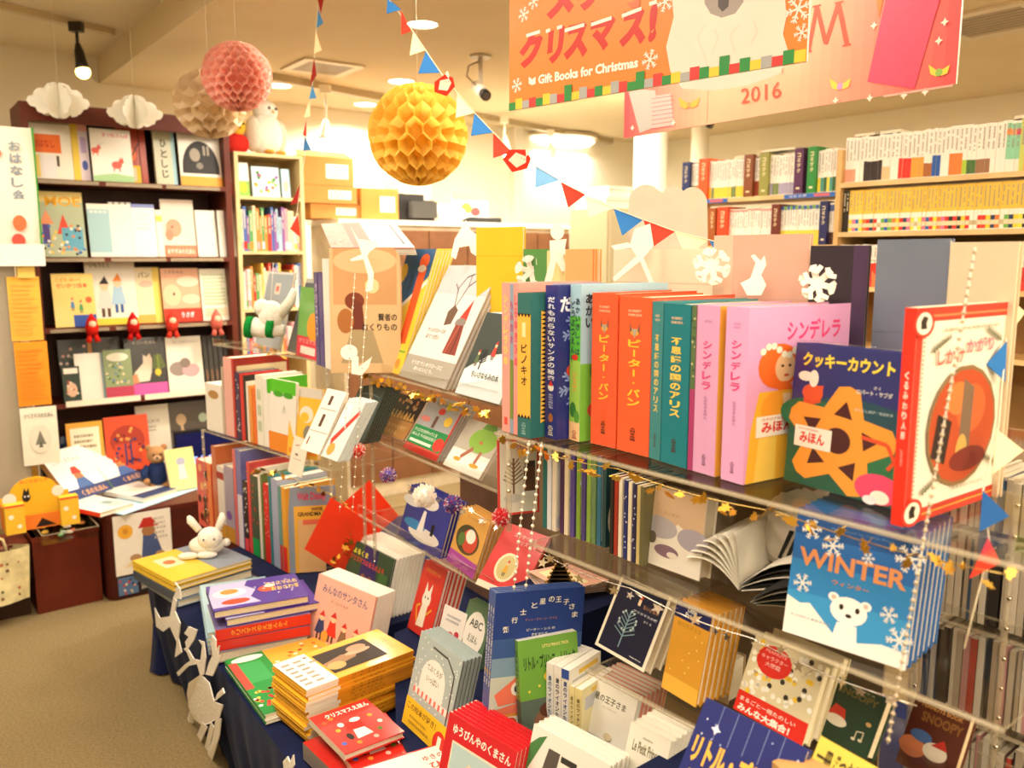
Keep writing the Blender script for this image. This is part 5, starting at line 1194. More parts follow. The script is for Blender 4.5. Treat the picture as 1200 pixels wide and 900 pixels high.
# opened booklets, tissue and striped cut-outs in a loose heap
hp = G(842, 706, Z98)
t = empty('open_booklet', Matrix.Translation(hp + nr_ * .05 + Vector((0, 0, .006))) @ Matrix.Rotation(math.radians(-40), 4, 'Z'), 'open booklet with splayed white pages lying on the second shelf', 'booklet')
def page(px, c, th=.0008, n=8):
    m = MB('matte_paper'); w0, b0, h0, a0 = px
    P0 = [(w0 * k / n * math.cos(a0), w0 * k / n * math.sin(a0) * (1 - .4 * k / n) + b0 * math.sin(math.pi * k / n)) for k in range(n + 1)]
    for (xa, za), (xb, zb) in zip(P0, P0[1:]):
        m.prism([Vector((xa, 0, za)), Vector((xb, 0, zb)), Vector((xb, h0, zb)), Vector((xa, h0, za))], (0, 0, th), c)
    return m
for k in range(7):
    a = math.radians(150 - k * 9); o = page((.105 + .004 * k, .012, .135, a), '#f6f0df').build('page', t, Matrix.Translation((0, .0, .002 * k)))
for k in range(5):
    a = math.radians(8 + k * 7); o = page((.15, .01, .14, a), ['#f4eedd', '#2a2826', '#e8e2d2', '#3a3634', '#f0e8d8'][k]).build('page', t, Matrix.Translation((.004, 0, .003 * k)))
t = empty('striped_cutout', Matrix.Translation(hp + nr_ * .17 + dr * .04 + Vector((0, 0, .0015))) @ Matrix.Rotation(math.radians(-35), 4, 'Z'), 'white folded paper cut-out with a black striped side on top of the open booklets', 'paper cut-out')
m = MB('tissue'); m.blob((.0, .02, .075), (.075, .05, .07), '#f6f0e4', seg=24, rings=14, f=lambda d: 1 + .16 * math.sin(11 * d.x + 3) * math.cos(8 * d.z + d.y * 5)); m.build('crumpled_paper', t)
m = MB('matte_paper')
for k in range(9): m.prism([Vector((-.03 + .012 * k, -.05, .05 + .002 * k)), Vector((-.024 + .012 * k, -.052, .05 + .002 * k)), Vector((-.012 + .012 * k, -.03, .09)), Vector((-.02 + .012 * k, -.028, .09))], (0, -.001, 0), '#1e1c1a')
m.build('stripes', t)
t = empty('folded_leaflet', Matrix.Translation(G(872, 716, Z98) + nr_ * .03 + Vector((0, 0, .0008))) @ Matrix.Rotation(math.radians(-38), 4, 'Z'), 'black, green and white folded leaflets lying left of the polar bear book', 'leaflet')
for k in range(6):
    o = page((.13, .008, .1, math.radians(3 + 6 * k)), ['#f2ecdc', '#1f3a2c', '#f4eede', '#26242a', '#e6e0d0', '#2c2a28'][k]).build('leaf', t, Matrix.Translation((0, -.006 * k, .003 * k)))
# WINTER
wint = [P([(0, 0), (1, 0), (1, .35), (0, .35)], '#3c94cc'), R(0, .35, 1, .6, '#3282c0'), R(0, .6, 1, .8, '#2a66ac'), R(0, .8, 1, 1, '#24508c'), P([(0, 0), (1, 0), (1, .12), (.8, .13), (.6, .08), (.42, .1), (.2, .28), (.12, .26), (0, .3)], '#f2ede4'),
        P([(.4, .02), (.62, .02), (.6, .2), (.44, .2)], '#f4f0ea'), E(.52, .3, .15, .105, '#f8f4ee'), E(.39, .38, .045, .035, '#f8f4ee'), E(.65, .37, .045, .035, '#f8f4ee'), E(.39, .38, .02, .017, '#f0b8a8'), E(.65, .37, .02, .017, '#f0b8a8'), E(.46, .32, .018, .022, '#2a201c'), E(.59, .32, .018, .022, '#2a201c'), E(.525, .265, .025, .015, '#2a201c'),
        T('WINTER', .06, .56, .93, .7, '#d9925c', .03), T('ウィンター', .36, .47, .66, .51, '#c88858'), T('ケンゴとくまのえほん', .05, .15, .4, .17, '#8a98a8'), T('Illustrated by Little Bear', .3, .88, .8, .9, '#5a80b0'),
        ('sn', .14, .85, .075, '#f2f0ea'), ('sn', .33, .76, .08, '#f2f0ea'), ('sn', .62, .73, .045, '#f2f0ea'), ('sn', .93, .8, .1, '#f2f0ea'), ('sn', .12, .42, .07, '#f2f0ea'), ('sn', .83, .36, .06, '#f2f0ea'), ('sn', .93, .2, .09, '#f2f0ea')]
b = fit('blue board book titled in copper letters with a polar bear and snowflakes', (917, 739), (1061, 786), 594, Z98, .018, 10, cover='#2a66ac', art=wint, spine='#2a66ac')
more(b, 5, 'one of the blue board books standing behind the polar bear one', 'blue board books behind the polar bear book')

# ---------------------------------------------------------------- right rack, third shelf and step
Z79 = .791
b = fit('small black book with a silver tree in a pale cardboard frame', (697, 755), (754, 788), 673, Z79, .02, 28, cover='#e6dcc4', art=[R(.05, .04, .95, .98, '#12122c'), *tree(.42, .12, .5, .4, '#7a98a0', .02), *[E(.42 + .16 * math.cos(k * 1.1), .48 + .13 * math.sin(k * 1.1), .02, .018, '#a8b8b8') for k in range(12)], E(.52, .83, .035, .025, '#c04830'), R(.49, .72, .54, .8, '#e8c8a0'), T('ちいさな木', .6, .7, .9, .76, '#a87850'), T('クリスマスの夜', .45, .62, .92, .655, '#c8c8d0'), T('さく え', .7, .55, .85, .58, '#c8c8d0'), T('Holly Books', .68, .08, .9, .1, '#d8d8d0')], spine='#e6dcc4')
more(b, 2, 'copy standing behind the black book with the silver tree', 'copies behind the silver tree book')
b = fit('gold book with a navy head band reading in thin script', (775, 805), (815, 829), 702, Z79, .012, 12, cover='#d89a2c', art=[R(0, .82, 1, 1, '#1c2050'), T('Little', .35, .92, .6, .97, '#d8d4c8'), T('Prince', .3, .85, .7, .91, '#d8d4c8'), T('星の王子さま', .12, .74, .8, .79, '#b88828'), R(0, 0, 1, .18, '#e8b040'), ('grp', 9, .1, .2, .9, .7, .02, '#f4d468', 2)], spine='#b8882c')
more(b, 5, 'copy standing behind the gold book with the navy head band', 'copies behind the gold book')
b = fit('small beige picture box with printed labels beside the gold book', (830, 816), (853, 826), 768, Z79 - .06, .05, 2, cover='#c8b088', art=[R(.1, .7, .9, .9, '#f0e4c8'), R(.1, .15, .9, .6, '#e8dcc0'), *lines(.15, .72, .85, .88, 2, '#6a5438', 2), E(.5, .35, .25, .12, '#b85038'), E(.35, .3, .1, .1, '#3a3a38')], spine='#a88858', name='picture_box', cat='box')
Z70 = .7
dots = ('grp', 70, .03, .28, .97, .97, .035, ['#f6f0e0', '#3a3028', '#f4ecd8', '#e8c038', '#f8f4e8'], 31)
b = fit('cream patterned book with a big red disc and a red foot band', (859, 830), (940, 874), 744, Z79, .02, 24, cover='#dccfa8', art=[dots, R(0, 0, 1, .27, '#d82c1c'), T('みんな大集合！', .05, .02, .8, .12, '#f6ecdc', .04), T('まるごと一冊たのしい', .05, .15, .85, .21, '#f0d8c8'), E(.35, .77, .25, .2, '#d42c20'), T('PEANUTS', .2, .86, .5, .9, '#f0a098'), T('キャラクター', .16, .77, .54, .83, '#f0b0a8'), T('大図鑑', .24, .69, .46, .75, '#f0b0a8')], spine='#b89868')
more(b, 2, 'copy standing behind the cream patterned book', 'copies behind the cream patterned book')
b = fit('dark green book with faded gold lettering, a red hat shape and a pale fore-edge', (954, 856), (1015, 890), 790, Z79, .022, 28, cover='#1c3a26', pages='#e6d6b4', art=[T('SNOOPY', .15, .78, .9, .9, '#6a6238', .04), T('クリスマス', .35, .92, .8, .96, '#a8a068'), P([(.1, .35), (.45, .38), (.4, .55), (.2, .58)], '#c83c2c'), E(.3, .33, .2, .09, '#e8e0cc'), E(.85, .5, .05, .035, '#c8a060'), L([(.7, .2), (.7, .32), (.82, .35), (.82, .22)], .02, '#c8c0a0'), E(.68, .19, .04, .025, '#c8c0a0'), E(.8, .21, .04, .025, '#c8c0a0')], spine='#1c3a26')
fit('brown book with gold lettering seen through the clear rack at the lower right corner', (1049, 892), (1112, 925), 812, Z79 - .04, .022, 26, cover='#5a2a1c', pages='#dcc8a0', art=[T('PEANUTS BOOK', .15, .87, .9, .93, '#c88c48', .03), T('SNOOPY', .2, .68, .95, .82, '#8a5c30', .04), E(.2, .3, .25, .14, '#c87850'), E(.3, .48, .2, .08, '#4868a0'), E(.6, .35, .22, .12, '#e0d4c0'), P([(.5, .42), (.8, .42), (.7, .55)], '#b83428')], spine='#5a2a1c')
b = fit_top('starry dark blue picture book with yellow lettering leaning at the lower right', (828, 817), (947, 878), .23, Z70, .012, 32, cover='#242c70', art=[('grp', 26, .03, .05, .97, .97, .008, ['#e8ecf8', '#a8b8e8'], 12), ('st', .2, .86, .05, '#f4f4fc', 4), ('st', .75, .72, .05, '#f4f4fc', 4), ('st', .62, .6, .03, '#f8d858', 5), T('リトル・プリンス', .05, .64, .98, .8, '#f2b84c', .05), T('星の王子さまと', .08, .53, .52, .6, '#e8c060', .03), T('ぼく', .55, .5, .68, .57, '#e05878', .03)] + [R(x, .8, x + .004, 1, '#9aa8d8') for x in (.2, .35, .5, .65, .8)], spine='#242c70')
t = empty('yellow_note', Matrix.Translation(G(930, 880, .80)) , 'yellow strip of paper with handwriting beside the dark green book', 'note')
A_, B_ = K(962, 862, 1.1), K(1050, 912, 1.0)
bpy.data.objects.remove(t)
t = empty('yellow_note', A_, 'yellow strip of paper with handwriting in front of the dark green book', 'note')
m = MB('matte_paper'); e_ = (B_ - A_); dn = Vector((-.02, -.01, -.045)); nrm = e_.cross(dn).normalized() * -1
m.prism([Vector((0, 0, 0)), e_, e_ + dn, dn], nrm * -.0012, '#f0d860'); fl = 1 if nrm.y < 0 else -1
prints(m, [T('一冊ずつお買いもの', .05, .25, .95, .8, '#4a3c28', .02)], dn + nrm * .0005, e_, -dn, nrm)
m.build('note_strip', t)
m = MB('cardboard'); A_ = K(905, 892, 1.06); m.prism([Vector((0, 0, 0)), K(935, 880, 1.08) - A_, K(985, 905, 1.0) - A_, K(950, 935, .98) - A_], (0, 0, -.012), '#c89a60'); o = m.build('cardboard_flap', None, Matrix.Translation(A_)); tag(o, 'corner of brown cardboard at the bottom edge below the starry blue book', 'cardboard')
# ---------------------------------------------------------------- middle rack, top shelf
ZM = 1.161
fox = [P([(0, .42), (1, .78), (1, 1), (0, 1)], '#2a5c88'), P([(0, .4), (1, .72), (1, .76), (0, .44)], '#f4f0e0'), E(.08, .8, .14, .08, '#f4cc38'), R(.62, .24, .86, .85, '#e85c24'), E(.72, .9, .16, .06, '#e8602c'), E(.7, .84, .14, .03, '#f4ecd8'), R(.05, .17, .95, .185, '#6aa838'), T('クリスマスまでに', .1, .2, .75, .25, '#b08a28'), E(.8, .08, .08, .04, '#e89038')] + tree(.25, .5, .28, .3, '#23405c', .03) + tree(.45, .6, .2, .2, '#23405c', .03)
b = fit('yellow and blue picture book with a long orange fox in a santa hat', (438, 431), (469, 439.5), 292, ZM, .009, 19, cover='#f4ce3a', art=fox, spine='#1c3c5c')
more(b, 5, 'copy standing behind the yellow and blue fox book', 'copies behind the fox book')
deer = [R(0, 0, 1, .2, '#a8a294'), R(0, .2, 1, 1, '#e6e0da'), R(0, .75, 1, 1, '#c9c8cc'), P([(.45, .48), (.58, .5), (.6, .62), (.5, .66), (.42, .6)], '#6a5040'), L([(.5, .65), (.42, .8), (.5, .9), (.62, .93)], .015, '#5a463a'), L([(.52, .65), (.6, .82), (.75, .9), (.85, .92)], .015, '#5a463a'), L([(.44, .78), (.34, .84)], .012, '#5a463a'), L([(.6, .82), (.58, .92)], .012, '#5a463a'),
        P([(.7, .56), (.82, .72), (.84, .54)], '#d03828'), E(.75, .52, .1, .04, '#8a8078'), P([(.66, .26), (.92, .26), (.84, .5), (.68, .5)], '#8a3c30'), L([(.7, .26), (.76, .5)], .02, '#b8584a'), L([(.82, .26), (.8, .5)], .02, '#5a2420'), T('サンタクロースの', .18, .41, .55, .45, '#8a8078'), T('おてつだい', .2, .355, .48, .395, '#8a8078'), T('そうだ サンタクロースに', .15, .125, .8, .16, '#f6f0e4'), T('あいにいこう。', .25, .08, .65, .11, '#f6f0e4')]
b = fit('pale grey picture book of a reindeer facing a child in a red pointed hat', (467, 440), (521, 456), 311, ZM, .011, 28, cover='#e6e0da', art=deer, spine='#8a7868', pages='#c8b8a0')
more(b, 4, 'copy standing behind the grey reindeer book', 'copies behind the reindeer book')
b = fit('small wintry picture book with a red figure beside the reindeer book', (533, 460), (585, 474), 366, ZM, .008, 26, cover='#cfd9da', art=[P([(0, .3), (.4, .5), (1, .6), (1, 1), (0, 1)], '#3a4440'), P([(0, .28), (.3, .45), (.6, .5), (1, .75), (1, .3), (0, .1)], '#eef0ea'), *tree(.3, .32, .25, .2, '#2a2c2c', .03), *person(.5, .45, .22, '#d83c2c'), *person(.2, .35, .2, '#5a7048'), T('ちいさなもみの木', .2, .22, .8, .3, '#4a5450')], spine='#2c302c')
more(b, 4, 'copy standing behind the small wintry book', 'copies behind the small wintry book')
fit('large brown picture book with a violin shape and a white side, behind the fox book', (388, 437), (470, 437), 291, ZM, .035, 4, cover='#d8b584', art=[R(.05, .55, .95, 1, '#c99a68'), E(.5, .9, .45, .1, '#dbb888'), E(.35, .58, .14, .07, '#7c3a24'), P([(.28, .3), (.5, .3), (.46, .56), (.34, .6)], '#6e3424'), E(.22, .42, .12, .1, '#a86a34'), P([(.15, .08), (.75, .08), (.6, .35), (.3, .35)], '#a8946c'), T('おくりもの', .45, .34, .95, .4, '#3a3028'), T('賢者の', .68, .42, .95, .48, '#3a3028'), E(.6, .7, .1, .06, '#e8cf9c')], spine='#f6f0e2')
for k, (c, lx) in enumerate((('#d8a090', 385), ('#e0b0a0', 402), ('#e8e2d8', 420))):
    a, b_ = K(lx, 288 + k * 1, 2.72 - k * .02), K(lx + 52, 286 + k, 2.5 - k * .02)
# plastic wrapped calendars lying slanted on top
t = empty('wrapped_calendar', K(388, 290, 2.62), 'stack of plastic wrapped pink and grey calendars slanting behind the brown picture book', 'calendar')
u_ = K(486, 290, 2.38) - K(388, 290, 2.62); v_ = K(376, 262, 2.95) - K(388, 290, 2.62); nn = u_.cross(v_).normalized()
for k, c in enumerate(('#c89484', '#e4ddd0', '#efe9df', '#ded6c8')):
    m = MB('laminated_cover'); m.prism([nn * -.006 * k, u_ - nn * .006 * k, u_ + v_ - nn * .006 * k, v_ - nn * .006 * k], nn * -.0045, '#c89080' if k == 0 else c)
    if k == 0: prints(m, [R(.3, 0, .55, 1, '#d8796a'), R(.55, .02, 1, .98, '#d8d2c8'), ('grp', 20, .02, .05, .28, .95, .015, ['#a86a5a', '#e8c8b8'], 4), R(.9, .1, .93, .9, '#4a4a58')], (0, 0, 0), u_, v_, nn)
    m.build('calendar', t)
# ---- middle rack, middle shelf
ZN = .956
MB2 = G(352, 531, ZN)
def onmid(label, bl, br, ty, t_, tilt, **k): return fit(label, bl, br, ty, ZN, t_, tilt, **k)
b = onmid('white picture book with brown candles and red dashes left of the red striped one', (352, 526), (374, 533), 455, .008, 30, cover='#f2ece0', art=[R(.35, .75, .5, .9, '#5a3a2c'), R(.35, .4, .5, .6, '#5a3a2c'), L([(.1, .68), (.9, .68)], .02, '#e07868'), L([(.05, .32), (.95, .32)], .02, '#e07868'), R(.15, .1, .22, .22, '#8a5040')], spine='#4a4038')
b = onmid('pale picture book with a red diagonal ribbon behind the pompom', (376, 534), (395, 541), 466, .008, 32, cover='#cfdcdc', art=[P([(.1, .3), (.9, .85), (1, .78), (.2, .2)], '#d23c2c'), E(.35, .15, .2, .1, '#f0a048'), R(0, .55, .5, .9, '#e8ece8')], spine='#a8946c')
more(b, 3, 'copy standing behind the red ribbon book', 'copies behind the red ribbon book')
b = onmid('slate green picture book fronting a dark run on the middle shelf', (396, 512), (425, 520), 452, .007, 30, cover='#41504a', art=[L([(.1, .85), (.5, .9), (.9, .85)], .02, '#8a948c'), ('grp', 8, .1, .5, .9, .9, .03, '#5a6a60', 3)], spine='#2c3834')
more(b, 6, 'slate green copy standing behind the front one', 'copies behind the slate green book')
b = onmid('brown picture book of a tiny golden city under a dark sky', (436, 503), (473, 516.5), 459, .012, 36, cover='#3a2c28', art=[R(0, 0, 1, .42, '#b88448'), P([(0, .42), (.1, .5), (.2, .44), (.3, .55), (.4, .46), (.5, .62), (.6, .5), (.7, .6), (.8, .48), (.9, .56), (1, .44)], '#b88448'), *[R(.08 + k * .1, .44, .1 + k * .1, .62, '#f0c868') for k in range(9)], ('grp', 12, .3, .65, .95, .95, .03, ['#d8945c', '#c8a878'], 6), T('クリスマスの天使', .15, .2, .9, .3, '#e0b878'), T('せいなるよる', .15, .06, .7, .15, '#e0b878')], spine='#e8dcc0')
b = onmid('grey red-edged picture book with a green band and a red seal', (472, 524), (511, 541), 466, .008, 34, cover='#a8a8a8', art=[R(0, 0, 1, .13, '#c82c24'), R(0, .13, 1, .48, '#1f8a4a'), T('クリスマスがやってくる', .04, .36, .7, .43, '#f0f0e0'), T('ほんとうのおはなし', .04, .28, .75, .34, '#f0f0e0'), R(.05, .17, .68, .22, '#e8f0d8'), E(.84, .26, .13, .12, '#d83c30'), R(.42, .5, .5, .72, '#6a4a3c'), E(.5, .82, .09, .06, '#d03c30'), E(.78, .68, .1, .09, '#e8c038'), T('ひとりぼっちの', .25, .92, .8, .97, '#6a6a60'), E(.18, .62, .14, .05, '#d88078'), R(.96, 0, 1, 1, '#c82c24')], spine='#c0281f')
more(b, 3, 'red and green edged copy standing behind the green banded book', 'copies behind the green banded book')
b = onmid('picture book with a striding figure in a round green skirt', (519, 544), (561, 562), 490, .009, 36, cover='#ece6d8', art=[R(0, .4, 1, 1, '#b8b0a0'), P([(0, 0), (1, 0), (1, .3), (0, .38)], '#f2eee4'), E(.62, .66, .34, .24, '#8cb848'), P([(.45, .88), (.85, .88), (.75, 1), (.5, 1)], '#6a9a3c'), L([(.5, .48), (.3, .25)], .07, '#a8684c'), L([(.72, .46), (.7, .22)], .07, '#a8684c'), E(.25, .2, .1, .04, '#e09a30'), E(.72, .18, .12, .04, '#e09a30'), E(.6, .62, .05, .03, '#c87848')], spine='#c83028')
# ---- middle rack, lower shelf
ZL_ = .701
b = fit('blue picture book with white islands and a slender pale figure', (466.6, 626), (515, 655), 567, ZL_, .010, 18, cover='#1f2c94', art=[E(.12, .72, .22, .1, '#e8e6e4'), E(.55, .22, .36, .13, '#e8e4dc'), E(.3, .33, .25, .09, '#3c8ac8'), P([(.38, .25), (.52, .25), (.5, .65), (.44, .65)], '#f0ece8'), E(.5, .82, .22, .13, '#eee8e0'), R(.68, .28, .74, .45, '#181818'), E(.71, .46, .04, .03, '#181818')], spine='#141c5c')
more(b, 3, 'copy standing behind the blue island book', 'copies behind the blue island book')
b = fit('gold picture book with an old man in an oval and a violet foot band', (523, 656), (554, 679), 593, ZL_, .010, 20, cover='#d8a24c', art=[R(0, 0, 1, .24, '#a8489c'), E(.47, .52, .4, .25, '#4a4428'), E(.55, .52, .26, .2, '#c84a34'), E(.55, .6, .16, .12, '#f2ead8'), E(.28, .48, .12, .12, '#5a7a3c'), T('サンタクロース', .25, .87, .85, .92, '#b87838'), *lines(.1, .05, .9, .18, 2, '#c878b8', 5)], spine='#b88434')
more(b, 3, 'copy standing behind the gold oval book', 'copies behind the gold oval book')
b = fit('red picture book with an oval of an angel child and strings of white dots', (557, 684), (606, 706), 612, ZL_, .010, 38, cover='#d42a24', art=[R(0, 0, 1, .09, '#ece0c8'), E(.45, .38, .24, .22, '#f0e2bc'), E(.45, .38, .19, .18, '#d0c080'), *person(.46, .25, .24, '#e0a838'), T('エリザベスの', .3, .84, .8, .9, '#f0c8b8'), T('クリスマス', .4, .75, .85, .81, '#f0c8b8')], spine='#b82420')
# ================================================================ LEFT RACK
Z8, Z16 = .801, 1.161
LOWL = ((233.5, 614), (333, 669))
def srow(z, line, items, depth, place):
    (xa, ya), (xb, yb) = line
    f = lambda x: ya + (yb - ya) * (x - xa) / (xb - xa)
    for it in items:
        x0, x1, ty, c, lab = it[:5]; kw = it[5] if len(it) > 5 else {}
        fit_spine(lab + place, (x0, f(x0)), (x1 - .3, f(x1 - .3)), ty, z, kw.pop('depth', depth), cover=kw.pop('cover', c), spine=c, **kw)
srow(TZ + .001, LOWL, [
    (233.5, 251, 537, '#e2482c', 'orange-red spine with dark dancing figures', dict(sart=[('grp', 22, .1, .05, .9, .95, .12, ['#8a2018', '#f0b070', '#3a2018'], 4), R(.75, 0, 1, 1, '#ec8848')])),
    (252.5, 257.5, 522, '#c86a38', 'copper brown spine behind the white and violet book', {}),
    (258, 266, 545, '#e8dfd4', 'white spine with a brown band and an ochre foot', dict(cover='#e9e2da', art=[R(0, 0, .6, .2, '#c89030'), E(.4, .5, .2, .2, '#c8b8d8')], sart=[R(0, .82, 1, .92, '#a83428'), R(0, 0, 1, .2, '#c89030')])),
    (266.5, 277, 545, '#a49ab0', 'violet grey spine with an ochre foot', dict(sart=[R(0, 0, 1, .2, '#c08828'), E(.4, .35, .3, .06, '#7048a0')])),
    (277.5, 281, 526, '#dc6468', 'narrow pink spine of a tall violet book', dict(cover='#7c7cb4')),
    (281.3, 287, 527, '#7074b0', 'violet blue spine with a white lower half', dict(sart=[R(0, 0, 1, .55, '#d8d0dc')])),
    (288, 293, 563, '#201c1c', 'black spine with white dots and a pink foot', dict(sart=[('grp', 16, .15, .2, .85, .95, .13, '#e8e0d0', 5), R(0, 0, 1, .18, '#e04050')])),
    (293.3, 297, 541, '#e0484c', 'tall coral red spine with a white rim', dict(cover='#d04848')),
    (297.3, 305.5, 556, '#3f5440', 'dark green spine with a bright green foot', dict(sart=[R(0, 0, 1, .22, '#1e9c50'), ('grp', 8, .2, .3, .8, .9, .1, '#c84840', 8)])),
    (306, 309, 548, '#f0e8d8', 'slim cream spine', {}), (309.2, 311.5, 556, '#6a7a3c', 'slim olive spine', {}),
    (312, 318, 566, '#de2c24', 'bright red spine with tiny white dots', dict(sart=[('grp', 14, .1, .3, .9, .95, .07, '#f4d8d0', 9)])),
    (318.3, 321, 556, '#2c8488', 'thin teal spine', {}),
    (321.5, 329, 560, '#a8b0cc', 'lilac grey spine of a large thin book', dict(cover='#b0b8d0')),
    (329.3, 333, 569, '#c84a3c', 'thin teal green spine with a red foot', dict(cover='#88a8a0', sart=[R(0, .3, 1, 1, '#6a9a90')])),
    (333.2, 338, 571, '#eca838', 'orange yellow spine with a red foot', dict(sart=[R(0, 0, 1, .3, '#de3428')])),
], .2, ' in the lower left row')
fit('grey picture book with a yellow panel at the right end of the lower row', (340, 672), (396, 668), 572, TZ + .001, .009, 3, cover='#8f9aa8', art=[R(.12, .0, 1, .78, '#f0b444'), R(.2, .0, 1, .62, '#e6b87c'), T('Walt Disney', .2, .82, .8, .94, '#d83c5c', .03), T('WISE', .48, .72, .72, .76, '#2a2420', .03), T('GRANDMA DUCK', .2, .66, 1, .71, '#2a2420', .03), R(.3, .56, .75, .62, '#e87050')], spine='#f2b03c')
srow(Z8, ((243, 503), (337, 531)), [
    (243, 262, 448, '#f4efe2', 'white spine with a round gold seal', dict(sart=[E(.5, .78, .32, .09, '#b88c50')], depth=.14)),
    (262.5, 265, 430, '#c8b49c', 'pale tan slim spine', {}),
    (265.5, 278, 418, '#f0b4a8', 'broad pale pink spine of a tall dark red book', dict(cover='#98281f', art=[R(.05, .72, .95, .9, '#d8c8a0')], sart=[R(.8, 0, 1, 1, '#c84038')], depth=.24)),
    (278.5, 283.5, 436, '#3a2850', 'dark violet dotted spine', dict(sart=[('grp', 16, .1, .05, .9, .95, .12, '#d8c8c0', 4)])),
    (284, 288, 438, '#d8302c', 'red spine right of the dotted violet one', {}),
    (288.3, 290.5, 440, '#201e1e', 'slim black spine', {}), (291, 293.5, 447, '#f0e8d8', 'slim ivory spine', {}),
    (294, 297.5, 452, '#f09a3c', 'light orange spine', {}), (298, 302, 455, '#ee7424', 'deep orange spine', {}),
    (302.3, 310, 439, '#f3efdf', 'white spine with green handwriting', dict(sart=lines(.2, .2, .8, .8, 2, '#88a870', 5, True))),
    (310.5, 316, 443, '#f4f0e4', 'white spine of the grass green headed book', dict(cover='#f4efe4', art=[R(0, .8, 1, 1, '#58c02c'), R(0, 0, 1, .25, '#e8842c'), P([(0, .8), (.3, .76), (.6, .8), (.8, .77), (1, .8)], '#48a828')])),
], .17, ' in the upper left row')
fit('white book with a grass green head facing us in the upper left row', (317, 526), (346, 535), 443, Z8, .012, 3, cover='#f4efe4', art=[R(0, .82, 1, 1, '#5cc42c'), R(0, 0, 1, .26, '#ea8c2c'), E(.3, .8, .2, .04, '#48a428'), E(.7, .8, .2, .04, '#48a428'), L([(.5, .55), (.55, .65), (.6, .55)], .02, '#9aa090')], spine='#f4f0e4')
fit('yellow picture book with a red spine and a grey curled shape', (336, 533), (372, 540), 452, Z8, .014, 8, cover='#f2bf3c', art=[R(0, .86, 1, 1, '#d8cfc0'), E(.55, .62, .22, .12, '#e8e0cc'), E(.5, .58, .14, .07, '#f2bf3c'), E(.65, .35, .16, .12, '#8a8478'), R(.05, .05, .95, .12, '#e89030')], spine='#d8402c')
fit('small white price card with red strokes clipped to the left rack', (337, 552), (353, 560), 510, Z8 - .04, .003, 14, cover='#f4ecd8', hard=False, art=[L([(.2, .75), (.5, .8)], .03, '#b85848'), L([(.2, .4), (.8, .42)], .02, '#c8a890'), R(.3, .5, .5, .56, '#8a6a58')], name='price_card', cat='card')
b = fit('pale grey-blue picture book with a small pink square on the top left shelf', (298, 402), (326, 410), 318, Z16, .012, 14, cover='#a9b4bc', art=[R(.4, .7, .62, .85, '#ecdcd0'), R(.45, .74, .57, .81, '#d87868'), R(0, 0, .04, 1, '#e8e8e4'), R(0, .97, 1, 1, '#e8e4dc')], spine='#d0c8b8')
b = fit('dark slate picture book with a pale rim behind the grey-blue one', (336, 411), (352, 416), 326, Z16, .012, 18, cover='#47525a', art=[R(0, .94, 1, 1, '#b8b4a8'), R(.93, 0, 1, 1, '#b09c7c'), E(.45, .75, .12, .05, '#8a98a0')], spine='#a89878')
b = fit('green picture book with an orange bird and a red foot on the top left shelf', (347, 416), (371, 423), 336, Z16, .008, 6, cover='#6fb04c', art=[R(0, 0, 1, .3, '#dc3c4c'), R(.2, .05, .9, .16, '#f2e6d8'), E(.75, .45, .3, .2, '#f0a030'), T('クリスマス', .1, .2, .9, .27, '#f0b8b0')], spine='#6fb04c')
srow(Z16, ((371, 427), (392, 435)), [(371, 375.5, 319, '#4c4080', 'left of two tall indigo spines', dict(sart=[V('クリスマス', .2, .3, .8, .9, '#c8b8d8')])), (376, 381, 320, '#51468a', 'right of two tall indigo spines', {}), (381.5, 389, 303, '#f6f0e4', 'thick tall white spine', {})], .2, ' on the top left shelf')
# mitten shaped ornament
c = K(318, 376, 2.95)
t = empty('mitten_ornament', c, 'white padded mitten with a green striped cuff hanging before the grey-blue book', 'ornament')
m = MB('plush'); m.blob((.0, 0, .02), (.045, .03, .05), '#f6f0e0', seg=16, rings=10); m.tube([(.03, 0, .02), (.07, 0, .07), (.085, 0, .11)], [.02, .018, .01], '#f6f0e0', n=10); m.blob((-.03, 0, .045), (.03, .024, .03), '#f6f0e0', seg=12, rings=8); m.build('mitten', t)
m = MB('plush'); m.tube([(-.065, 0, -.02), (-.03, 0, -.03), (.045, 0, -.035)], [.035, .03, .02], '#f6f0e0', n=12); m.build('cuff', t)
for x in (-.075, .0): m = MB('plush'); m.tube([(x - .012, 0, -.02), (x + .012, 0, -.024)], .038, '#1c8a38', n=12); m.build('green_stripe', t)
m = MB('plastic'); m.tube([(0, 0, .06), (0.01, .02, .2)], .001, '#e8e0cc', n=4); m.build('thread', t)

# ================================================================ ON THE TABLE, LEFT
bun = b = fit_flat('flat picture book with a yellow cover and grey edge under the white bunny', (203, 682), (295, 655), (177, 651), .475, .014, cover='#f2c93c', art=[R(.55, 0, 1, 1, '#8f98a4'), R(.15, .45, .4, .8, '#f0dfb0'), E(.27, .62, .07, .08, '#d87848')])
more(b, 1, 'cream flat book directly beneath the yellow one', 'flat books under the bunny', dy=.018)
under(bun, 'dark grey-blue flat book under the bunny pile at the far left corner', .036, t=.028, dy=.0, cover='#6a7c90', spine='#3c4a5c')
under(bun, 'pale blue flat book lowest in the pile under the bunny', .066, t=.022, dx=.01, turn=-3, cover='#a4b8c8', spine='#8a9cb0')
b = fit_flat('light blue flat picture book topmost in the stack left of the purple book', (243, 742), (330, 728), (205, 690), .46, .012, cover='#a9c8d0', spine='#9ec0cc')
more(b, 4, 'light blue flat copy in the stack left of the purple book', 'light blue flat stack', dy=.0135, jit=.004)
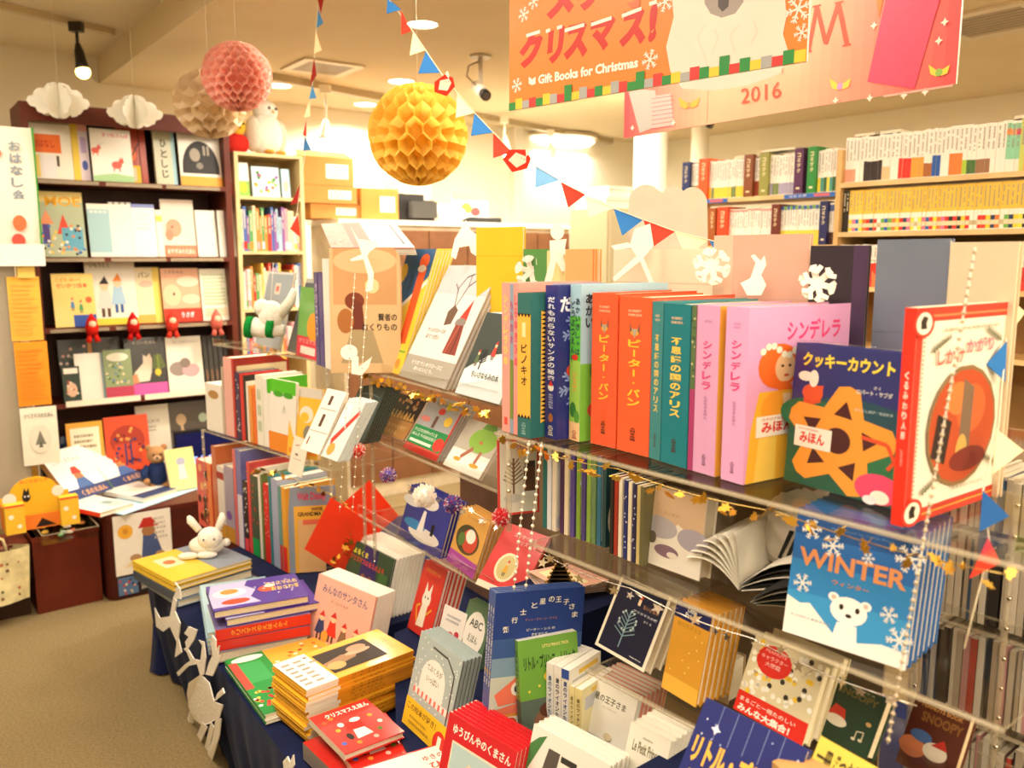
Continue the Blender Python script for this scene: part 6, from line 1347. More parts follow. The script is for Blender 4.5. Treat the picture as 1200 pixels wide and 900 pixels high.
b = fit_flat('dark purple flat picture book with drawn white faces and gold lettering, topmost', (250.5, 717), (362, 698), (228, 690), .53, .022, cover='#4c3492', pages='#ecdcb4', art=[P([(0, .1), (.5, .1), (.42, .35), (.5, .6), (.4, .8), (.45, 1), (.05, 1), (0, .6)], '#b8b4d8'), E(.22, .6, .18, .16, '#f0e8e0'), E(.22, .65, .1, .1, '#e88840'), E(.25, .25, .15, .1, '#d84a30'), E(.62, .55, .1, .12, '#d85a38'), E(.66, .65, .06, .06, '#f4ead8'), T('クリスマスの', .62, .62, .97, .78, '#e8c868'), T('おおさわぎ', .66, .42, .97, .58, '#e8c868'), ('grp', 12, .5, .1, .95, .95, .012, '#e8e0f0', 6)])
pur = b
under(pur, 'second purple picture book lying under the topmost one', .024, t=.022, dx=.03, dy=-.012, turn=2, cover='#4c3492', pages='#ecdcb4', art=[R(0, 0, .4, .4, '#b8b4d8')])
under(pur, 'flat book with a red lettered spine directly below the purple books', .048, t=.032, dx=.0, dy=-.015, spine_near=True, cover='#7a6a98', spine='#d8301f', sart=[V('クリスマスのえほんかん', .25, .25, .75, .85, '#e8a040')])
under(pur, 'second red-spined flat book below the lettered one', .082, t=.028, dx=-.004, dy=-.02, turn=-1.5, spine_near=True, cover='#6a5a80', spine='#d22a20')
under(pur, 'grey edged flat book at the bottom of the purple stack', .112, t=.03, dx=-.01, dy=-.02, cover='#8a8494', spine='#b84038')
# green and orange flat board books at the table corner
fit_edge('green and orange picture book full of small figures lying at the cloth edge', (310, 838), (263, 774), .27, .41, .012, cover='#f2e8d0', art=[R(0, 0, .38, 1, '#1f8c3c'), R(.38, 0, 1, 1, '#f0a83c'), E(.2, .93, .16, .05, '#f6f0e4'), R(.08, .5, .3, .85, '#38a054'), ('grp', 60, .4, .05, .98, .95, .022, ['#d84030', '#f6e8c8', '#e88030', '#c86a28', '#4878a8'], 7), ('grp', 30, .02, .12, .38, .38, .022, ['#e84838', '#f6d058', '#f4ece0', '#d03028'], 9), R(.0, .42, .08, .9, '#d84a3c')], spine='#2a9a48')
fit_edge('second green edged picture book under the one at the cloth edge', (311, 845), (264, 781), .27, .397, .01, cover='#f0e8d4', spine='#258a40')
# yellow photo books
ph = [R(0, .72, 1, 1, '#f4efe2'), *lines(.08, .75, .9, .97, 6, '#a89c88', 4, True), R(.85, .74, .89, .77, '#6a3a20'), R(.16, .2, .84, .7, '#33281f'), P([(.3, .7), (.42, .42), (.52, .38), (.6, .5), (.5, .7)], '#a8805c'), E(.55, .36, .07, .12, '#d8a888'), E(.66, .34, .1, .09, '#d09878'), E(.35, .62, .12, .08, '#c8a868'), T('ピーターラビット', .3, .05, .7, .12, '#c89a28')]
b = fit_flat('yellow-framed photo picture book with a rabbit in a dark picture, topmost of its stack', (485, 762), (442, 737), (368, 816), .525, .0085, cover='#f2b62c', spine='#ee9a20', art=ph, sart=[R(0, .72, 1, 1, '#f4ead4'), V('ピーターラビット', .2, .3, .8, .6, '#a86a18')], pages='#f2e4c4')
more(b, 14, 'yellow and white banded copy in the stack of photo picture books', 'stack of yellow photo picture books', jit=.006, dy=.0091)
# red santa board book
red = [E(.5, .52, .1, .1, '#f09850'), P([(.35, .2), (.62, .22), (.58, .4), (.4, .42)], '#f4ece0'), P([(.3, .42), (.62, .4), (.6, .6), (.36, .6)], '#d42418'), E(.55, .62, .09, .05, '#f6efe4'), E(.28, .3, .05, .08, '#2a2420'), E(.3, .6, .05, .05, '#f4ece0'), T('クリスマスえほん', .2, .82, .95, .93, '#f8f2e4', .04)]
red += [E(x, y, .04, .04, c) for x, y, c in ((.12, .2, '#4868b8'), (.2, .5, '#e8b038'), (.12, .75, '#e0602c'), (.75, .25, '#58782c'), (.85, .4, '#f0e0d0'), (.8, .6, '#e8a030'), (.25, .8, '#e88838'), (.32, .12, '#f08c30'), (.6, .12, '#f0b0a0'))]
b = fit_flat('red rounded board book with a jumping santa, topmost at the front edge', (404, 884), (474, 857), (363, 841), .475, .016, cover='#dc2a1e', art=red, pages='#e8dcc8', spine='#e2d8c4')
b2 = copy_tree(b); b2.matrix_world = Matrix.Translation(Vector((.02, -.012, -.028))) @ b.matrix_world @ Matrix.Rotation(.12, 4, 'Y'); b2['label'] = 'red board book lying askew under the topmost red one'
fit_flat('grey-edged red board book lowest in the pile at the front edge', (412, 925), (486, 892), (350, 872), .43, .04, cover='#c8281e', spine='#8a8078', pages='#d8c8b0')
fit_flat('white picture book with a red rim and red handwriting at the bottom edge', (452, 950), (556, 915), (420, 900), .47, .08, cover='#d83028', art=[R(.03, .03, .97, .97, '#f2ecdc'), T('ゆきの', .68, .7, .92, .82, '#d84838'), T('ひ', .7, .5, .84, .64, '#d84838')], pages='#f0e8d8')
# ---- standing books, middle
riser('low navy cloth covered step under the red cat and polka dotted books', [(G(x, y, TZ + .07).x, G(x, y, TZ + .07).y) for x, y in ((462, 742), (464, 854), (500, 925), (612, 945), (600, 800), (566, 735), (520, 715))], TZ, TZ + .0698)
A_, B_ = G(394, 700, TZ + .045), G(450, 735, TZ + .045); i_ = Vector((-(B_ - A_).y, (B_ - A_).x, 0)).normalized()
riser('small navy cloth covered step under the dark green bear book', poly(A_, B_, B_ + i_ * .16, A_ + i_ * .16), TZ, TZ + .0448)
b = fit('pink picture book with a row of small dressed animals at its foot', (358, 752), (424, 786), 672, TZ + .001, .007, 16, cover='#f2b4a0', art=[T('みんなのサンタさん', .12, .78, .9, .9, '#6a6a88'), T('さくらいともか', .3, .68, .6, .72, '#a07868'), *person(.2, .12, .4, '#3a4470'), *person(.4, .14, .42, '#d83828'), *person(.6, .12, .36, '#8a6a50'), *person(.8, .14, .34, '#c84038'), E(.3, .2, .06, .08, '#e0a040')], spine='#f6e8dc', pages='#f8f0e0')
behind(b, 'white edged copy standing behind the pink animal book', 'copies behind the pink animal book', 8, cover='#f6f0e4', spine='#f6efe2', pages='#fbf6ea')
b = fit('dark green picture book with yellow lettering and a brown bear face', (398, 698), (446, 728), 631, TZ + .045, .008, 16, cover='#2c4a30', art=[P([(.3, 0), (.75, 0), (.65, 1), (.35, 1)], '#3c2c68'), T('よるくま', .1, .8, .45, .9, '#f0dc48', .04), T('クリスマスのまえのよる', .05, .68, .85, .78, '#e0502c', .03), E(.5, .42, .12, .1, '#8a5a38'), E(.42, .5, .05, .05, '#8a5a38'), E(.58, .5, .05, .05, '#8a5a38'), P([(.4, .15), (.6, .15), (.56, .32), (.44, .32)], '#f0c848'), R(.75, .1, .95, .7, '#4a7038')], spine='#f4eee0', pages='#f8f2e4')
behind(b, 'white edged copy standing behind the dark green bear book', 'copies behind the dark green bear book', 8, t=.012, cover='#f6f0e2', pages='#fbf6ea')
fit_spine('narrow black boxed book under the orange translucent cards', (383, 678), (401, 686), 641, TZ + .05, .12, cover='#16203a', spine='#16203a', sart=[R(.2, .75, .6, .85, '#c8a850')])
for k, (c0, s0, rot) in enumerate((((395, 628), 2.7, .5), ((425, 605), 2.8, .85))):
    p = K(c0[0], c0[1], s0); M = Matrix.Translation(p) @ Matrix.Rotation(math.radians(-12), 4, 'Z') @ Matrix.Rotation(rot, 4, 'Y')
    t = empty('orange_card', M, ['translucent orange-red card standing on its corner beside the bead strings', 'translucent orange-red card lying back behind the bead strings'][k], 'card')
    m = MB('tissue'); m.box(-.075, 0, -.1, .075, .002, .1, '#ee5a34'); m.build('card_sheet', t)
b = fit('red picture book with a white cartoon cat and gold lettering', (477, 735), (502, 752), 655, TZ + .07, .014, 19, cover='#da3424', art=[T('リサとガスパール', .15, .86, .8, .91, '#e8b048'), T('クリスマス', .2, .77, .8, .83, '#a83028'), E(.48, .5, .18, .12, '#f4ecdc'), P([(.33, .56), (.36, .74), (.46, .6)], '#f4ecdc'), P([(.5, .6), (.6, .74), (.62, .56)], '#f4ecdc'), P([(.3, .1), (.62, .12), (.6, .42), (.36, .42)], '#f0e4cc'), L([(.3, .15), (.15, .35), (.3, .4)], .05, '#e8a838'), L([(.62, .3), (.8, .4)], .05, '#e8a838'), E(.42, .52, .02, .02, '#2a1c18'), E(.54, .52, .02, .02, '#2a1c18')], spine='#f2e8d8', pages='#f8f2e6')
behind(b, 'white edged copy standing behind the red cat book', 'copies behind the red cat book', 4, cover='#f6efe2', spine='#f4ece0', pages='#d84838')
fit('small white leaflet with pink berries beside the red cat copies', (510, 757), (536, 771), 708, TZ + .0705, .004, 18, cover='#f6f0e6', hard=False, art=[E(.5, .35, .16, .12, '#d84858'), E(.75, .45, .1, .08, '#c83848'), *lines(.2, .65, .85, .85, 2, '#a8a8b0', 4)], name='leaflet', cat='leaflet')
b = fit('green picture book with a white disc lettered ABC', (532, 768), (560, 786), 702, TZ + .0705, .008, 20, cover='#5a7a58', art=[E(.5, .5, .4, .38, '#f4efe2'), T('ABC', .25, .6, .75, .74, '#4a5048'), T('えほん', .3, .35, .7, .48, '#6a7058'), ('grp', 16, .02, .02, .98, .15, .04, ['#c8a878', '#88a068'], 3)], spine='#e8503c')
more(b, 2, 'red-edged copy standing behind the green ABC book', 'copies behind the green ABC book')
b = fit('grey polka dotted picture book with a bare tree and a yellow foot band', (471, 845), (518, 889), 739, TZ + .07, .009, 15, cover='#aebcb8', art=[('grp', 60, .03, .3, .97, .97, .012, '#eef0e8', 11), E(.48, .6, .28, .22, '#f2eade'), R(.2, .42, .76, .6, '#f2eade'), T('てぶくろが', .3, .68, .66, .75, '#7a8a78'), T('いっぱい', .33, .57, .62, .64, '#7a8a78'), P([(.1, .38), (.9, .38), (.9, .45), (.1, .45)], '#e8e4dc'), *[R(.1 + k * .1, .38, .14 + k * .1, .44, '#e86a58') for k in range(9)], L([(.92, .3), (.9, .8), (.7, .92), (.35, .93)], .02, '#4a3c34'), R(0, 0, 1, .3, '#f2c028'), T('この絵本が好き！', .05, .18, .75, .26, '#8a6a20', .03), *lines(.15, .04, .65, .15, 2, '#b89028', 5), E(.88, .1, .14, .12, '#d83424'), T('1', .84, .04, .92, .17, '#f8ecd8', .04)], spine='#d8e0dc', pages='#8a8078')
more(b, 4, 'copy standing behind the grey polka dotted book', 'copies behind the grey polka dotted book')
b = fit_top('red picture book with white title and a framed house scene at the bottom edge', (527, 834), (606, 881), .2, TZ + .07, .009, 15, cover='#d4202a', art=[T('ゆうびんやのくまさん', .1, .84, .95, .93, '#f6eee0', .03), R(.12, .05, .88, .78, '#e9dcc4'), R(.14, .45, .86, .76, '#b8d0d0'), P([(.3, .3), (.55, .3), (.55, .55), (.42, .66), (.3, .55)], '#ecd8b0'), E(.7, .35, .16, .2, '#7a9a5c'), R(.14, .08, .86, .25, '#d8c090'), R(.2, .1, .26, .5, '#c86a4a')], spine='#f2e6d8')
more(b, 6, 'copy standing behind the red house picture book', 'copies behind the red house book')
# ---- little books on the right step
ZR = .579
blue = [R(0, 0, 1, 1, '#5a7aa8'), R(0, .68, 1, 1, '#203c84'), R(0, .55, 1, .68, '#385894'), R(0, .42, 1, .55, '#7a98b0'), R(0, .1, 1, .42, '#c0c8bc'), R(0, 0, 1, .16, '#e89a3c')]
for ch, cx, cy in zip('飛行士と星の王子さま', (.13, .22, .31, .43, .52, .62, .7, .79, .86, .9), (.745, .805, .857, .897, .92, .93, .925, .903, .868, .81)):
    blue.append(T(ch, cx - .034, cy - .02, cx + .034, cy + .02, '#e8e4d4'))
blue += [T('ティン・クイーン・ナイル', .34, .79, .7, .81, '#a87868'), T('ピーター・シス 作', .36, .72, .68, .74, '#c8c8c8'), T('野坂 悦子 訳', .42, .685, .6, .705, '#c8c8c8'), P([(.05, .3), (.3, .42), (.42, .38), (.4, .24), (.1, .22)], '#e8785c'), P([(.08, .2), (.4, .24), (.36, .16), (.05, .16)], '#e8785c'), E(.3, .33, .07, .05, '#f0e8dc'), E(.3, .33, .035, .028, '#3c4c5c'), R(.16, .03, .34, .14, '#f2ead8'), E(.25, .085, .07, .05, '#d8552c')]
b = fit('tall dark blue picture book with an arched white title and a pink machine', (570, 867), (674, 841), 697, ZR + .012, .010, 3, roll=5.5, cover='#2c4c90', art=blue, spine='#3c5c9c', sart=[V('飛行士と星の王子さま', .3, .35, .7, .9, '#e8e4d4'), R(0, 0, 1, .16, '#e89a3c'), E(.5, .45, .3, .015, '#c8a050')])
more(b, 2, 'copy standing behind the tall dark blue aviator book', 'copies behind the tall dark blue book')
fit('small beige and brown book with red lettering in front of the tall blue one', (596, 858), (636, 850), 766, ZR, .01, 6, cover='#e8cca0', art=[R(0, 0, 1, .4, '#4a3428'), E(.3, .25, .3, .12, '#c88858'), T('リトル', .4, .62, .9, .75, '#d8502c', .04), E(.8, .2, .2, .15, '#2a1c18')], spine='#d8bc90')
green = [R(0, .0, 1, .42, '#5a6a5c'), E(.6, .2, .4, .14, '#8a6048'), E(.5, .3, .2, .08, '#5a3424'), E(.85, .14, .2, .1, '#d8a080'), E(.6, .62, .2, .07, '#f2d048'), T('リトル・プリンス・トリック', .08, .7, .95, .84, '#2a3c1c', .03), T('LITTLE PRINCE TRICK', .4, .9, .85, .93, '#e8dc88')] + [('st', .15 + .17 * k, .5 + .04 * (k % 3), .03, '#f2dc58') for k in range(5)]
b = fit('small green book with dark lettering and a white top edge', (613, 874), (682, 858), 752, ZR, .02, 8, cover='#6ea63c', art=green, spine='#7cb040', pages='#fbf7ea', hard=False, mat='laminated_cover', name='paperback', sart=[V('リトルプリンス', .25, .4, .75, .9, '#2a4a20'), R(0, 0, 1, .42, '#5a6a5c'), R(0, 0, 1, .04, '#d8342c')])
row_ = [(640, 648, 776, '#eef0ec', 'white spine with blue columns of letters', '#506890'), (648.5, 657, 779, '#f2eee2', 'white spine reading of lions', '#4a4a58'), (657.5, 666, 783, '#f4f0e2', 'blue-headed white spine', '#3a4a88'), (666.5, 672.5, 803, '#f2e4a0', 'pale yellow spine on the left of two', '#8a7848'), (673, 681, 806, '#f2e29c', 'pale yellow spine on the right of two', '#8a7848')]
for k, (x0, x1, ty, c, lab, tc) in enumerate(row_):
    y0 = 866 + (x0 - 640) * .45; y1 = 866 + (x1 - 640) * .45
    fit_spine(lab + ' between the green and the white little books', (x0, y0), (x1, y1), ty, ZR, .105, cover='#f4f0e2' if k < 3 else '#f2e6b0', spine=c, hard=False, name='paperback', pages='#fbf6e8',
              sart=[V('星のライオンたち上'[:9], .25, .2, .75, .85, tc), R(0, .88, 1, 1, ['#f4f0e8', '#f4f0e8', '#3858a8', c, c][k]), *([R(0, 0, 1, .2, '#e05a38')] if k == 0 else [])],
              art=[R(.1, .65, .6, .85, '#c8c8cc'), R(.3, .88, .9, .94, '#e8c048')])
lp = [T('星の王子さま', .18, .74, .82, .84, '#6a6450', .02), T('サン＝テグジュペリ', .38, .67, .66, .695, '#a8a090'), ('st', .12, .5, .05, '#f2d858', 5), R(0, 0, 1, .26, '#2c50a0'), R(.02, .02, .42, .24, '#c87028'), E(.2, .13, .12, .07, '#f2b848'), T('NHK', .52, .13, .92, .22, '#c8d0e8', .03), *lines(.5, .03, .95, .1, 2, '#98a8d8', 7), E(.6, .33, .08, .05, '#d8c8a0')]
b = fit('little white paperback with a thin dark title and a blue foot band', (673, 872), (729, 905), 791, ZR, .0115, 18, cover='#f4efdf', art=lp, spine='#ee8a78', pages='#fbf7ea', hard=False, name='paperback')
for ch in list(b.children):
    pass
behind(b, 'salmon edged copy standing behind the thin-titled white paperback', 'copies behind the thin-titled white paperback', 6, cover='#f4efdf', spine='#ee8a78', pages='#f09a88', hard=False, name='paperback')
lp2 = [T('Le Petit Prince', .15, .72, .8, .84, '#7a7458', .02), T('Antoine', .35, .88, .6, .91, '#a8a088'), ('st', .12, .62, .05, '#f2d858', 5), E(.6, .2, .1, .07, '#d8b078'), E(.62, .34, .04, .04, '#e8c060')]
b = fit_top('cream-white little paperback titled in french script at the bottom edge', (740, 845), (787, 869), .15, ZR, .013, 18, cover='#ece7d4', art=lp2, spine='#e6e0cc', pages='#f8f3e4', hard=False, name='paperback')
more(b, 4, 'cream-white copy standing behind the french-titled paperback', 'copies behind the french-titled paperback')
b = fit_top('white book with a grey figure, red peppers and green leaves at the bottom edge', (626, 848), (716, 897), .17, ZR - .06, .012, 16, cover='#f2ece0', art=[P([(.0, .5), (.2, .95), (.1, .9), (0, .8)], '#4a8048'), P([(.15, .3), (.35, .3), (.4, .85), (.25, .85)], '#5a524c'), R(.42, .78, .62, .84, '#3a3834'), P([(.4, .55), (.6, .62), (.55, .72), (.45, .68)], '#d8302c'), E(.75, .82, .05, .04, '#e05838'), R(0, 0, .45, .4, '#d42c28'), E(.7, .3, .2, .15, '#c8c0a0')], spine='#e8e0cc')
more(b, 3, 'copy standing behind the pepper and leaf book', 'copies behind the pepper and leaf book')
# loose cards and the little gold tree behind the blue book
for k in range(8):
    flat_thing('postcard', 'pale pink and orange postcard in the fanned pile behind the tall blue book', 'card', (640 + k * 3, 700 - k * 1), (728, 690 - k * 2), (606 + k * 5, 672 - k), .76 + .004 * k, .0015, ['#f4e6d8', '#f2c8b0', '#f6efe2', '#f0b89c'][k % 4], art=[R(.1, .1, .5, .9, ['#f0a878', '#e8d8c8', '#f2b8a8', '#f8e8b0'][k % 4]), *lines(.55, .2, .9, .8, 4, '#d8a890', k)], group='postcards behind the tall blue book')
riser('navy cloth covered block carrying the fanned postcards', poly(rk(-.14, .19), rk(.0, .19), rk(.0, .38), rk(-.14, .38)), .385, .757)
c = G(656, 690, .80)
t = empty('gold_tree', c, 'small gold filigree tree ornament behind the tall blue book', 'ornament')
m = MB('metal_gold')
for k in range(6):
    w = .034 - .005 * k; z = .006 + k * .009
    m.prism([Vector((-w, 0, z)), Vector((w, 0, z)), Vector((w * .55, 0, z + .014)), Vector((-w * .55, 0, z + .014))], (0, .0012, 0), '#c89a4c')
    for s in (-1, 1): m.blob((s * w, 0, z + .002), .0035, '#c89a4c', seg=6, rings=4)
m.build('tree_plate', t)
m = MB('metal_gold'); m.prism([Vector((.008 * (1 if i % 2 == 0 else .45) * math.sin(math.pi * i / 5), -.001, .068 + .008 * (1 if i % 2 == 0 else .45) * math.cos(math.pi * i / 5))) for i in range(10)], (0, .0015, 0), '#d8b060'); m.build('star', t)
m = MB('metal_gold'); m.tube([(0, .0, -.03), (0, .0, .008)], .003, '#c89a4c', n=6); m.build('stem', t)
# white bunny
bc = G(236, 650, .476)
t = toy('bunny_toy', bc, math.radians(10), 'small white bunny toy lying on the flat yellow book at the left')
m = MB('plush'); m.blob((.02, 0, .035), (.06, .04, .035), '#f8f2e4', seg=16, rings=10); m.build('body', t)
m = MB('plush'); m.blob((.035, -.02, .065), (.042, .038, .038), '#faf5e8', seg=16, rings=12); m.build('head', t)
for a in (((.0, -.01, .09), (-.03, 0, .125), (-.035, 0, .14)), ((.06, -.01, .09), (.075, 0, .125), (.075, 0, .145))):
    m = MB('plush'); m.tube(a, [.012, .014, .006], '#f8f2e4', n=10); m.build('ear', t)
for s in (0, 1):
    m = MB('plush'); m.blob((-.035 + .06 * s, -.04, .012), (.035, .014, .012), '#faf5e8', seg=12, rings=8); m.build('paw', t)
    m = MB('plastic'); m.blob((.02 + .034 * s, -.055, .07), .0035, '#181210', seg=8, rings=5); m.build('eye', t)
m = MB('plush'); m.blob((.085, 0, .04), .014, '#f8f2e4', seg=10, rings=7); m.build('tail', t)
p_ = G(205, 640, .476)
t = empty('red_box', Matrix.Translation(G(203, 655, .48) + Vector((0, .08, -.06))) @ Matrix.Rotation(.4, 4, 'Z'), 'small open red gift box behind the white bunny', 'box')
m = MB('cardboard'); m.box(0, 0, 0, .07, .05, .045, '#d82c38'); m.box(.05, .03, .045, .1, .034, .085, '#e04048'); m.build('box_shell', t)
# ================================================================ HANGING THINGS
def honeycomb(name, label, c, r, col, col2, sheets=40, cells=11, squash=1.0, rot=0., top=2.5, tiltx=0.):
    t = empty(name, Matrix.Translation(c) @ Matrix.Rotation(tiltx, 4, 'X') @ Matrix.Rotation(rot, 4, 'Z'), label, 'paper ball')
    n = cells * 2; dphi = 2 * math.pi / sheets
    m = MB('tissue')
    for i in range(sheets):
        inner, outer = [], []
        for k in range(n * 2 + 1):
            th = math.pi * k / (n * 2)
            ph = dphi * (i + .5 * (1 if i % 2 else -1) * max(-1, min(1, 1.6 * math.cos(th * cells * 1.0 * 1.0 * 2 / 1.0 * .5 * 1.0))))
            R_ = r * (1 - .012 * math.sin(th * 9 + i))
            d = Vector((math.sin(th) * math.cos(ph), math.sin(th) * math.sin(ph), math.cos(th) * squash))
            outer.append(d * R_); inner.append(d * R_ * .62)
        for k in range(n * 2):
            m.face([inner[k], outer[k], outer[k + 1], inner[k + 1]], col if i % 2 else col2)
    m.build('honeycomb_paper', t)
    m = MB('tissue'); m.blob((0, 0, 0), (r * .63, r * .63, r * .63 * squash), col2, seg=20, rings=12); m.build('paper_core', t)
    m = MB('plastic'); m.tube([(0, 0, r * squash), (0, 0, top - c.z)] if not tiltx else [(0, 0, r * squash), (0, 0, r * squash + .05)], .0008, '#f0e6d0', n=4); m.build('thread', t)
    return t
honeycomb('paper_ball', 'large yellow honeycomb paper ball hanging over the middle rack', K(490, 158, 2.35), .136, '#ffe27a', '#fdd766', 36, 10, 1.0, .3)
honeycomb('paper_ball', 'pink honeycomb paper ball overlapping the beige one', K(278, 90, 3.1), .125, '#fdccbc', '#fbc2b0', 40, 12, .97, .2)
honeycomb('paper_ball', 'beige honeycomb paper ball partly behind the pink one', K(246, 121, 3.3), .138, '#f0dfc0', '#ead6b4', 26, 8, .95, .5)

# ---- posters hanging from the ceiling
def hang_poster(label, bl, br, z0, H, back, art, t_=.006, name='hanging_poster'):
    A, B = G(bl[0], bl[1], z0), G(br[0], br[1], z0)
    e = B - A; w = e.length; yaw = math.atan2(e.y, e.x)
    t = empty(name, Matrix.Translation(A) @ Matrix.Rotation(yaw, 4, 'Z'), label, 'poster')
    m = MB('laminated_cover'); m.box(0, 0, 0, w, t_, H, back); m.build('board', t)
    m = MB('laminated_cover'); prints(m, art(w, H), (0, 0, 0), (w, 0, 0), (0, 0, H), (0, -1, 0), 'laminated_cover'); m.build('poster_print', t)
    m = MB('plastic')
    for x in (.08, w - .08): m.tube([(x, t_ / 2, H), (x, t_ / 2, 2.499 - z0)], .001, '#e8e0cc', n=4)
    m.build('string', t)
    return t
# screen px -> board coordinates for the orange poster (width 1 = 348 px, bottom edge rising to the right)
def op(px, py, w, H, bl=(597, 130), br=(945, 72), z0=1.833):
    A, B = G(bl[0], bl[1], z0), G(br[0], br[1], z0); e = B - A; n = Vector((-e.y, e.x, 0)).normalized()
    d = ray(px, py); s = (A - Vector((0, 0, EYE))).dot(n) / d.dot(n)
    P_ = Vector((0, 0, EYE)) + d * s
    return ((P_ - A).dot(e) / e.length_squared, (P_.z - z0) / H)
def orange_art(w, H):
    o = lambda x, y: op(x, y, w, H); a = []
    def box(x0, y0, x1, y1):   # px box -> unit box
        p, q = o(x0, y1), o(x1, y0); return p[0], p[1], q[0], q[1]
    def st(pts, wd, c, snow=True):
        u = [o(x, y) for x, y in pts]; r = [L(u, wd, c)]
        return r
    RC = '#c8240e'; th = .034
    a.append(R(0, 0, 1, 1, '#e4842e'))
    def let(ch, x0, y0, x1, y1, c=RC, bold=.07): a.append(('tp', ch, o(x0, y1 + 3), o(x1, y1 - 3), o(x0 + 3, y0 + 3), c, bold))
    for ch, x0, y0, x1, y1 in (('ク', 607, 38, 634, 79), ('リ', 640, 34, 659, 74), ('ス', 660, 28, 688, 69), ('マ', 690, 22, 719, 60), ('ス', 725, 12, 756, 54), ('!', 759, 3, 769, 49), ('メ', 640, -22, 672, 21), ('リ', 676, -30, 700, 12), ('ー', 706, -22, 732, -10), ('!', 738, -40, 748, -8)): let(ch, x0, y0, x1, y1)
    for x0, y0, x1, y1 in ((617, 42, 633, 37), (662, 36, 685, 29), (693, 29, 717, 21), (729, 19, 752, 10), (761, 5, 770, 2), (640, 37, 645, 35), (653, 33, 659, 31)): a.append(L([o(x0, y0), o(x1, y1)], .01, '#f8f0e0'))
    a.append(('tp', 'Gift Books for Christmas', o(631, 99), o(748, 79), o(631, 88), '#f8f2e2', .04))
    a.append(P([o(620, 90), o(624, 93), o(628, 90), o(628, 98), o(624, 100), o(620, 98)], '#f8f2e2'))
    for x, y, r in ((614, 17, .02), (606, 100, .02), (762, 70, .024), (780, 2, .024), (626, 2, .02), (936, 10, .03), (940, 38, .018)): a.append(('sn', *o(x, y), r, '#f8f2e6'))
    bear = [(784, -40), (790, 20), (781, 55), (786, 84), (800, 104), (840, 106), (880, 99), (915, 86), (924, 60), (918, 40), (922, 20), (918, -40)]
    a.append(P([o(*p) for p in bear], '#e3dccb'))
    a.append(P([o(x, y) for x, y in ((827, -12), (868, -18), (872, 2), (862, 16), (846, 21), (833, 16), (826, 4))], '#a0948c')); a.append(P([o(x, y) for x, y in ((842, -10), (856, -12), (854, 8), (847, 14), (842, 8))], '#4a403c'))
    for pts in (((826, 30), (818, 44), (824, 60), (830, 78)), ((838, 34), (842, 44), (836, 62)), ((868, 28), (856, 42), (862, 62)), ((884, 24), (888, 38), (880, 52))): a.append(L([o(*p) for p in pts], .006, '#ddd4c2'))
    a.append(P([o(x, y) for x, y in ((735, 4), (750, -2), (750, 8), (740, 10))], '#d86a38'))
    cs = ['#2c8a3c', '#f2c838', '#a8a8a4', '#d83a34', '#2c8a3c', '#f2c838', '#a8a8a4', '#d83a34']; n = 34; hs = [.05, .07, .05, .06, .05, .07, .06, .05, .1]
    for k in range(n): a.append(R(k / n, 0, (k + 1) / n, hs[k % 9] * .55, cs[k % 8] if k % 9 != 8 else '#2c8a3c'))
    return a
hang_poster('orange christmas poster with red brush lettering and a big white bear hanging from the ceiling', (597, 130), (945, 72), 1.833, .62, '#f0e8d8', orange_art)
def pink_art(w, H):
    o = lambda x, y: op(x, y, w, H, (731, 162), (1120, 98), 1.8335)
    a = [R(0, 0, 1, 1, '#e8a888')]
    n = 14
    for k in range(n):   # the poster's own printed fade from pink edges to a cream middle
        f = k / n; c = tuple(hx('#dc5054')[i] * (1 - f) + hx('#e8a888')[i] * f for i in range(3))
        a.append(R(.02 * 0 + f * .33, 0, f * .33 + .4 * 0 + .33 / n + .0, 1, c)); a.append(R(1 - (f + 1 / n) * .38, 0, 1 - f * .38, 1, c))
    a += [P([o(736, 104), o(768, 106), o(777, 145), o(750, 156)], '#a8a8a0'), P([o(764, 150), o(790, 148), o(786, 110), o(770, 112)], '#e8a8a0')]
    a += [L([o(764, 116 + 5 * k), o(790, 112 + 5 * k)], .002, '#b86878') for k in range(8)]
    a.append(P([o(1045, -30), o(1082, -30), o(1072, 104 + -8), o(1017, 96)], '#dc4468')); a.append(P([o(1045, -30), o(1110, -30), o(1072, 104), o(1017, 96)], '#dc4468'))
    a.append(P([o(1026, -20), o(1040, -20), o(1030, 22)], '#ee7a38'))
    for pts in (((948, 60), (958, 6)), ((958, 8), (968, 50)), ((968, 52), (983, 4)), ((983, 4), (993, 52))): a.append(L([o(*p) for p in pts], .011, '#d24a34'))
    for x, y in ((947, 61), (993, 53), (958, 7), (984, 3)): a.append(L([o(x - 5, y + 1), o(x + 5, y - 1)], .004, '#d24a34'))
    a.append(('tp', '2016', o(869, 122), o(916, 114), o(869, 104), '#d2553c', 0.)); a.append(('tp', '[ペイジェム]', o(868, 95), o(918, 86), o(868, 88), '#c8705c', 0.))
    for x, y, c1, c2 in ((985, 100, '#f0c048', '#b88ac0'), (1101, 84, '#e8d048', '#8ab850'), (808, 122, '#f2a040', '#e88a50')):
        a += [P([o(x, y), o(x - 12, y - 8), o(x - 10, y + 3), o(x - 3, y + 6)], c1), P([o(x, y), o(x + 13, y - 8), o(x + 10, y + 2), o(x + 3, y + 5)], c1), E(*o(x, y + 1), .008, .012, c2)]
    for x, y in ((1108, 26), (1101, 48), (1025, 30), (1020, 115), (980, 118), (790, 144), (742, 150), (1060, 112), (1085, 108)): a.append(('st', *o(x, y), .009, '#f8ded0', 4))
    a.append(L([o(1036, 113), o(1118, 100)], .004, '#e8a8a0'))
    return a
hang_poster('pink poster reading 2016 hanging behind and right of the orange one', (731, 162), (1120, 98), 1.8335, .62, '#f0e0d4', pink_art)

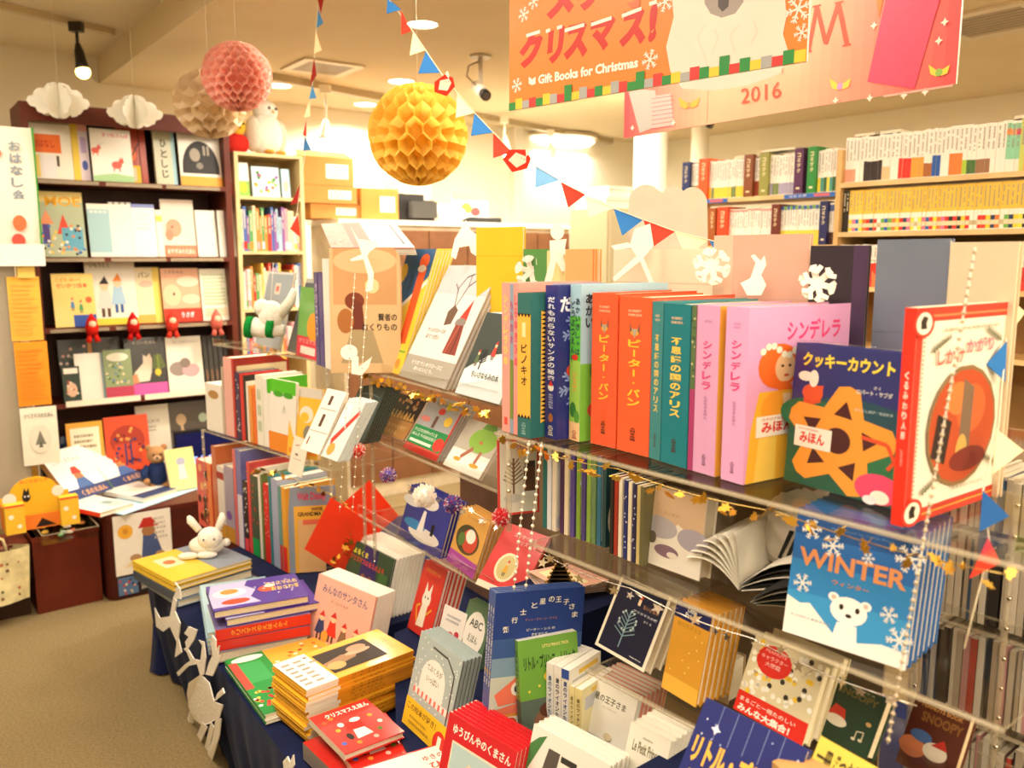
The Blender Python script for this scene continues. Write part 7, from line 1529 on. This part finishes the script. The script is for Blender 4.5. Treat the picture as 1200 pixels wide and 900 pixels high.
# ---- bunting
def bunting(label, strs, flags, santas=()):
    """strs: string way points (px,py,s); flags: (p0,p1,p2,colour,s)"""
    O = K(*strs[0]); t = empty('bunting', O, label, 'bunting')
    m = MB('matte_paper'); m.tube([K(*p) - O for p in strs], .0012, '#e8dcc0', n=5); m.build('string', t)
    for f in flags:
        (a, b, c), col = f[0], f[1]; s = f[2]; s2 = f[3] if len(f) > 3 else s
        P_ = [K(a[0], a[1], s) - O, K(b[0], b[1], s2) - O, K(c[0], c[1], (s + s2) / 2 - .01) - O]
        n = (P_[1] - P_[0]).cross(P_[2] - P_[0]).normalized() * .0008
        m = MB('matte_paper'); m.prism(P_, n, col); m.build('flag', t)
    for px, py, s, rot, sz in santas:
        o = K(px, py, s) - O; M = Matrix.Translation(o + Vector((0, -.012, 0))) @ Matrix.Rotation(rot, 4, 'Y')
        m = MB('matte_paper'); q = sz
        v = lambda x, z: Vector((x * q, 0, z * q))
        m.prism([v(-1, -.5), v(.1, -1), v(1, -.2), v(.9, .6), v(.2, 1), v(-.9, .4)], (0, .004, 0), '#e0341f')
        m.prism([v(-.6, -.35), v(.25, -.55), v(.7, .15), v(.5, .55), v(-.35, .45)], (0, -.0015, 0), '#ece0c8')
        m.prism([v(.5, .55), v(.2, 1), v(.45, 1.3), v(.6, .9)], (0, -.002, 0), '#f4e8d4')
        for x in (.22, .45):
            m.face([v(x - .05, .25) + Vector((0, -.0018, 0)), v(x + .05, .25) + Vector((0, -.0018, 0)), v(x, .35) + Vector((0, -.0018, 0))], '#201814')
        sa = m.build('origami_santa', t, M)
RD, CR, BL = '#dc3c28', '#f1e3b4', '#2f74b8'
def SD(x): return 2.25 - (x - 450) / 730 * 1.0
fl = [((454, -2), (470, 11), (453, 16), BL), ((470, 12), (482, 36), (470, 41), RD), ((484, 37), (498, 59), (480, 65), CR), ((499, 60), (517, 85), (490, 86), BL), ((536, 110), (556, 132), (534, 138), CR), ((556, 133), (579, 155), (552, 159), BL),
      ((578, 156), (600, 178), (578, 185), RD), ((628, 195), (656, 211), (627, 220), '#8ab0d0'), ((657, 213), (686, 228), (666, 243), RD), ((686, 229), (719, 244), (690, 255), CR), ((719, 244), (753, 258), (729, 276), BL), ((754, 258), (791, 271), (764, 290), RD), ((791, 271), (830, 281), (804, 302), CR),
      ((831, 282), (870, 291), (848, 313), BL), ((872, 292), (916, 300), (889, 324), RD), ((916, 300), (963, 304), (936, 333), CR), ((965, 305), (1014, 309), (990, 333), '#245488'), ((1016, 309), (1062, 306), (1040, 341), RD), ((1088, 305), (1124, 302), (1101, 339), CR)]
flags = [((a, b, c), col if col != '#8ab0d0' else '#6ea2cc', SD(a[0]), SD(b[0])) for a, b, c, col in fl]
flags += [(((1183, 292), (1197, 320), (1181, 346)), RD, 1.2), (((1181, 347), (1202, 366), (1176, 400)), CR, 1.17), (((1180, 400), (1178, 447), (1156, 427)), BL, 1.13), (((1168, 503), (1200, 528), (1163, 556)), CR, 1.1), (((1152, 575), (1183, 605), (1148, 623)), '#245c9c', 1.05), (((1158, 630), (1173, 660), (1136, 678)), RD, 1.03)]
bunting('long bunting of red, cream and blue paper flags ending at the right rack', [(454, -3, SD(454)), (484, 37, SD(484)), (521, 92, SD(521)), (556, 132, SD(556)), (600, 178, SD(600)), (656, 211, SD(656)), (719, 244, SD(719)), (791, 271, SD(791)), (870, 291, SD(870)), (963, 304, SD(963)), (1062, 305, SD(1062)), (1124, 301, SD(1124)), (1183, 291, 1.2), (1181, 347, 1.18), (1179, 400, 1.14), (1170, 500, 1.11), (1152, 575, 1.06), (1160, 640, 1.04), (1130, 760, 1.02)],
        flags, [(521, 101, SD(521) - .02, -.1, .026), (606, 188, SD(606) - .02, .5, .03), (1078, 312, SD(1078) - .02, .1, .022)])
DR = '#9c2a20'
bunting('bunting hanging down from the ceiling left of the yellow paper ball', [(374, -8, 2.9), (372, 10, 2.9), (369, 60, 2.9), (366, 100, 2.9), (360, 150, 2.9), (357, 185, 2.9), (352, 215, 2.9), (346, 265, 2.9), (350, 300, 2.9)],
        [(((371, -6), (380, -4), (376, 17)), DR, 2.9), (((373, 11), (379, 27), (371, 33)), '#4a8cc0', 2.88), (((370, 36), (377, 59), (368, 63)), CR, 2.86), (((368, 68), (371, 88), (363, 100)), DR, 2.87, 2.84), (((366, 100), (371, 115), (362, 116)), '#4a8cc0', 2.86), (((362, 119), (364, 136), (356, 138)), CR, 2.88), (((359, 141), (359, 160), (355, 158)), RD, 2.86), (((357, 159), (365, 176), (355, 177)), '#3a74a8', 2.87), (((352, 215), (349, 238), (340, 240)), DR, 2.87), (((349, 252), (352, 278), (340, 268)), RD, 2.86)])
# ---- bead strings
def beads(label, a, b, sa, sb, r=.0035, step=.011, col='#efe4cc', n_max=90, name='bead_string', group=None, mat='bead'):
    A, B = K(*a, sa), K(*b, sb); d = B - A; n = min(n_max, int(d.length / step))
    t = empty(name, A, label, 'bead string', group)
    m = MB('plastic'); m.tube([(0, 0, 0), d], .0007, '#e8dcc4', n=4); m.build('thread', t)
    mb = MB(mat); mb.blob((0, 0, 0), r, col, seg=8, rings=6); proto = None
    for k in range(n):
        if proto is None: proto = mb.build('bead', t); o = proto
        else:
            o = proto.copy(); S.collection.objects.link(o)
        o.location = d * ((k + .5) / n)

beads('string of clear beads before the thick red book and the polar bear book', (1143, 290), (1040, 872), .93, .93, .0026, .0095, '#b8a480')
beads('left string of pale beads before the winter tree card and the red dotted book', (620, 516), (602, 692), 1.5, 1.62, .0035, .016)
beads('right string of pale beads before the winter tree card and the red dotted book', (635, 518), (616, 690), 1.48, 1.6, .0035, .016)
beads('left string of tiny beads hanging in front of the brown violin book', (416, 320), (398, 600), 2.3, 2.3, .003, .026)
beads('right string of tiny beads hanging in front of the brown violin book', (432, 320), (413, 600), 2.28, 2.28, .003, .026)
# ---- leaf and star garlands
def leaf_shape(q):
    pts = [(0, 0), (.35, .3), (.55, .2), (.7, .5), (1, .55), (.85, .8), (1.1, 1.1), (.7, 1.05), (.5, 1.35), (.35, 1), (.0, 1.0), (.12, .7), (-.1, .4)]
    return [Vector(((x - .5) * q, 0, (y - .6) * q)) for x, y in pts]
def garland(label, pts, n, kind, mat, col, size, cat='garland', seed=1, wire='#c8a860'):
    O = pts[0]; t = empty('leaf_garland' if kind == 'leaf' else 'star_garland', O, label, cat)
    m = MB(mat); m.tube([p - O for p in pts], .0009, wire, n=4); m.build('wire', t)
    r = random.Random(seed); proto = None; seg = [(b - a).length for a, b in zip(pts, pts[1:])]; T_ = sum(seg)
    for k in range(n):
        d = T_ * (k + r.random() * .7) / n; i = 0
        while i < len(seg) - 1 and d > seg[i]: d -= seg[i]; i += 1
        p = pts[i] + (pts[i + 1] - pts[i]) * min(1, d / seg[i]) - O
        if proto is None:
            m = MB(mat)
            m.prism(leaf_shape(size) if kind == 'leaf' else [Vector((size * .7 * (1 if j % 2 == 0 else .42) * math.sin(math.pi * j / 5), 0, size * .7 * (1 if j % 2 == 0 else .42) * math.cos(math.pi * j / 5))) for j in range(10)], (0, .0006, 0), col)
            proto = m.build('leaf' if kind == 'leaf' else 'star', t); o = proto
        else:
            o = proto.copy(); S.collection.objects.link(o)
        s = r.uniform(.7, 1.2)
        o.matrix_local = Matrix.Translation(p + Vector((r.uniform(-.008, .008), r.uniform(-.012, .0), r.uniform(-.014, .006)))) @ Matrix.Rotation(r.uniform(-1, 1), 4, 'Z') @ Matrix.Rotation(r.uniform(-1.2, 1.2), 4, 'X') @ Matrix.Rotation(r.uniform(-3, 3), 4, 'Y') @ Matrix.Scale(s, 4)
    return t
def sag(A, B, n, dz, ph=0.):
    return [A + (B - A) * (k / n) + Vector((0, 0, -dz * abs(math.sin(math.pi * k / n * 3 + ph)))) for k in range(n + 1)]
garland('gold leaf garland along the front edge of the right top shelf', sag(rk(.0, -.022) + Vector((0, 0, 1.163)), rk(.56, -.022) + Vector((0, 0, 1.158)), 24, .008), 46, 'leaf', 'metal_gold', '#e8b84c', .014, seed=2)
garland('gold leaf garland along the front edge of the middle top shelf', sag(MA - em * .06 - nm * .02 + Vector((0, 0, 1.158)), MBp - nm * .02 + Vector((0, 0, 1.145)), 18, .012), 48, 'leaf', 'metal_gold', '#e8b84c', .017, seed=3)
garland('gold leaf garland along the left rack and down its post', [G(300, 546, .79) - nl_ * .03, G(340, 553, .79) - nl_ * .03, K(400, 585, 2.75), K(412, 600, 2.7), K(408, 640, 2.7), K(385, 668, 2.68)], 44, 'leaf', 'metal_gold', '#e0aa44', .018, seed=4)
garland('short gold leaf garland on the top left shelf edge', [G(296, 404, 1.15), G(340, 416, 1.15)], 9, 'leaf', 'metal_gold', '#e0aa44', .02, seed=5)
garland('silver star garland along the front edge of the second right shelf', sag(rk(.06, -.022) + Vector((0, 0, .972)), rk(.5, -.022) + Vector((0, 0, .968)), 24, .008), 20, 'star', 'metal_silver', '#e8e2d8', .014, seed=6, wire='#d8d0c0')
garland('silver star garland under the lip of the lower middle shelf', sag(G(478, 568, .87), G(590, 612, .87), 14, .01), 16, 'star', 'metal_silver', '#e8e2d8', .014, seed=7, wire='#d8d0c0')
garland('string of small gold stars lying on the cloth before the purple book', [G(290, 668, .42), G(310, 682, .40), G(340, 690, .40), G(352, 706, .40), G(372, 712, .41)], 10, 'star', 'metal_gold', '#e8d8a0', .014, seed=8)
# ---- pompoms
def pompom(label, c, r, cols, seed=1, n=260):
    t = empty('pompom', c, label, 'pompom'); rn = random.Random(seed)
    m = MB('plush'); m.blob((0, 0, 0), r * .75, cols[0], seg=14, rings=10); m.build('core', t)
    m = MB('tissue')
    for k in range(n):
        z = rn.uniform(-1, 1); a = rn.uniform(0, 6.283); q = math.sqrt(1 - z * z); d = Vector((q * math.cos(a), q * math.sin(a), z)); s = d.orthogonal().normalized() * r * .1
        p = d * r * .65; e_ = d * r * rn.uniform(.95, 1.08); m.face([p - s, p + s, e_ + s * .6, e_ - s * .6], rn.choice(cols))
    o = m.build('tufts', t); o['kind'] = 'stuff'
pompom('fluffy white pompom at the lip above the blue island book', K(498, 581, 2.0), .028, ['#f8f4ea', '#fdf8ee'], 1)
pompom('violet, pink and white pompom at the lip below the castle book', K(455, 557, 2.22), .022, ['#6a58a8', '#e8c8d8', '#f4ece4', '#c85870'], 2)
pompom('violet, red and white pompom right of the white fluffy one', K(531, 591, 1.95), .0225, ['#5c4ea0', '#d8586c', '#f4ece4', '#8a7ac0'], 3)
pompom('red and white pompom just under the winter tree card', K(587, 606, 1.62), .018, ['#d8343c', '#f6e8e0', '#e05858'], 4)
pompom('red and white pompom in front of the red ribbon book', K(419, 528, 2.3), .022, ['#e04838', '#f8ece0', '#f4a890'], 5)
pompom('white pompom beside the red and white one before the red ribbon book', K(406, 518, 2.35), .021, ['#f8f2e8', '#fdf8ee'], 6)
# ---- white cut-outs standing along the top of the racks
def cutout(label, polys, s, th=.003, col='#f6efe2', name='paper_cutout', mat='matte_paper'):
    allp = [p for q in polys for p in q]; c0 = K(sum(p[0] for p in allp) / len(allp), max(p[1] for p in allp), s)
    t = empty(name, c0, label, 'cut-out')
    for i, q in enumerate(polys):
        P_ = [K(x, y, s) - c0 for x, y in q]
        m = MB(mat); m.prism(P_, (0, th, 0), col); m.build('board_piece', t, Matrix.Translation((0, -.0008 * i, 0)))
    return t
def flake(cx, cy, r):
    ps = []
    for i in range(3):
        a = math.pi * i / 3 + .3; c_, s_ = math.cos(a), math.sin(a); w = r * .16
        ps.append([(cx + c_ * r - s_ * w, cy + s_ * r + c_ * w), (cx + c_ * r + s_ * w, cy + s_ * r - c_ * w), (cx - c_ * r + s_ * w, cy - s_ * r - c_ * w), (cx - c_ * r - s_ * w, cy - s_ * r + c_ * w)])
    for i in range(6):
        a = math.pi * i / 3 + .3
        for sg in (1, -1):
            x, y = cx + math.cos(a) * r * .62, cy + math.sin(a) * r * .62; b = a + sg * .9; c_, s_ = math.cos(b), math.sin(b); w = r * .12
            ps.append([(x - s_ * w, y + c_ * w), (x + s_ * w, y - c_ * w), (x + c_ * r * .42 + s_ * w, y + s_ * r * .42 - c_ * w), (x + c_ * r * .42 - s_ * w, y + s_ * r * .42 + c_ * w)])
    return ps
cutout('white snowflake cut-out behind the reindeer book top', flake(581, 296, 22), 2.25)
cutout('white snowflake cut-out in front of the small green panel', flake(622, 318, 19), 2.05)
cutout('white snowflake cut-out with blunt arms in front of the black panel', flake(958, 332, 22), 1.32)
cutout('white snowflake cut-out left of the pinkish panel', flake(834, 312, 22), 1.5)
cutout('white cut-out of a prancing animal by the yellow panel', [[(540, 268), (546, 258), (552, 270), (560, 276), (558, 300), (552, 296), (550, 288), (538, 290), (534, 304), (528, 300), (533, 280)]], 2.3)
cutout('white cut-out of a dancing angel beside the orange panel', [ell(653, 272, 8, 9), [(644, 282), (664, 280), (660, 302), (665, 318), (658, 318), (652, 306), (646, 332), (638, 330), (645, 304)], [(662, 292), (676, 294), (672, 302), (660, 298)]], 1.95)
cutout('white cut-out of a dancer with a round skirt before the cream board', [[(744, 268), (762, 262), (766, 288), (754, 302), (766, 330), (762, 334), (750, 306), (720, 330), (718, 326), (746, 300), (738, 288)], [(716, 288), (736, 284), (742, 290), (720, 293)]], 1.7)
cutout('white leaping reindeer cut-out hanging before the brown violin book', [[(411, 266), (420, 280), (440, 283), (444, 288), (434, 294), (430, 300), (438, 320), (436, 340), (428, 342), (432, 326), (426, 304), (412, 306), (410, 304), (424, 298), (420, 286)]], 2.32)
cutout('white tree-shaped cut-out at the foot of the brown violin book', [ell(409, 413, 10, 9), [(412, 416), (420, 418), (420, 430), (436, 418), (432, 430), (424, 440), (412, 438)]], 2.3)
cutout('white reindeer cut-out before the pinkish panel', [[(868, 332), (880, 326), (886, 308), (880, 300), (884, 298), (892, 306), (896, 300), (898, 310), (892, 322), (898, 334), (892, 346), (876, 346)]], 1.42)
# large cloud shaped board and panels behind the top row
cl_ = [(734, 330), (735, 262)] + [(757 + 20 * math.cos(math.radians(a)), 237 - 21 * math.sin(math.radians(a))) for a in range(190, 39, -15)] + [(789 + 14 * math.cos(math.radians(a)), 233 - 15 * math.sin(math.radians(a))) for a in range(150, 39, -15)] + [(812 + 17 * math.cos(math.radians(a)), 240 - 21 * math.sin(math.radians(a))) for a in range(130, -11, -15)] + [(830, 330)]
cutout('large grey beige cloud shaped board standing behind the bunting', [cl_], 1.95, .006, '#cfc3b0', 'cloud_board', 'cardboard')
def panel(label, x0, x1, ty, sl, sr, col, art=(), t_=.012, cat='book', name='picture_book', **k):
    return fit(label, (x0, py_at(sl, ZT)), (x1, py_at(sr, ZT)), ty, ZT, t_, 0, cover=col, art=art, name=name, cat=cat, **k)
rack('clear acrylic shelf on the far side of the island', [(1.17, rk(-.32, .38), rk(.62, .38), .4, 0)], posts=[(*rk(-.3, .76).to_2d(), .4, 1.17), (*rk(.6, .76).to_2d(), .4, 1.17)])
panel('tall yellow folder standing on the far side of the island', 559, 612, 267, 2.25, 2.15, '#f4c62c', [L([(0, .82), (1, .82)], .01, '#d8a820'), R(.3, .0, .34, .4, '#e8b828')])
panel('small green panel right of the yellow folder', 613, 640, 292, 2.12, 2.06, '#58944c', [E(.5, .3, .3, .2, '#8ab878')])
panel('cream and yellow picture panel behind the angel cut-out', 640, 660, 294, 2.05, 2.0, '#f0dc9c')
panel('orange picture panel right of the angel cut-out', 661, 698, 292, 1.98, 1.9, '#f4b070', [E(.4, .2, .3, .2, '#f4d8b0'), R(.85, 0, .9, 1, '#ec8848'), R(.94, 0, .97, 1, '#ec8848')])
panel('wide cream boarded panel behind the round skirted dancer', 716, 829, 292, 1.86, 1.68, '#ecdcc0', [L([(0, .8), (1, .8)], .004, '#c8b090'), L([(0, .5), (1, .5)], .004, '#c8b090'), L([(0, .25), (1, .25)], .004, '#c8b090')], cat='panel', name='boarded_panel')
panel('pinkish salmon panel behind the reindeer cut-out', 829, 936, 276, 1.6, 1.46, '#dba894', [R(0, 0, .22, 1, '#d8b8a0'), E(.4, .3, .15, .2, '#eccab4')])
panel('black and violet panel with a snowflake in front', 938, 1003, 288, 1.44, 1.38, '#2e2430', [R(.75, 0, 1, 1, '#4a3450')])
panel('grey-blue cloth covered panel behind the santa origami', 1012, 1092, 281, 1.36, 1.26, '#6f7888', [L([(0, .6), (1, .62)], .006, '#5c6474')])
panel('cream and tan panel at the right end behind the bunting', 1094, 1168, 284, 1.25, 1.17, '#dcc6a4', [P([(.1, .3), (.35, .35), (.3, .6)], '#c8a080')])
# ---- felt shapes pinned on the cloth
def felt(label, polys, off=.012, pin=None):
    """flat felt cut-outs lying against the hanging cloth: pixel outlines laid on the cloth's own sloping plane"""
    A0 = T0; n = -q1; out_ = []
    def on(px, py):
        d = ray(px, py); best = None
        # sloping plane of the skirt: distance from the edge line grows inwards with the drop
        lo, hi = 1.0, 4.5
        for _ in range(40):
            mid = (lo + hi) / 2; P_ = Vector((0, 0, EYE)) + d * mid; v = max(0, min(1, (TZ - P_.z) / (TZ - .012)))
            dist = (P_ - A0).dot(n) - (.012 - .05 * v * v + off)
            if dist > 0: lo = mid
            else: hi = mid
        return Vector((0, 0, EYE)) + d * lo
    c = on(*polys[0][0]); t = empty('felt_cutout', c, label, 'felt cut-out')
    for q in polys:
        m = MB('plush'); m.prism([on(x, y) - c for x, y in q], n * .003, '#fbf6ea'); m.build('felt_piece', t)
felt('white felt reindeer with tall antlers pinned to the navy cloth', [[(222, 800), (236, 790), (246, 800), (252, 822), (262, 826), (258, 840), (246, 848), (238, 850), (228, 842), (222, 828), (220, 812)], [(236, 792), (232, 778), (222, 780), (210, 792), (208, 788), (218, 778), (224, 774), (220, 764), (216, 760), (220, 758), (228, 772), (236, 774), (238, 756), (234, 750), (240, 752), (242, 770), (240, 790)],
     [(242, 790), (246, 776), (250, 768), (248, 752), (250, 744), (254, 750), (254, 762), (258, 756), (256, 770), (262, 766), (256, 778), (250, 792)], [(224, 830), (219, 850), (216, 864), (220, 866), (228, 846)], [(238, 846), (230, 866), (234, 874), (244, 852)], [(248, 846), (240, 878), (244, 886), (252, 852)], [(254, 840), (250, 866), (242, 890), (248, 896), (258, 862), (260, 842)], [(252, 822), (264, 812), (262, 806), (256, 812)]], .022)
felt('white felt leaping deer shape pinned below the light blue stack', [[(182, 712), (188, 724), (200, 722), (204, 700), (208, 704), (206, 716), (212, 730), (210, 748), (214, 764), (206, 770), (208, 752), (200, 734), (192, 740), (184, 734)], [(204, 700), (209, 688), (206, 682), (212, 690), (213, 702)]], .022)
felt('small white felt fir twig pinned right of the leaping deer shape', [[(222, 734), (232, 738), (228, 750), (220, 762), (218, 752), (222, 746), (217, 742)]], .022)
felt('small white felt sprig pinned at the bottom edge of the cloth', [[(333, 892), (338, 886), (341, 893), (345, 884), (346, 896), (340, 906), (334, 902)]], .022)
# ---- far right clear racks with thin cases
rack('clear acrylic rack of thin cases at the right picture edge', [(z_, rk(.37, .42), rk(.62, .42), .26, 0) for z_ in (1.06, .90, .74, .56)],
     posts=[(*rk(.375, .41).to_2d(), .39, 1.16), (*rk(.46, .41).to_2d(), .39, 1.16)], sides=[(tuple(rk(.368, .415).to_2d()), tuple(rk(.368, .68).to_2d()), .39, 1.16)])
rn = random.Random(77)
for zz_, nmz, h_ in ((1.0605, 'top', .095), (.9005, 'second', .145), (.7405, 'third', .145), (.5605, 'lowest', .15)):
    x = .378
    while x < .6:
        th = rn.uniform(.005, .011); c, cn = rn.choice([('#e8dcc8', 'cream'), ('#c8bca8', 'greyish'), ('#c84838', 'red'), ('#48688c', 'blue'), ('#3a3430', 'black'), ('#d8a0a0', 'pink'), ('#ece4d4', 'ivory'), ('#b8a890', 'tan')])
        spine_volume('thin %s case on the %s shelf of the clear rack at the right edge' % (cn, nmz), 'thin cases on the %s right edge shelf' % nmz, rk(x, .44) + Vector((0, 0, zz_)), math.atan2(nr_.y, nr_.x), .14, h_ * rn.uniform(.85, 1), th, [(0, 1, c)], 'disc_case', marks=False, cat='case')
        x += (th + .0012) * .64
bpy.context.view_layer.update()
